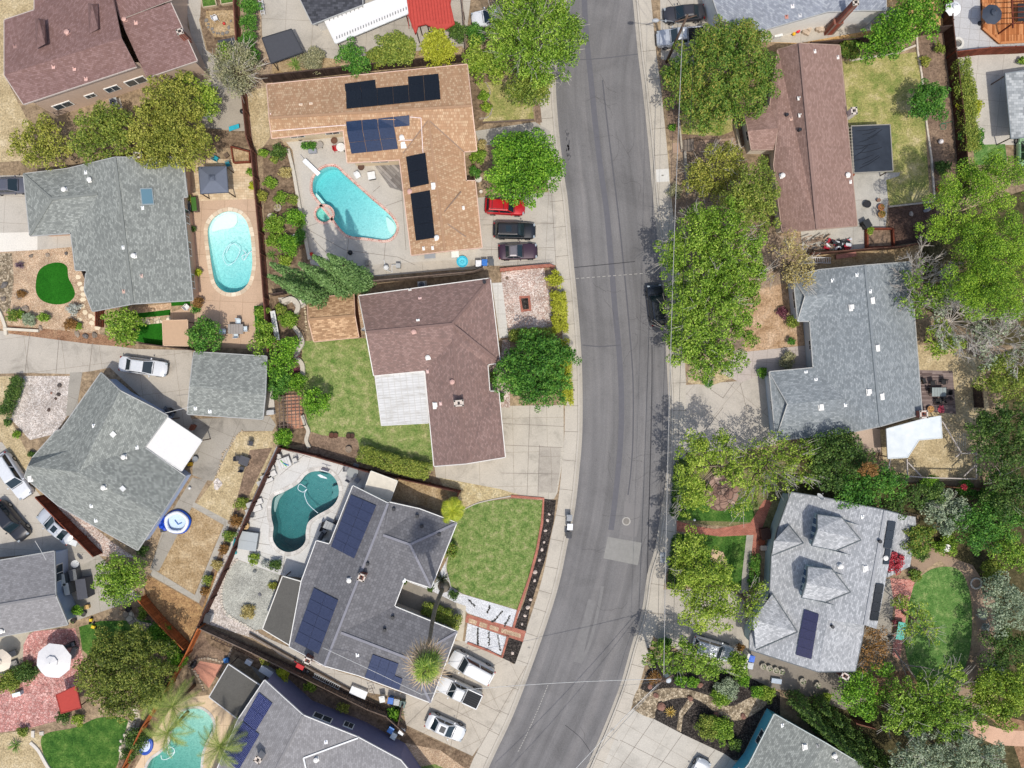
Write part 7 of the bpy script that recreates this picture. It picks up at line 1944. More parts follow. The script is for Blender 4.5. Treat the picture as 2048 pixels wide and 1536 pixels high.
# ================================================================ SHRUBS AND PLANTS
S = shrub
for a in ((520,392,14,1.2, 'olive', 'low olive shrub in the bed left of the free-form pool'),(556,302,15,1.4, 'dark', 'dark shrub at the corner of the tile house patio'),(526,306,11,1.0, 'bright', 'round clipped green ball shrub by the fence'),(548,318,10, .9, 'olive2', 'small olive shrub beside the dark patio shrub'),
   (570,345,14, .8, 'straw', 'straw-coloured dry shrub left of the diving board'),(542,365,14, .8, 'bright', 'ragged green plant in the bed left of the pool'),(560,395,14, .9, 'bright', 'small green shrub near the retaining wall curve'),(585,400,12, .8, 'olive2', 'dull olive shrub against the retaining wall'),
   (548,452,22,1.6, 'bright', 'wide green bush beside the long fence, left of the spa'),(590,438,20,1.8, 'vivid', 'tall green bush against the wall left of the spa'),(543,482,15,1.3, 'bright', 'round green bush below the wide green bush'),(578,490,22,1.6, 'vivid', 'leafy green bush with a white tag near the cypresses'),(570,522,14,1.0, 'lime', 'small lime shrub in front of the cypress row'),(598,472,15,1.4, 'deep', 'dark shrub between two leafy bushes near the cypresses'),
   (610,292,9, .9, 'deep', 'left of two dark potted shrubs under the tile house eave'),(624,292,9, .8, 'deep', 'right of two dark potted shrubs under the tile house eave'),
   (968,192,12, .9, 'bright', 'upper plant clump in the curved front bed'),(972,215,12, .8, 'lime', 'lower plant clump in the curved front bed'),(955,312,17,1.4, 'bright', 'leafy plants at the tile house front corner'),(950,345,13,1.0, 'deep', 'dark plants below the front corner plants'),(962,290,12, .9, 'straw', 'dry shrub near the tile house front step'),
   (25,632,14,1.2, 'mixed', 'rusty-green bush at the lower left corner of the tan gravel yard'),(58,640,15,1.0, 'sage', 'blue-grey bush in the tan gravel yard'),(40,630,10, .8, 'bright', 'small yellow-green bush between the rusty and blue-grey ones'),(87,635,12, .9, 'bright', 'small green bush right of the blue-grey one'),(140,648,14, .9, 'rust', 'brown bush above the shared driveway'),(145,618,13,1.0, 'white', 'white-flowering bush below the kidney-shaped turf'),(156,652,8, .6, 'bright', 'tiny green bush beside the brown one'),(42,588,9, .6, 'rust', 'small brown plant by the grey boulder'),
   (395,605,12,1.2, 'rust', 'rust-brown bush at the ranch house corner near the pool'),(391,618,10, .8, 'deep', 'dark green bush below the rust-brown one'),(396,545,7, .9, 'yellow', 'round yellow-green ball at the ranch house wall'),(384,457,6, .7, 'dark', 'small dark plant along the ranch house wall'),(378,398,9,1.0, 'olive', 'olive plant at the ranch house step'),
   (501,345,8, .8, 'bright', 'small green plant beside the paved square by the fence'),(504,372,8, .8, 'yellow', 'yellow-flowered plant beside the paved square'),(521,625,16,1.6, 'bright', 'green bush on the turf strip by the fence'),(525,660,16,1.7, 'vivid', 'second green bush down the turf strip by the fence'),
   (575,640,20, .8, 'bright', 'low round groundcover mound beside the serpentine wall'),(562,618,12, .7, 'olive2', 'low plant above the groundcover mound'),(590,765,22,1.6, 'vivid', 'green bush between the serpentine wall and the arbor'),(553,790,14,1.4, 'deep', 'green bush at the arbor corner'),
   (32,870,9, .7, 'bright', 'small green bush in the dry strip by the white wagon'),(14,846,8, .6, 'dark', 'tiny dark bush at the end of the ivy hedge'),(62,908,6, .6, 'dark', 'small dark bush at the cottage corner'),(282,1100,14,1.2, 'dark', 'dark bush at the lowest corner of the angled cottage'),
   (482,1008,14, .9, 'olive2', 'olive shrub, highest in the bed along the kidney pool fence'),(472,1042,13, .9, 'rust', 'reddish shrub, second in the bed along the kidney pool fence'),(458,1072,14, .9, 'mixed', 'mixed shrub, third in the bed along the kidney pool fence'),(447,1100,12, .9, 'rust', 'reddish shrub, fourth in the bed along the kidney pool fence'),(433,1130,12, .8, 'straw', 'straw shrub, fifth in the bed along the kidney pool fence'),(414,1160,12, .9, 'olive2', 'olive shrub, sixth in the bed along the kidney pool fence'),(408,1182,9, .7, 'rust', 'small reddish shrub, lowest in the bed along the kidney pool fence'),
   (508,1118,13, .8, 'lime', 'bright green trailing plant at the pool deck corner'),(548,1132,14,1.0, 'dark', 'dark trailing plant by the pool deck railing'),(530,1128,7, .6, 'white', 'tiny white-flowered plant by the pool deck railing'),(545,1172,9, .5, 'olive', 'thin weedy plant on the grey gravel'),(495,1224,16, .4, 'straw', 'dry weeds on the grey gravel'),
   (900,1100,18,1.0, 'mixed', 'orange-green bush beside the front lawn'),(907,1190,11,1.0, 'dark', 'round clipped ball by the palm trunk'),(860,1178,6, .8, 'dark', 'small dark plant at the roof corner'),(808,1163,4, .9, 'dark', 'tiny potted plant in the entry nook'),
   (153,1222,13,1.6, 'vivid', 'leafy green bush beside the pale blue wall'),(288,1215,12, .9, 'lime', 'round lime shrub inside the flagstone curve'),(283,1232,10, .8, 'lime', 'second lime shrub inside the flagstone curve'),(318,1265,24,1.6, 'vivid', 'leafy green bush along the orange fence, upper'),(335,1290,20,1.6, 'vivid', 'leafy green bush along the orange fence, middle'),(352,1318,20,1.5, 'vivid', 'leafy green bush along the orange fence, lower'),(310,1395,26,1.6, 'deep', 'dark bush between the big tree and the orange fence'),(270,1480,26,1.6, 'dark', 'shadowed bush beside the lower left lawn'),(255,1510,16,1.2, 'dark', 'lower shadowed bush beside the lower left lawn'),
   (50,1345,24,1.2, 'dark', 'dark shrub bed left of the white umbrella, right clump'),(15,1365,26,1.2, 'olive2', 'olive shrub bed left of the white umbrella, left clump'),(125,1435,15, .9, 'dark', 'dark bush below the red canopy'),(155,1440,14, .9, 'lime', 'lime bush below the red canopy'),(45,1465,12, .8, 'olive2', 'small ragged bush by the pink patio edge'),
   (562,1350,15,1.4, 'yellow', 'yellow-green bush at the charcoal house side yard'),(620,1372,14, .8, 'lime', 'low plants along the lower side path'),(687,1417,12,1.1, 'olive', 'autumn-tinted bush along the lower side path'),(785,1430,14,1.2, 'vivid', 'green bush behind the blue bin'),(530,1322,12, .5, 'olive', 'low green weeds beside the carport'),
   (1348,150,20,2.0, 'deep', 'dark shrub at the foot of the big rust-tinted tree'),(1345,255,7, .7, 'vivid', 'small green plant on the brown bank'),(1350,385,16, .9, 'grey', 'grey-green shrub on the bank by the pavement'),(1415,765,12, .9, 'deep', 'small dark palm-like bush at the driveway top'),(1582,683,8, .9, 'deep', 'small dark shrub on the dry front yard'),(1525,745,12,1.2, 'vivid', 'round green shrub at the garage corner'),(1575,722,18, .9, 'grey', 'spreading grey-green shrub along the front walk'),(1585,645,14, .9, 'olive2', 'low olive bush by the small west gable'),(1565,625,12, .7, 'purple', 'purplish bush by the small west gable'),
   (1698,100,24,1.8, 'mixed', 'orange-flowered bush behind the long brown house'),(1880,97,12,1.1, 'olive2', 'upper of two round bushes by the brown fence'),(1851,121,12,1.0, 'olive', 'lower of two round bushes by the brown fence'),(1740,462,8, .8, 'lime', 'small plant in the little framed bed'),(1885,335,18,1.4, 'dark', 'dark shrub in the shade beside the brown fence'),
   (1930,180,22,2.0, 'olive2', 'bushy plant right of the brown fence, upper'),(1940,215,24,1.8, 'yellow', 'yellowish plant right of the brown fence, middle'),(1945,280,24,1.8, 'deep', 'dark plant right of the brown fence, lower'),(2045,122,8, .8, 'bright', 'small plant by the red-brown right fence'),
   (1800,1085,20,1.6, 'mixed', 'rusty bush below the mixed small tree'),(1890,1090,26, .7, 'bright', 'ring of low plants around the white fountain'),(1840,1110,16,1.2, 'dark', 'dark bush at the garden path start'),(1830,1150,14, .9, 'mixed', 'small mixed bush by the pink patio'),(1870,1015,18,1.6, 'vivid', 'fresh green bush above the blue-grey conifer'),(1930,978,20,1.8, 'deep', 'green bush beside the magenta flowers'),(1929,974,6,2.2, 'red', 'small magenta flower clump by the pen fence'),(1975,1000,26,2.2, 'deep', 'leafy bush behind the garden fence corner'),(1860,970,22,2.2, 'vivid', 'bright bush behind the garden fence'),
   (1965,1232,9, .8, 'white', 'upper white-leaved plant along the garden path'),(1972,1255,9, .8, 'white', 'lower white-leaved plant along the garden path'),(1978,1170,12, .8, 'rust', 'brown plant beside the stone ring'),(1990,1350,20,1.4, 'white', 'silvery plant at the path bend'),(1985,1140,24,2.0, 'olive2', 'olive bush at the garden path top'),
   (1655,1395,10, .9, 'lime', 'small lime shrub on the shaded patio'),(1535,1388,18,1.3, 'lime', 'right bright-green shrub at the river-rock bed'),(1515,1385,15,1.3, 'vivid', 'left bright-green shrub at the river-rock bed'),(1487,1362,14,1.3, 'vivid', 'green shrub by the white block wall'),(1452,1375,24,1.2, 'sage', 'lavender-blue spreading shrub on the mulch'),(1440,1395,20,1.0, 'bright', 'green lower half of the shrubs on the river-rock bed'),(1385,1365,14,1.0, 'vivid', 'clipped green ball right of the utility pole'),(1360,1362,13, .9, 'vivid', 'clipped green ball beside the utility pole'),(1415,1458,25,1.3, 'olive2', 'big olive mound in the mulch bed'),(1445,1465,26,1.4, 'bright', 'big green mound in the mulch bed'),(1430,1445,16,1.2, 'bright', 'green mound above the two big mounds'),(1470,1490,15,1.0, 'dark', 'dark shrub by the cyan wall'),(1310,1355,16, .9, 'rust', 'brownish shrub by the pole bed edge'),(1480,1295,9, .9, 'rust', 'reddish shrub by the silver car nose'),(1330,1290,16,1.4, 'deep', 'dark shrub at the driveway corner'),
   (985,755,13,1.0, 'dark', 'dark shrub in the nook of the brown house'),(1000,795,10, .8, 'deep', 'shrub below the nook of the brown house'),(745,980,2, .5, 'dark', 'x')):
 if a[5] == 'x': continue
 S(*a[:5], a[5], **({'irr': .6}))
for x, y, r_, l, c in ((38,530, .75, 'purple-grey spiky plant in the tan gravel', '#6a5560'),(544,510, .8, 'green yucca beside the long fence', '#6a8a3c'),(590,714, .75, 'upper red spiky cordyline by the serpentine wall', '#8a4a5a'),(590,742, .8, 'middle red spiky cordyline by the serpentine wall', '#8a4a5a'),(595,758, .8, 'lower red spiky cordyline by the serpentine wall', '#93566a'),(583,755, .7, 'left red spiky cordyline by the serpentine wall', '#8a4a5a'),(1341,1425, .8, 'golden spiky grass in the mulch bed', '#b89a4a'),(30,1492,1.1, 'small green spiky plant in the lower left dry grass', '#6f8a3c'),(790,1425,1.4, 'dark spiky palm-like plant behind the bins', '#3f5a2c'),(884,1158,1.3, 'dark spiky grass at the palm trunk', '#4a5238'),(1512,1010, .7, 'thin spiky plant by the brick steps', '#6b7a3c')):
 spiky(x, y, r_, .6, c, l)
# ================================================================ ROCKS
for i, (x, y, r_) in enumerate(((63,512, .28),(96,510, .3),(133,507, .28),(41,590, .5),(52,618, .5),(10,570, .45),(8,598, .4),(155,668, .35),(172,672, .4),(190,670, .38),(82,656, .35))):
 rock(x, y, r_, ('left of three boulders in the tan gravel', 'middle of three boulders in the tan gravel', 'right of three boulders in the tan gravel', 'grey boulder beside the brown plant', 'large boulder at the lower gravel edge', 'weathered boulder in the river rock', 'lower weathered boulder in the river rock', 'left boulder above the shared driveway', 'middle boulder above the shared driveway', 'right boulder above the shared driveway', 'boulder by the curb wall')[i],('#7f7468', '#9a8c7c', '#6f6a66')[i % 3], 'garden boulders')
for i, (x, y) in enumerate(((1098,1028),(1095,1041),(1091,1061),(1088,1084),(1084,1099),(1079,1120),(1070,1144),(1069,1161),(1061,1199),(1056,1214),(1050,1231),(1044,1248),(1025,1306))):
 rock(x, y, .2 if i not in (6,9) else .32, 'pale stone set in the dark mulch strip beside the brick lawn edge', '#cdbcae', 'pale stones set along the mulch strip')
for i, (x, y, r_) in enumerate(((1322,1412, .5),(1312,1390, .4),(1380,1396, .4),(1432,1428, .4),(1486,1432, .35),(1300,1372, .35),(1400,1370, .35))):
 rock(x, y, r_, ('large reddish boulder left of the golden spiky grass', 'reddish boulder above the large one', 'reddish boulder at the top of the rock spillway', 'reddish boulder below the river-rock bend', 'reddish boulder near the cyan wall', 'reddish boulder nearest the right pavement', 'reddish boulder below the clipped balls')[i], '#8a6658', 'reddish boulders')
for i, (x, y, r_, l, c) in enumerate(((118,789, .25, 'dark stone, upper in the white gravel', '#4f4843'),(98,820, .22, 'dark stone, lower in the white gravel', '#5a4c44'),(112,797, .2, 'dark stone, middle in the white gravel', '#5a4c44'),(120,771, .3, 'dark stone at the top of the white gravel', '#5e5650'),(103,786, .16, 'small pink stone in the white gravel', '#8a6a5c'),(510,1142, .3, 'grey stone on the pool gravel yard, upper', '#6c6f6e'),(520,1189, .25, 'grey stone on the pool gravel yard, lower', '#77777a'),(1014,556, .2, 'brown stone at the top of the pink gravel', '#7a6657'),(1105,641, .25, 'brown stone at the lower corner of the pink gravel', '#7a6657'),(1822,428, .3, 'pale rock in the dark shaded yard', '#a89c90'),(1853,420, .4, 'grey rock pair near the pine', '#8f8f94'))):
 rock(x, y, r_, l, c)
fm = concrete_mat('#dccdb0', .12)
rnd = random.Random(11)
STEPS = [(156,554),(160,567),(165,577),(166,589),(166,599),(165,612),(170,625),(159,639),(184,646),(181,632),(190,637),(200,640),(195,655)]
sp = []
for i, (x, y) in enumerate(STEPS):
 q = [(x + 6.5 * math.cos(a) * rnd.uniform(.7,1.1), y + 5.5 * math.sin(a) * rnd.uniform(.7,1.1)) for a in [k * math.pi / 3 for k in range(6)]]
 slab('stepping_stone', 'cream flagstone in the curving walk beside the grey shingle ranch house', 'stepping stone', q, .05, fm, 'flagstones of the curving walk')
stm = pebble_mat('#b5a48c', '#cbb99e', '#ddd0b8',1.0,1.0)
stones('river stones bordering the grey gravel yard',[(474,1120),(452,1148),(443,1190),(450,1222),(480,1244),(520,1266)], .16, plain('#c9c0b2', .9, .25))
stones('stone border round the brown bed beside the red brick paving',[(466,1290),(450,1322),(420,1316),(396,1318),(378,1330),(395,1350),(408,1380)], .17, plain('#b5a590', .9, .3))
stones('low stone edging round the dry grass by the angled cottage',[(483,862),(466,880),(460,895),(448,905),(440,935),(430,955)], .14, plain('#b8a68c', .9, .3), jit=.6)
stones('stone border along the big tree bed',[(262,1412),(275,1430),(262,1455),(248,1480),(240,1500)], .22, plain('#d0c4b4', .9, .2), jit=.7)
stones('rock edging on the curved front bed of the tile house',[(972,165),(980,185),(976,205),(984,218),(976,234),(960,238)], .12, plain('#a89e90', .9, .2))
stones('stones along the wall base beside the free-form pool',[(582,318),(590,350),(594,372),(598,392)], .14, plain('#c9c2b6', .9, .2), jit=.8)
stones('flagstone chips edging the shed side',[(610,612),(612,640),(614,662)], .15, plain('#c8b898', .9, .2))
sheet('path',[(246,1226),(262,1220),(275,1240),(305,1248),(308,1258),(285,1262),(260,1250)], .024, pebble_mat('#8f8270', '#b0a48e', '#c8bca6',1.4, .8), True)
sheet('path',[(258,1440),(272,1408),(282,1440),(270,1470),(255,1500),(238,1520),(246,1480)], .024, pebble_mat('#9f927e', '#c0b49c', '#d8ccb6',1.6, .8), True)
sheet('path',[(556,596),(575,594),(610,600),(612,612),(595,620),(584,604),(570,612),(560,606)], .024, pebble_mat('#a89f90', '#c9c1b2', '#d8d2c6',1.0, .8))
wd = empty('weeds', P(990,1215), 'dark weeds in wavy lines over the white front gravel', 'weeds'); m = MB(); rnd = random.Random(4)
for ln in ([(1004,1222),(992,1238),(984,1243)],[(1020,1232),(1008,1252)],[(956,1256),(955,1275),(956,1290)],[(978,1264),(978,1290)],[(996,1270),(1000,1300)],[(980,1212),(975,1225)],[(938,1200),(950,1212)]):
 W = catmull([tuple(P(x, y)) for x, y in ln],12, False)
 for p in W:
  for _ in range(3):
   x, y = p[0] + rnd.gauss(0, .05), p[1] + rnd.gauss(0, .05); r_ = rnd.uniform(.03, .09)
   m.add([(x + r_ * math.cos(k), y + r_ * math.sin(k), .03 + .03 * (k % 2 > 1)) for k in (0,1.3,2.6,3.9,5.1)],[(0,1,2,3,4)])
obj('weed_tufts', m, plain('#4c4a46', .9), wd)
# ================================================================ CARS
car(1010,413,-3, 'suv', '#b8121c', 'red suv parked under the edge of the round bright-green tree',4.5, rack=True)
car(1029,461,-1, 'suv', '#1c1e22', 'black suv between the red suv and the plum coupe',4.75, rack=True, sunroof=True)
car(1036,503,2, 'coupe', '#3d2633', 'plum-coloured coupe with a grey soft top',4.4, roofcol='#6f6a6d')
car(287,733,-8, 'sedan', '#cdcfd1', 'white sedan on the shared driveway above the angled cottage',5.4,0)
car(20,372,2, 'sedan', '#5c5d66', 'dark grey car at the left edge beside the ranch house garage',4.8)
car(26,952,-57, 'wagon', '#cfd1d3', 'white wagon at the left edge beside the cottage',5.6,0)
car(20,1042,-50, 'suv', '#202229', 'black car at the left edge above the white corner house',5.1)
car(112,1052,138, 'sedan', '#c3c7cb', 'silver sedan beside the deep red-brown fence',4.8, sunroof=True)
car(943,1335,152, 'van', '#d0d0cd', 'white van parked by the white gravel squares',5.3,0)
car(918,1383,155, 'pickup', '#cfcfcd', 'white pickup truck with a black bed beside the white van',5.3,0)
car(891,1455,-24, 'sedan', '#cdcfcf', 'white sedan with a sunroof, lowest in the bottom driveway',4.6,0, sunroof=True)
car(1313,610,97, 'suv', '#20252c', 'dark car at the kerb half under the light-green street trees',4.7, group='cars parked at the kerb')
car(1368,27,185, 'sedan', '#3a393d', 'dark grey sedan in the top right driveway',4.6)
car(1361,74,184, 'pickup', '#b9bdc2', 'silver pickup truck beside the big rust-tinted tree',5.4)
car(985,34,188, 'sedan', '#d8dadc', 'white car mostly hidden under the top left street tree',4.8,0)
car(1425,1298,-17, 'wagon', '#c4c8cb', 'silver car half hidden under the yellow-green street tree',4.7)
car(1392,1556,62, 'sedan', '#b9bdc0', 'silver car with a teal windscreen cut off by the bottom edge',4.6)
car(2052,300,90, 'hatch', '#9fc49a', 'pale green vehicle cut off by the right edge',3.6,0)
# ================================================================ POLES AND WIRES
wood = wood_mat('#54443a', '#6e5c50')
pb, ptp = P(1333,124,0), P(1375,30,10.2)
up = empty('utility_pole', pb, 'wooden utility pole with a street light arm in the top right driveway', 'utility pole')
m = MB(); m.tube([pb, pb.lerp(ptp, .5), ptp], .17,10, .12); obj('pole', m, wood, up, smooth=True)
m = MB(); q = pb.lerp(ptp, .93); m.frame(q + Vector((-1.1,-.35,0)), q + Vector((1.1, .35,0)), .1, .12); obj('crossarm', m, wood, up)
m = MB(); q = pb.lerp(ptp, .8); e = q + Vector((-2.6, .3, .5)); m.tube([q, q.lerp(e, .5) + Vector((0,0, .35)), e], .035,6); obj('lamp_arm', m, plain('#8b8e90', .5), up)
m = MB(); m.lathe((e.x - .3, e.y, e.z - .1),[(.1,0),(.26, .03),(.2, .15),(.05, .2)],12,1.5, .8); obj('street_light', m, plain('#a8abad', .5), up)
m = MB(); q = pb.lerp(ptp, .65); m.lathe((q.x + .25, q.y, q.z),[(.16,0),(.16, .7),(.1, .75)],10); obj('junction_box', m, plain('#cfd1d2', .5), up)
b2, t2 = P(1318,1318,0), P(1336,1356,9.0)
t2 = Vector((b2.x + .05, b2.y, 9.0)); t2 = P(1330,1362,9.0); b2 = Vector((t2.x, t2.y, 0));
u2 = empty('utility_pole', b2, 'wooden utility pole with a grey transformer beside the clipped green balls', 'utility pole')
m = MB(); m.tube([b2, t2], .17,10, .13); obj('pole', m, wood, u2, smooth=True)
m = MB(); m.lathe((t2.x + .45, t2.y - .1,7.6),[(.28,0),(.3, .05),(.3, .95),(.22,1.05),(.05,1.1)],16); obj('transformer', m, plain('#b9c0c4', .4), u2)
m = MB(); m.frame(t2 + Vector((-.9,-.5,-.3)), t2 + Vector((.9, .5,-.3)), .1, .12); obj('crossarm', m, wood, u2)
m = MB(); m.tube([t2 + Vector((0,0,-.3)), t2 + Vector((-2.2,-2.4,-5.0)), t2 + Vector((-3.6,-4.0,-8.6))], .02,4); obj('guy_wire', m, plain('#8d8d8c', .4), u2)
wh, dk = plain('#c9c8c4', .4), plain('#2d2d30', .6)
def wire(label, a, b, sag, r_, m_, group='overhead wires'):
 a, b = Vector(a), Vector(b); m = MB(); m.tube([a.lerp(b, t / 24) + Vector((0,0,-4 * sag * (t / 24) * (1 - t / 24))) for t in range(25)], r_, 5)
 return tag(obj('overhead_wire', m, m_, smooth=True), label, 'wire', group)
qa = pb.lerp(ptp, .8);
wire('thick pale bundled cable running along the right side of the road', qa, t2 + Vector((0,0,-.6)),1.3, .038, plain('#a5a39f', .5))
wire('dark thin cable just left of the thick pale one', ptp + Vector((-.9,-.3,-.2)), t2 + Vector((-.8,-.4,0)),1.4, .018, dk)
wire('dark thin cable right of the thick pale one', ptp + Vector((.9, .3,-.2)), t2 + Vector((.8, .4,0)),1.4, .018, dk)
wire('white service drop crossing the road to the charcoal tile house', t2 + Vector((0,0,-.5)), P(845,1388,4.6), .7, .028, wh)
wire('white service line over the charcoal roof', P(845,1390,4.6), P(645,1295,5.2), .1, .025, wh)
wire('white cable from the corner pole to the lower left', t2 + Vector((-.6,-.4,-.3)), P(1010,1700,9), .8, .03, wh)
wire('second pale cable from the corner pole to the lower left', t2 + Vector((-.3,-.4,-.6)), P(1040,1700,8.5), .9, .025, plain('#8d8d8b', .5))
wire('dark wire from the upper pole over the top of the road', ptp, P(1270,-140,9), .3, .02, dk)
wire('second dark wire from the upper pole over the kerb', ptp + Vector((-.8,0,0)), P(1230,-160,9), .3, .02, dk)
wire('white service cable between the angled cottage and the grey garage', P(330,826,4.0), P(386,812,3.4), .1, .025, wh)
wire('white service cable above the pale blue-walled house', P(92,1120,4.6), P(70,1082,5.0), .05, .025, wh)
# ================================================================ POOL THINGS
p = P(608,325); db = empty('diving_board',(p.x, p.y, 0), 'white diving board over the aqua free-form pool', 'diving board')
m = MB(); a, b = P(608,320, .5), P(638,349, .5); m.frame(a, b, .5, .07); obj('board', m, plain('#e9ebea', .5, .04), db); m = MB(); m.frame(P(612,324, .2), P(617,329, .2), .6, .4); obj('stand', m, plain('#b5b8ba', .5), db)
hose([(600,310),(605,316),(610,322)], .5, .03, plain('#c8c8c8', .3), None, 'small chrome rail behind the diving board', 'handrail', 'handrail')
hose([(452,506),(460,492),(470,488),(480,500),(470,522),(455,530),(446,515),(450,500),(462,486)],-.1, .03, plain('#d8f0f4', .5), None, 'coiled pale pool hose floating in the oval pool', 'hose')
hose([(486,500),(492,508),(484,512),(488,520),(500,504),(510,506)],-.08, .035, plain('#e8e8ee', .5), None, 'tangled pole and hose at the right rim of the oval pool', 'hose')
hose([(612,975),(600,968),(596,978),(606,984),(614,978),(609,988),(614,1004),(622,1014),(636,1026)],-.08, .04, plain('#d9e6ea', .5), None, 'white hose snaking across the dark teal pool', 'hose')
hose([(322,1510),(324,1518),(334,1518),(347,1508),(348,1498),(338,1494),(336,1508),(350,1504)],-.08, .045, plain('#e4f2f0', .5), None, 'coiled white hose in the green-tinted pool', 'hose')
for lb, a, b in (('white shallow step at the top of the oval pool', None, None),):
 slab('pool_step', lb, 'pool step',[(421,455),(432,436),(453,426),(470,428),(472,442),(462,454),(440,458),(424,462)], .1, plain('#dfe8e4', .7, .04), z=-.35, smooth=True)
slab('pool_step', 'curved white steps in the lower right end of the free-form pool', 'pool step',[(772,432),(786,444),(790,456),(784,468),(776,460),(772,446)], .14, plain('#c6e8e0', .7, .04), z=-.4, smooth=True)
slab('pool_step', 'white bench along the left edge of the free-form pool', 'pool bench',[(630,384),(636,390),(661,420),(657,426),(640,408),(629,394)], .14, plain('#c6e8e0', .7, .04), z=-.4)
for lb, a in (('upper pale curved step in the dark teal pool',[(662,976),(676,972),(678,986),(668,998),(660,996),(664,986)]),):
 slab('pool_step', lb, 'pool step', a, .14, plain('#4f8f90', .7), z=-.55, smooth=True)
slab('pool_step', 'pale curved ledge at the left side of the dark teal pool', 'pool bench',[(545,1015),(549,996),(566,986),(556,1000),(550,1018),(547,1026)], .14, plain('#8fa8a4', .7), z=-.5, smooth=True)
p = P(655,937); sl_ = empty('slide_ladder',(p.x, p.y, 0), 'white pool basketball hoop at the rim of the dark teal pool', 'pool hoop')
m = MB(); m.box((p.x, p.y, 1.0),(.9, .08, .7),-.3, .4); obj('backboard', m, plain('#dcdcda', .5), sl_); m = MB(); m.tube([(p.x, p.y, 0),(p.x, p.y, 1.0)], .04,6); obj('post', m, plain('#c9c9c9', .5), sl_)
slab('pool_float', 'white wing-shaped float on the dark teal pool', 'pool float',[(634,950),(640,949),(652,955),(654,958),(648,957),(640,955)], .06, plain('#d6e0e2', .5), z=-.12)
p = P(357,1043); inf = empty('inflatable_pool',(p.x, p.y, 0), 'blue and white six-sided inflatable pool beside the angled cottage', 'inflatable pool')
hexa = [(p.x + 1.25 * math.cos(a + .2), p.y + 1.12 * math.sin(a + .2)) for a in [k * math.pi / 2.5 for k in range(5)]]
H5 = catmull([(x, y, .5) for x, y in hexa],6); m = MB(); m.tube([tuple(v) for v in H5], .2,8, closed=True); obj('top_ring', m, plain('#dfe4ea', .4, .04), inf, smooth=True)
m = MB(); m.tube([(v[0] * 1 + (v[0] - p.x) * .08, v[1] + (v[1] - p.y) * .08, .2) for v in H5], .24,8, closed=True); obj('lower_ring', m, plain('#1d50b0', .4, .05), inf, smooth=True)
m = MB(); m.add([(v[0], v[1], .18) for v in H5],[tuple(range(len(H5)))]); obj('floor', m, plain('#c3d6e6', .5, .06), inf)
m = MB(); m.tube([(p.x - .3, p.y + .2, .3),(p.x + .1, p.y - .3, .32),(p.x + .5, p.y - .1, .3)], .05,5); obj('seam', m, plain('#5a84c4', .5), inf)
def cloth(name, label, cat, cx, cy, r_, col, z=.1):
 q = P(cx, cy); rnd = random.Random(label); m = MB(); n = 16; vs = [(q.x, q.y, z + .12)]; fs = []
 for k in range(3):
  for i in range(n):
   a = 2 * math.pi * i / n; rr = r_ * (k + 1) / 3 * rnd.uniform(.8,1.2); vs.append((q.x + rr * math.cos(a), q.y + rr * math.sin(a) * 1.2, .02 + z * rnd.random()))
 for i in range(n): fs.append((0,1 + i, 1 + (i + 1) % n))
 for k in range(2):
  for i in range(n): fs.append((1 + k * n + i, 1 + (k + 1) * n + i, 1 + (k + 1) * n + (i + 1) % n, 1 + k * n + (i + 1) % n))
 m.add(vs, fs); return tag(obj(name, m, plain(col, .4, .3)), label, cat)
cloth('tarpaulin', 'crumpled bright blue tarp beside the inflatable pool', 'tarp',329,1045, .75, '#1c48b8', .3)
slab('rubber_mat', 'small dark mat below the blue tarp', 'mat',[(320,1058),(332,1056),(333,1063),(321,1065)], .05, plain('#44464c', .8))
p = P(293,1491); fl = empty('pool_float',(p.x, p.y, 0), 'blue inflatable lounger lying beside the green-tinted pool', 'pool float'); m = MB()
m.lathe((p.x, p.y, 0),[(.72,0),(.82, .12),(.72, .24),(.5, .16),(.45, .14)],20,1.0,1.35,-.35); obj('float_ring', m, plain('#1f4aa8', .4, .06), fl, smooth=True)
m = MB(); m.lathe((p.x, p.y, .145),[(.5,0),(.5, .04),(.44, .05)],18,1.0,1.35,-.35); obj('white_band', m, plain('#c9d4e8', .4), fl)
m = MB(); rnd = random.Random(2)
for i in range(3):
 for j in range(4): m.lathe((p.x - .22 + i * .2 + j * .05, p.y - .38 + j * .24, .2),[(.07,0),(.07, .03),(.03, .03)],8)
obj('cushion_dots', m, plain('#c9d4e8', .4), fl)
# ================================================================ FURNITURE AND YARD THINGS
umbrella(102,1325,2.0,2.7, 'large white octagonal umbrella on the pink stamped patio', '#dad8d6')
umbrella(-6,1325,1.3,2.5, 'cream umbrella cut off by the left edge', '#d8cbb8',6)
umbrella(1990,24,1.15,2.6, 'dark slate umbrella on the wooden deck, top right', '#3d4450')
umbrella(1912,12, .9,2.3, 'white umbrella left of the wooden deck, cut by the top edge', '#e8e8e6')
LG = 'chairs and loungers on the white pool deck'
table(567,926,20, 'white square table with green and blue pool toys',1.5,1.1, '#c9c8c4', .6)
m = MB(); m.tube([P(561,921, .68), P(573,933, .68)], .045,6); tag(obj('pool_noodle', m, plain('#6cc43c', .5)), 'green pool noodle on the white square table', 'pool noodle')
m = MB(); m.tube([P(566,926, .7), P(577,931, .7)], .045,6); tag(obj('pool_noodle', m, plain('#2a86c8', .5)), 'blue pool noodle crossing the green one', 'pool noodle')
for i, (x, y, d, l) in enumerate(((558,914,-70, 'white-cushioned chair above the white square table'),(590,921,200, 'white-cushioned chair right of the white square table'),(544,936,20, 'white-cushioned chair left of the white square table'))): chair(x, y, d, l, '#c4c2bc', LG, '#5b5e60')
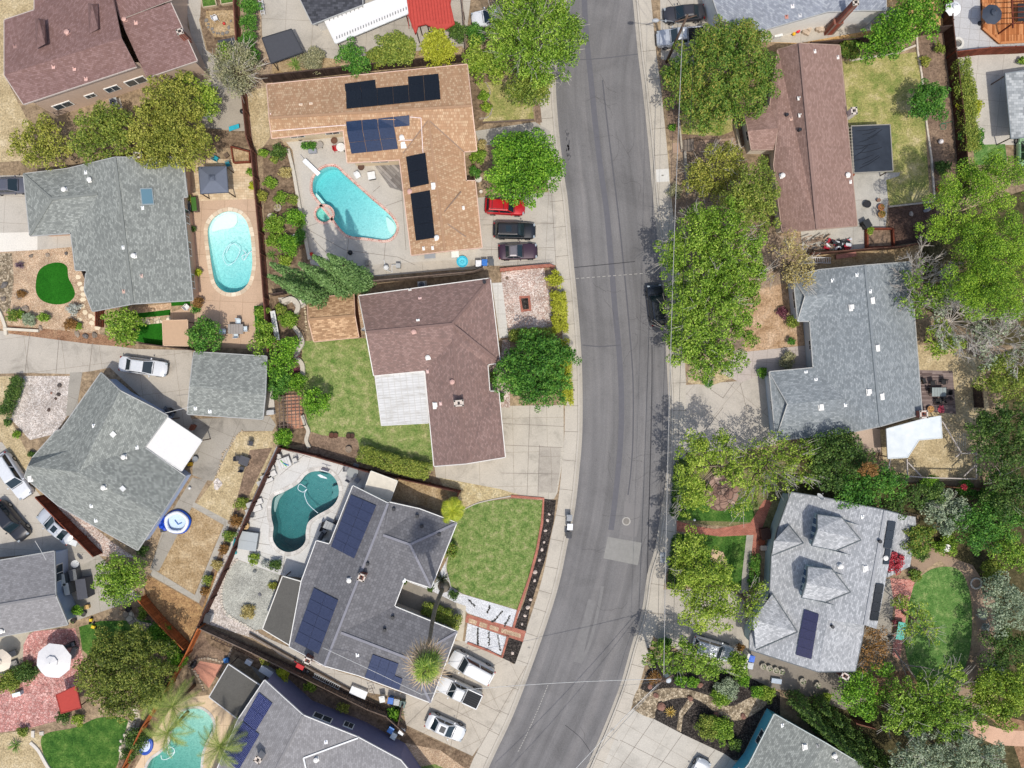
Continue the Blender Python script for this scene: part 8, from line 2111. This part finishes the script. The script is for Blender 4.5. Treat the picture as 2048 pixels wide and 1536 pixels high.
for i, (x, y, d, l) in enumerate(((538,951,25, 'highest pale lounger in the left row of the pool deck'),(531,962,25, 'second pale lounger in the left row of the pool deck'),(510,1006,20, 'third pale lounger in the left row of the pool deck'),(508,1019,20, 'fourth pale lounger in the left row of the pool deck'))): lounger(x, y, d, l, '#cfcdc8', LG)
chair(503,1030,0, 'small dark chair at the end of the pool lounger row', '#4a4c50', LG)
table(705,944,0, 'round glass patio table near the cream awning',1.3,1.3, '#8f9290', .72, round_=True)
for i, (x, y, d) in enumerate(((693,938,0),(698,958,60),(712,932,-110),(714,960,140))): chair(x, y, d, ('left', 'lower left', 'upper right', 'lower right')[i] + ' mesh chair at the round glass patio table', '#84868a', LG)
table(660,1053,-25, 'grey rectangular dining table under the charcoal house eave',1.4, .9, '#9fa1a1', .74)
for i, (x, y, d) in enumerate(((650,1049,-20),(647,1059,-20),(671,1045,160))): chair(x, y, d, ('upper dark metal chair left of the grey dining table', 'lower dark metal chair left of the grey dining table', 'dark metal chair right of the grey dining table')[i], '#3a3c40', LG)
barbecue(643,1072,60, 'black barbecue at the charcoal house eave')
p = P(496,1082, .9); ht_ = empty('hot_tub',(p.x, p.y, 0), 'grey covered hot tub beside the dark teal pool', 'hot tub'); m = MB(); m.box((p.x, p.y, .42),(2.0,2.0, .84),-.15); obj('cabinet', m, plain('#6f7274', .7), ht_, bevel=.12)
m = MB(); m.box((p.x, p.y, .9),(2.1,2.1, .12),-.15); obj('cover', m, plain('#a3a8a8', .6, .05), ht_, bevel=.1); m = MB(); m.box((p.x, p.y, .963),(2.0, .03, .01),-.15); obj('cover_fold', m, plain('#7d8182', .7), ht_)
p = P(490,1053, .7); bl = empty('fire_table',(p.x, p.y, 0), 'round tan ring table beside the hot tub', 'table'); m = MB(); m.lathe((p.x, p.y, 0),[(.3,0),(.4, .5),(.4, .6),(.2, .6),(.16, .5)],18); obj('ring', m, plain('#c0a070', .7), bl)
m = MB(); m.tube([P(472,1078, .15), P(468,1092, .2), P(472,1108, .15)], .22,8, .12); tag(obj('kayak', m, plain('#1f9aa0', .4)), 'turquoise kayak-like board leaning at the hot tub', 'kayak')
m = MB(); m.ball(P(485,1060, .3), .22,12,8); tag(obj('beach_ball', m, plain('#e6e2e6', .4), smooth=True), 'pale beach ball above the hot tub', 'ball'); m = MB(); m.tube([P(480,1064, .3), P(477,1072, .25)], .14,8, .08); tag(obj('pool_toy', m, plain('#d0487a', .4)), 'pink pool toy by the hot tub', 'pool toy')
rl_ = empty('metal_railing', P(560,1140), 'thin grey railing along the lower edge of the pool deck', 'railing')
W = [P(x, y) for x, y in ((503,1110),(530,1122),(560,1136),(600,1150),(612,1144))]; m = MB()
for a, b in zip(W, W[1:]):
 m.tube([a + Vector((0,0,1)), b + Vector((0,0,1))], .02,5); k = int((b - a).length / .2)
 for i in range(k): q = a.lerp(b, i / k); m.tube([q, q + Vector((0,0,1))], .01,4)
obj('rails', m, plain('#8a8b8c', .5), rl_)
def crate(px, py, w, d, h, deg, label, cat, col, name, z=0.0, lid=None, group=None):
 q = P(px, py, z + h); r_ = empty(name, (q.x, q.y, z), label, cat, group, R(deg)); m = MB(); m.box((0,0, h / 2),(w, d, h)); obj('body', m, plain(col, .6, .15), r_, local=True, bevel=.03)
 m = MB(); m.box((0,0, h + .03),(w + .06, d + .06, .06)); obj('lid', m, plain(lid or col, .55, .1), r_, local=True, bevel=.02); return r_
crate(717,1385,1.9, .85, .5,-22, 'long white folding table by the charcoal house side path', 'table', '#e2e4e4', 'utility_table')
crate(535,1345,1.9, .7, .7,-32, 'long white storage bench beside the carport', 'storage bench', '#d9dcdc', 'storage_bench'); crate(497,1325, .7, .5, .5,-30, 'small white box above the carport', 'box', '#e4e6e6', 'storage_box')
crate(415,1237, .9, .7, .8,75, 'white and grey cabinet against the brown fence corner', 'cabinet', '#c2c4c6', 'cabinet', lid='#3c3e42')
crate(452,1321, .5, .5, .4,10, 'small blue tub beside the red brick paving', 'tub', '#3a7ab8', 'plastic_tub')
for x, y, d, l, c, li in ((1139,1036,88, 'grey-lidded wheeled bin, highest of three at the left kerb', '#55585c', '#8a8d90'),(1140,1054,88, 'white-lidded wheeled bin, middle of three at the left kerb', '#8f9294', '#dfe0e0'),(1138,1070,88, 'dark navy wheeled bin, lowest of three at the left kerb', '#1d2c58', '#20242c'),
  (957,527,90, 'white wheeled bin beside the brown house brick wall', '#c9c9c9', '#dedede'),(969,525,90, 'blue wheeled bin beside the plum coupe', '#2f62a8', '#3470ba'),(982,524,90, 'grey wheeled bin beside the plum coupe', '#4c5054', '#565a5e'),
  (781,1402,80, 'blue wheeled bin in the clutter below the charcoal house', '#2a5aa0', '#3a6cb8'),(793,1405,80, 'grey wheeled bin in the clutter below the charcoal house', '#8f9292', '#a8aaaa'),(805,1409,80, 'green-grey wheeled bin in the clutter below the charcoal house', '#4d5f5a', '#5f726c'),(764,1399,100, 'open white bin left of the blue one', '#bfc0bc', '#d6d6d0'),
  (781,1461,60, 'blue wheeled bin at the lower side gate', '#2f5ea6', '#5f90d0'),(787,1473,60, 'white wheeled bin at the lower side gate', '#c6d0cc', '#dde6e2'),(803,1464,60, 'small white box bin at the fence end', '#c9ccca', '#e4e6e4'),
  (1504,1318,80, 'blue wheeled bin behind the white block wall', '#2456b0', '#2c62c4'),(1501,1332,80, 'grey wheeled bin behind the white block wall', '#8f9294', '#b4b8ba')): bin_(x, y, d, l, c, li)
ac_unit(226,203,15, 'grey air conditioner below the mauve house wall'); ac_unit(843,570,5, 'grey air conditioner north of the brown house')
dish(731,660,3.6, 'white satellite dish on the west gable of the brown house',100); dish(1639,994,4.3, 'white satellite dish on the pale shingle roof edge',60)
kettle(700,505, 'black kettle grill in the cypress shadow')
barbecue(375,415,90, 'black barbecue on the white counter beside the ranch house'); crate(388,408, .5,1.5, .9,5, 'dark planter box with a turf top beside the ranch barbecue', 'planter', '#6a6058', 'planter_box', lid='#3f6a28')
table(471,658,0, 'stone-tiled patio table with a planter below the oval pool',1.7,1.1, '#97908a', .74)
for i, (x, y, d) in enumerate(((477,643,-90),(491,658,180),(472,671,90),(447,663,0))): chair(x, y, d, ('pale blue chair above the stone-tiled table', 'pale blue chair right of the stone-tiled table', 'pale blue chair below the stone-tiled table', 'pale blue chair left of the stone-tiled table')[i], '#c9d6de', 'pale blue chairs at the stone-tiled table', '#b0b6ba')
chair(373,614,45, 'white folding chair at the ranch house corner', '#dfe2e2')
chair(431,317,60, 'left teal lounge chair above the slate gazebo', '#2a98a4', 'teal chairs above the gazebo'); chair(455,328,200, 'right teal lounge chair above the slate gazebo', '#2a7f8e', 'teal chairs above the gazebo')
slab('fire_pit_cover', 'square brown fire pit between the teal chairs', 'fire pit',[(446,309),(453,304),(458,311),(451,316)], .3, plain('#6a5848', .8))
fr = empty('raised_bed', P(470,322), 'dark red framed raised bed beside the teal chairs', 'raised bed'); m = MB(); q = [P(463,294, .4), P(500,304, .4), P(500,324, .4), P(468,326, .4)]
for i in range(4): m.frame(q[i], q[(i + 1) % 4], .12, .5)
obj('frame', m, brw, fr); m = MB(); m.add([v - Vector((0,0, .1)) for v in q],[(3,2,1,0)]); obj('soil', m, drygrass2, fr)
slab('patio_table', 'turquoise slatted tabletop near the fence, upper left yard', 'table',[(460,256),(480,250),(481,258),(461,265)], .08, plain('#2fa6b8', .5), z=.4)
kettle(484,222, 'dark kettle grill in the small patio beside the dusty tree')
crate(411,226, .9, .9, .5,10, 'pale cushioned seat at the edge of the upper left patio', 'bench', '#c2c4c4', 'garden_bench'); crate(455,88,2.0,1.1,1.2,10, 'dark tarp-covered box under the dusty tree', 'covered box', '#43464e', 'covered_box')
chair(430,36,20, 'white plastic chair in the enclosed dry yard', '#d9d9d9'); m = MB(); m.ball(P(448,47, .2), .17,10,6); tag(obj('ball', m, plain('#c83a3a', .5), smooth=True), 'small red ball in the enclosed dry yard', 'ball')
stones('grey branches and driftwood curving round the enclosed dry yard',[(412,40),(420,55),(432,66),(455,62),(462,40)], .2, plain('#85807a', .9, .2), name='driftwood', cat='driftwood', jit=.7)
table(681,294,0, 'round white patio table under the tile house eave',1.0,1.0, '#dcdad4', .7, round_=True); chair(672,297,10, 'red chair beside the round white table', '#b8282c'); table(638,288,0, 'oval pebbled bird table in the tile house patio', .8, .8, '#9a948c', .5, round_=True)
chair(715,351,-60, 'white plastic chair beside the free-form pool', '#e2e2e0'); crate(743,351, .8, .8, .5,10, 'white cushioned dark wicker seat beside the grey deck', 'seat', '#2b2b2b', 'wicker_seat', lid='#dcdcd8'); crate(625,302, .9, .4, .45,5, 'grey garden bench beside the pool patio', 'bench', '#8f9298', 'garden_bench')
for x, y, r_, l, c, t_ in ((722,334, .35, 'brown barrel pot under the tile house corner', '#5a4236', None),(668,281, .35, 'large brown pot under the tile house eave', '#6b4c3c', None),(600,276, .3, 'dark pot beside the left potted shrub', '#4c4036', 'olive2'),(555,415, .4, 'round stone-edged pot in the pool-side bed', '#a89c8c', 'straw'),(541,433, .35, 'white speckled stone pot in the pool-side bed', '#c9bfb0', None),(957,358, .35, 'white ring bird bath in the tile house front bed', '#d6cfc4', None),(962,383, .18, 'small white pot near the red suv', '#d6cfc4', None),
   (1705,348, .25, 'terracotta pot at the black pergola corner', '#a2583c', None),(1735,408, .4, 'black planter on the shaded back patio', '#2c2c30', None),(1763,414, .35, 'terracotta pot on the back patio, upper', '#b07048', 'dark'),(1764,428, .4, 'terracotta pot on the back patio, lower', '#b88a50', 'olive'),(1758,400, .2, 'small terracotta pot above the other two', '#8a6a58', None),(1880,377, .4, 'terracotta pot in the dark bed by the pine', '#a2583c', 'dark'),
   (1862,818, .35, 'striped pot on the dining deck corner', '#c09060', 'straw'),(663,871, .3, 'left dark pot ring below the back lawn', '#5c3a2c', None),(671,871, .28, 'second dark pot ring below the back lawn', '#5c3a2c', None),(697,872, .28, 'third dark pot ring below the back lawn', '#4c342a', None),(704,872, .28, 'fourth dark pot ring below the back lawn', '#4c342a', None),(697,899, .35, 'stone ring pot below the back lawn', '#8a7a6a', None),
   (146,1242, .3, 'black pot at the corner of the pale blue-walled house', '#3c3430', 'dark'),(166,1228, .3, 'wire pot near the pale blue-walled house', '#4a4844', None),(256,1219, .3, 'black bowl at the path by the flagstone curve', '#2a2624', None)): pot(x, y, r_, l, c, t_)
for i, (x, y) in enumerate(((1527,1333),(1539,1337),(1552,1341),(1564,1344),(1606,1363),(1636,1371))): pot(x, y, .33,('first planter from the left in the row by the pale house', 'second planter from the left in the row by the pale house', 'third planter from the left in the row by the pale house', 'fourth planter from the left in the row by the pale house', 'lone planter in the middle of the shaded patio', 'lone planter at the right of the shaded patio')[i], '#b0a898', 'dark', group='round planters on the shaded patio')
crate(1553,1362,1.1, .5, .35,-8, 'pale blue-grey cooler on the shaded patio', 'cooler', '#a8b4c0', 'cooler')
p = P(925,524); wp_ = empty('water_table',(p.x, p.y, 0), 'round turquoise kiddie pool near the wheeled bins', 'paddling pool'); m = MB(); m.lathe((p.x, p.y, 0),[(.55,0),(.6, .3),(.66, .34),(.54, .34),(.5, .15)],20); obj('rim', m, plain('#39b4cf', .4), wp_); m = MB(); m.lathe((p.x, p.y, .17),[(.5,0),(.48, .02)],20); m.lathe((p.x, p.y, .2),[(.2,0),(.12, .2)],12); obj('basin', m, plain('#5fc6d8', .3), wp_)
crate(910,507, .8, .85, .7,5, 'white pool pump box at the tile house wall', 'equipment box', '#dedcd6', 'equipment_box'); crate(860,512,1.2, .5, .1,3, 'grey slab at the tile house wall', 'slab', '#8a8f96', 'paving_slab')
pe = empty('pool_pump', P(783,535), 'white pool filter and pipes beside the grey fence', 'pool equipment'); m = MB(); m.lathe(P(774,537),[(.3,0),(.3, .7),(.2, .8)],14); m.lathe(P(796,532),[(.2,0),(.2, .45)],12); obj('filter_tank', m, plain('#d0d0cc', .5), pe)
m = MB(); m.tube([P(774,540, .3), P(784,545, .3), P(784,530, .3), P(796,530, .3)], .05,6); m.tube([P(770,530, .3), P(768,520, .1)], .05,6); obj('pipes', m, plain('#e2e2de', .5), pe); m = MB(); m.box(P(797,532, .5),(.5, .5, .7)); obj('heater', m, plain('#a8a8a4', .5), pe)
m = MB(); m.box(P(733,526, .2),(.3, .6, .4)); m.box(P(737,526, .2),(.12, .6, .42)); tag(obj('stool', m, plain('#8f8a80', .6)), 'small slatted stool in the cypress shadow', 'stool'); m = MB(); m.ball(P(623,508, .4), .22,10,6); tag(obj('red_buoy', m, plain('#c83c24', .5), smooth=True), 'red ball at the end of the retaining wall', 'ball')
m = MB(); m.frame(P(586,470, .6), P(595,478, .6), .35, .05); tag(obj('garden_sign', m, plain('#d8d8d8', .5)), 'white board among the green bushes by the spa wall', 'board')
ws = empty('potting_bench', P(552,655), 'white potting bench against the fence beside the groundcover mound', 'bench'); m = MB(); m.frame(P(545,622, .8), P(555,680, .8), .55, .06); obj('bench_top', m, plain('#d8d8d4', .6), ws)
for x, y in ((546,626),(549,640),(552,658),(555,676)): m = MB(); m.box(P(x, y, .4),(.08, .3, .8)); obj('leg', m, plain('#c9c9c5', .6), ws)
m = MB(); rnd = random.Random(5)
for k in range(9): q = P(547 + k * .9,630 + k * 5, .86); m.lathe(q, [(.08,0),(.1, .15)],8)
obj('small_pots', m, plain('#9fa4a8', .6), ws)
crate(537,795,1.2,3.2, .12,4, 'pale wood platform between the garage and the arbor', 'platform', '#c3bcb2', 'platform'); crate(536,825,1.3, .5, .7,4, 'white wire rack below the pale platform', 'rack', '#b8b8b8', 'rack')
table(487,922,-20, 'dark square table on the dry grass below the garage',1.1,1.0, '#4b4b50', .6)
for i, (x, y, d) in enumerate(((475,917,0),(483,938,80),(501,887,-100))): chair(x, y, d, ('dark chair left of the dark square table', 'dark chair below the dark square table', 'lone dark chair above the dark square table')[i], '#43444a', 'dark chairs on the dry grass')
crate(383,855, .6, .35, .8,60, 'brown wooden arch gate beside the white cottage cover', 'gate', '#7a4632', 'garden_gate')
crate(379,929, .4, .4, .5,10, 'yellow bucket beside the white cottage cover', 'bucket', '#d8a820', 'bucket'); pot(390,918, .3, 'grey pot beside the white cottage cover', '#8a8f94'); m = MB(); m.ball(P(379,976, .2), .18,10,6); tag(obj('ball', m, plain('#dcdcdc', .5), smooth=True), 'small white ball on the path by the angled cottage', 'ball')
barbecue(337,823,-40, 'dark barbecue in the shade beside the angled cottage'); cloth('debris', 'pile of pale rags on the dry grass', 'debris',436,968, .5, '#c9c0b8', .15)
for i, (x, y) in enumerate(((125,1160),(133,1178))): crate(x, y, .55 if i else .55,1.3,1.4,10,('upper', 'lower')[i] + ' white-topped cabinet against the pale blue wall', 'cabinet', '#5f6468', 'tall_cabinet', lid='#d0d2cc')
crate(163,1178,1.1,2.2,1.5,8, 'dark tarp-draped rack beside the pale blue wall', 'covered rack', '#4a4c54', 'covered_rack'); crate(146,1150, .8,1.2,1.0,12, 'grey covered grill beside the cabinets', 'covered grill', '#6c6e70', 'covered_grill')
crate(173,1214, .5, .4, .4,10, 'small tan crate with yellow tools', 'crate', '#c8a468', 'crate'); dish(150,1128, .6, 'white satellite dish on the ground by the lower-left path',30); crate(146,1085, .9, .6, .6,-20, 'white covered cart beside the silver sedan', 'cart', '#d8dcdc', 'garden_cart')
ym = empty('toy_tractor', P(185,1246), 'yellow and black ride-on toy at the lawn corner', 'toy'); m = MB(); m.box(P(187,1254, .25),(.45, .3, .2),-.3); m.box(P(182,1240, .3),(.3, .3, .25)); obj('body', m, plain('#e0c020', .5), ym)
for x, y in ((180,1246),(188,1246),(183,1236),(191,1255)): m = MB(); m.ball(P(x, y, .15), .15,8,6); obj('wheel', m, plain('#202020', .8), ym)
barbecue(135,1293,20, 'dark barbecue beside the white umbrella'); crate(146,1306, .5,1.2, .5,-20, 'grey bench between the white umbrella and the big tree', 'bench', '#7d7d7c', 'garden_bench')
canopy('canopy', 'red fabric canopy below the white umbrella', 'canopy',[(112,1390,2.0),(152,1372,2.0),(162,1416,1.8),(122,1427,1.8)],2.0, plain('#a83a30', .7, .08), '#8f3028')
crate(33,1389, .9, .4, .6,15, 'pale blue cart on the pink stamped patio', 'cart', '#b8cfd8', 'garden_cart', lid='#dfe8ea')
for i, (x, y) in enumerate(((18,1310),(20,1330))): lounger(x, y, 20,('upper', 'lower') [i] + ' grey-striped lounger left of the pink patio', '#8f8d88')
slab('stone_slab', 'long white stone slab at the lower left lawn edge', 'stone',[(62,1462),(68,1462),(68,1476),(62,1474)], .2, concrete_mat('#d0c8bc', .1)); slab('stone_slab', 'pale flat stone beside the lower left lawn', 'stone',[(78,1464),(87,1463),(87,1471),(79,1471)], .12, concrete_mat('#c0b8ac', .1))
m = MB(); m.ball(P(387,1330, .4), .35,12,8,1.1); m.tube([P(387,1330, .5), P(391,1322, .8)], .2,8, .12); tag(obj('covered_chair', m, plain('#202024', .6), smooth=True), 'black covered egg-shaped seat beside the red brick paving', 'seat')
for i, (x, y) in enumerate(((604,1333),(616,1345))): pass
mo = empty('garden_tractor', P(602,1336), 'red garden tiller with grey wheels below the charcoal house', 'tiller'); m = MB(); m.box(P(601,1332, .45),(.9, .5, .5),-.5); m.tube([P(594,1326, .5), P(588,1322, .8)], .04,6); obj('engine', m, plain('#c02028', .4), mo, bevel=.05)
for x, y in ((588,1322),(606,1342),(614,1344)): m = MB(); m.tube([P(x, y, .3), P(x + 4, y - 3, .3)], .24,12); obj('wheel', m, plain('#3a3c40', .7), mo)
def ladder(a, b, z, w, label, col='#b8bab8', n=14):
 A, B_ = P(*a, z), P(*b, z); r_ = empty('ladder', A, label, 'ladder'); d = (B_ - A).normalized(); s = Vector((-d.y, d.x, 0)) * w / 2; m = MB()
 for q in (-1,1): m.frame(A + s * q, B_ + s * q, .05, .08)
 obj('rail', m, plain(col, .4), r_); m = MB()
 for k in range(n): p_ = A.lerp(B_, (k + .5) / n); m.frame(p_ - s, p_ + s, .04, .04)
 obj('rungs', m, plain(col, .4), r_)
ladder((627,1350),(680,1376), .5, .45, 'aluminium ladder lying along the charcoal house side slope'); ladder((1622,520),(1662,521), .5, .6, 'white ladder lying above the grey-blue house', '#dcdcdc',11); ladder((738,1374),(744,1392), .8, .6, 'brown wooden frame standing beside the long white table', '#5a4c42',3); ladder((521,0),(526,30), .6, .4, 'white ladder by the top driveway edge', '#dcdcdc',5)
ladder((865,551),(930,545), .9, .35, 'long thin ladder hung on the fence north of the brown house', '#7a6e64',16)
jp = empty('lumber_pile', P(1625,482), 'pile of scrap lumber below the long brown house', 'lumber pile'); rnd = random.Random(12)
m = MB()
for k in range(34): x, y, a = rnd.uniform(1605,1652), rnd.uniform(476,500), rnd.uniform(-.6, .9); z = rnd.uniform(.1, .7); L = rnd.uniform(8,20); m.frame(P(x, y, z), P(x + L * math.cos(a), y - L * math.sin(a), z + .1), .12, .05)
obj('boards', m, wood_mat('#5a4a40', '#a89480'), jp)
jm = empty('scrap_heap', P(1675,490), 'red and white machine parts heaped beside the scrap lumber', 'scrap heap')
for col, nm, k0 in (('#a82838', 'red_parts',12),('#c9ccd0', 'white_parts',12),('#26282c', 'black_parts',12)):
 m = MB()
 for k in range(k0): m.box(P(rnd.uniform(1650,1700), rnd.uniform(480,500), rnd.uniform(.1, .7)),(rnd.uniform(.2, .8), rnd.uniform(.1, .35), rnd.uniform(.1, .4)), rnd.uniform(-1,1), rnd.uniform(-.4, .4))
 obj(nm, m, plain(col, .5), jm)
m = MB(); m.frame(P(1672,514, .4), P(1712,508, .4), .5, .15); tag(obj('plank_stack', m, plain('#a87468', .7, .3)), 'stack of reddish planks on the dry strip above the grey-blue house', 'planks')
m = MB()
for k in range(16): m.box(P(rnd.uniform(1605,1665), rnd.uniform(50,66), .2),(rnd.uniform(.3, .9), rnd.uniform(.2, .5), rnd.uniform(.2, .5)), rnd.uniform(0,3))
tag(obj('scrap_heap', m, plain('#c2b09c', .7, .4)), 'tan and white clutter along the white house wall, top right', 'scrap heap')
crate(1556,65, .9, .9, .8,10, 'white washing machine at the white house wall', 'washing machine', '#dcdedc', 'washing_machine'); m = MB(); m.ball(P(1596,62, .4), .24,12,8); tag(obj('ball', m, plain('#d42a38', .4), smooth=True), 'red ball beside the white house wall', 'ball'); m = MB(); m.ball(P(1588,68, .3), .2,12,8); tag(obj('ball', m, plain('#e0b020', .4), smooth=True), 'yellow ball beside the white house wall', 'ball')
crate(1735,447, .7, .9, .9,30, 'black and white wheeled cart below the back patio', 'cart', '#1e2022', 'garden_cart', lid='#2c2e30'); chair(1730,452,40, 'black folding chair by the wheeled cart', '#222428')
fb = empty('framed_bed', P(1757,475), 'red-brown framed little garden bed beside the shaded yard', 'raised bed'); m = MB(); q = [P(1733,458, .3), P(1784,458, .3), P(1786,494, .3), P(1733,496, .3)]
for i in range(4): m.frame(q[i], q[(i + 1) % 4], .2, .6)
obj('frame', m, brw, fb); m = MB(); m.add([v - Vector((0,0, .15)) for v in q],[(3,2,1,0)]); obj('soil', m, brown, fb)
m = MB(); m.ball(P(1882,283, .3), .28,12,8); tag(obj('globe_ornament', m, plain('#e0d8d4', .4), smooth=True), 'pale glass globe ornament in the brown bed', 'ornament'); hose([(1880,250),(1886,246),(1892,250),(1890,258),(1882,257),(1881,249),(1888,247),(1904,243)], .06, .03, plain('#2f7a5c', .5), None, 'coiled green garden hose in the brown bed', 'hose', 'garden_hose')
dk_ = empty('wooden_deck', P(2000,30), 'raised wooden deck with a wine-red pergola, top right corner', 'deck'); m = MB(); q = [P(x, y, .35) for x, y in ((1962,-80),(2150,-80),(2150,78),(2000,86),(1966,56))]; m.prism([(v.x, v.y) for v in q],0, .35); obj('deck_boards', m, plank_mat('#9a5c34', '#bb7848', '#cf9060', .16,1.57), dk_)
m = MB()
for a, b in zip(q, q[1:]): m.frame(a + Vector((0,0, .02)), b + Vector((0,0, .02)), .25, .08)
obj('deck_edge', m, plain('#c08050', .8), dk_)
rp = empty('pergola', P(2035,10), 'dark red slatted pergola standing on the wooden deck', 'pergola')
for k in range(8): m = MB(); m.frame(P(2022,-30 + k * 11,2.7), P(2120,-34 + k * 11,2.7), .07, .14); obj('rafter', m, brw, rp)
for x, y in ((2024,-30),(2024,48),(2100,48)): m = MB(); m.box((P(x, y, 2.6).x, P(x, y, 2.6).y, 1.45),(.14, .14,2.3)); obj('post', m, brw, rp)
m = MB(); m.frame(P(2022,-40,2.6), P(2026,56,2.6), .12, .16); obj('beam', m, brw, rp)
table(2040,28,90, 'dark dining table under the dark red pergola',2.0,1.0, '#26282c',1.1)
bpy.context.view_layer.update()
firepit(1916,86, 'round white ring fire pit on the grey stamped patio', .7)
fn = empty('fountain', P(1889,1094), 'white tiered round fountain in the right garden', 'fountain'); fz = P(1889,1094, .4)
m = MB(); m.lathe((fz.x, fz.y, 0),[(.6,0),(.64, .4),(.56, .42),(.5, .25)],22); obj('lower_bowl', m, plain('#d8d4cc', .7), fn); m = MB(); m.lathe((fz.x, fz.y, .2),[(.12,0),(.1, .6),(.4, .7),(.42, .76),(.3, .72),(.06, .74),(.1,1.0)],18); obj('upper_bowl', m, plain('#dedad2', .7), fn)
m = MB(); p = P(1953,1167, .15); m.tube([(p.x + .6 * math.cos(a), p.y + .6 * math.sin(a), .1) for a in [k * math.pi / 8 for k in range(16)]], .1,6, closed=True); tag(obj('stone_ring', m, plain('#c8c0b4', .8)), 'pale stone ring beside the garden path', 'stone ring')
table(1878,784,0, 'glass dining table on the brown deck beside the grey-blue house',1.6,1.0, '#8f9896', .74)
for i, (x, y, d) in enumerate(((1866,766,-80),(1888,764,-100),(1862,780,0),(1895,785,180),(1876,802,90),(1892,800,100),(1848,762,20))): chair(x, y, d, ('upper left', 'upper right', 'left', 'right', 'lower left', 'lower right', 'far left')[i] + ' black chair on the brown dining deck', '#1f1f22', 'black chairs on the brown dining deck')
umbrella(1905,800, .45,2.2, 'small closed dark umbrella at the edge of the brown deck', '#2c2428'); cloth('tarpaulin', 'small pink tarp below the brown dining deck', 'tarp',1881,819, .4, '#c85a6c', .2)
pf = empty('pen_frame', P(1870,900), 'weathered white timber frame around the dry straw pen', 'frame'); m = MB()
for a, b in (((1781,918),(1776,940)),((1814,918),(1815,952)),((1815,952),(1850,955)),((1816,925),(1842,952)),((1850,955),(1953,958)),((1953,958),(1952,906)),((1952,906),(1920,907)),((1884,842),(1922,905)),((1922,905),(1912,914)),((1953,928),(1928,952))): m.frame(P(*a, 1.9), P(*b, 1.9), .12, .12)
obj('beams', m, plain('#b5aca4', .8, .2), pf)
for x, y in ((1776,940),(1815,952),(1853,955),(1953,958),(1952,906),(1921,906)): m = MB(); q = P(x, y, 1.9); m.box((q.x, q.y, .95),(.12, .12,1.9)); obj('post', m, plain('#a89e94', .8, .2), pf)
m = MB()
for k in range(9): m.tube([P(1911,868 + k * 4,1.0), P(1931,868 + k * 4,1.0)], .015,4)
for k in range(6): m.tube([P(1911 + k * 4,866,1.0), P(1911 + k * 4,902,1.0)], .015,4)
obj('wire_mesh', m, plain('#8f9498', .5), pf)
table(1802,1262,80, 'teal and white cloth-covered table in the tree shade',2.0, .9, '#5fb8a8', .74); chair(1785,1278,20, 'black chair beside the teal cloth table', '#232326'); chair(1790,1245,20, 'dark red chair beside the teal cloth table', '#6a1c28')
crate(1532,1068,1.0,1.2, .8,10, 'dark wooden bench seat by the pale house entry', 'bench', '#4a3028', 'garden_bench'); pot(1523,1085, .4, 'round copper pot by the pale house entry', '#8a4a34', None); crate(1528,1096, .7, .5, .4,0, 'cream box on the brick entry path', 'box', '#cbb8a8', 'storage_box')
m = MB(); m.tube([P(1389,1040, .9), P(1389,1040, .0)], .03,6); m.ball(P(1389,1040, .9), .14,10,6); tag(obj('garden_light', m, plain('#dcdcdc', .4)), 'white globe garden light beside the brick path', 'garden light')
tr_ = empty('round_paving', P(1440,985), 'round weathered stone terrace under the yellow-green tree', 'terrace'); p = P(1440,985); m = MB(); m.lathe((p.x, p.y, 0),[(2.1, .02),(2.05, .3)],24); obj('terrace_slab', m, pebble_mat('#8a6d60', '#a08474', '#b49a8a',1.2, .8), tr_); m = MB()
for r_ in (.5, .9,1.4): m.tube([(p.x + r_ * math.cos(t), p.y + r_ * math.sin(t), .3) for t in [q * .262 for q in range(24)]], .03,4, closed=True)
obj('joint_rings', m, plain('#7d6558', .9), tr_)
stp = empty('garden_steps', P(1372,292), 'flight of dark concrete garden steps below the big rust-tinted tree', 'steps')
for k in range(4): m = MB(); q = P(1364 + k * 6,293); m.box((q.x, q.y, .08 + k * .08),(.32,1.3, .16 + k * .16)); obj('step', m, plain('#7d7268', .9), stp)
jm_ = plain('#7b7268', .9)
def joints(lines, z=.024):
 m = MB()
 for a, b in lines: m.frame(P(*a, z), P(*b, z), .045, .006)
 tag(obj('paving_joint', m, jm_), kind='structure')
joints([((1060,812),(1054,992)),((1004,847),(1128,853)),((1008,890),(1124,895)),((1002,946),(1118,948)),((1079,890),(1076,996)),((1103,386),(1112,530)),((966,450),(1108,447)),((960,500),(1108,495)),((1035,448),(1036,530)),((860,1404),(940,1300)),((812,1450),(860,1404)),((885,1368),(1000,1425)),((930,1350),(900,1500)),((948,1514),(1052,1332)),((870,1400),(985,1460)),((1308,1438),(1240,1536)),((1365,1468),(1300,1560)),((1240,1480),(1400,1560)),((1430,1500),(1380,1560)),((60,662),(50,746)),((118,676),(112,746)),((185,685),(178,744)),((1420,778),(1446,796)),((1446,796),(1468,765)),((1480,765),(1494,820)),((1376,905),(1446,815)),((1300,1225),(1345,1230)),((1372,1180),(1380,1300))])
joints([((668,522),(600,450)),((600,450),(690,500)),((690,500),(795,514)),((795,514),(830,530)),((690,560),(697,478)),((768,520),(771,484)),((805,400),(772,412)),((800,330),(812,500)),((745,385),(760,372)),((610,455),(640,444))], .02)
joints([((570,900),(620,915)),((560,950),(620,900)),((690,930),(672,955)),((540,1000),(510,990)),((545,1030),(505,1040)),((700,960),(660,1060)),((540,1090),(505,1085)),((620,1100),(640,1130)),((570,1108),(565,1145))], .02)
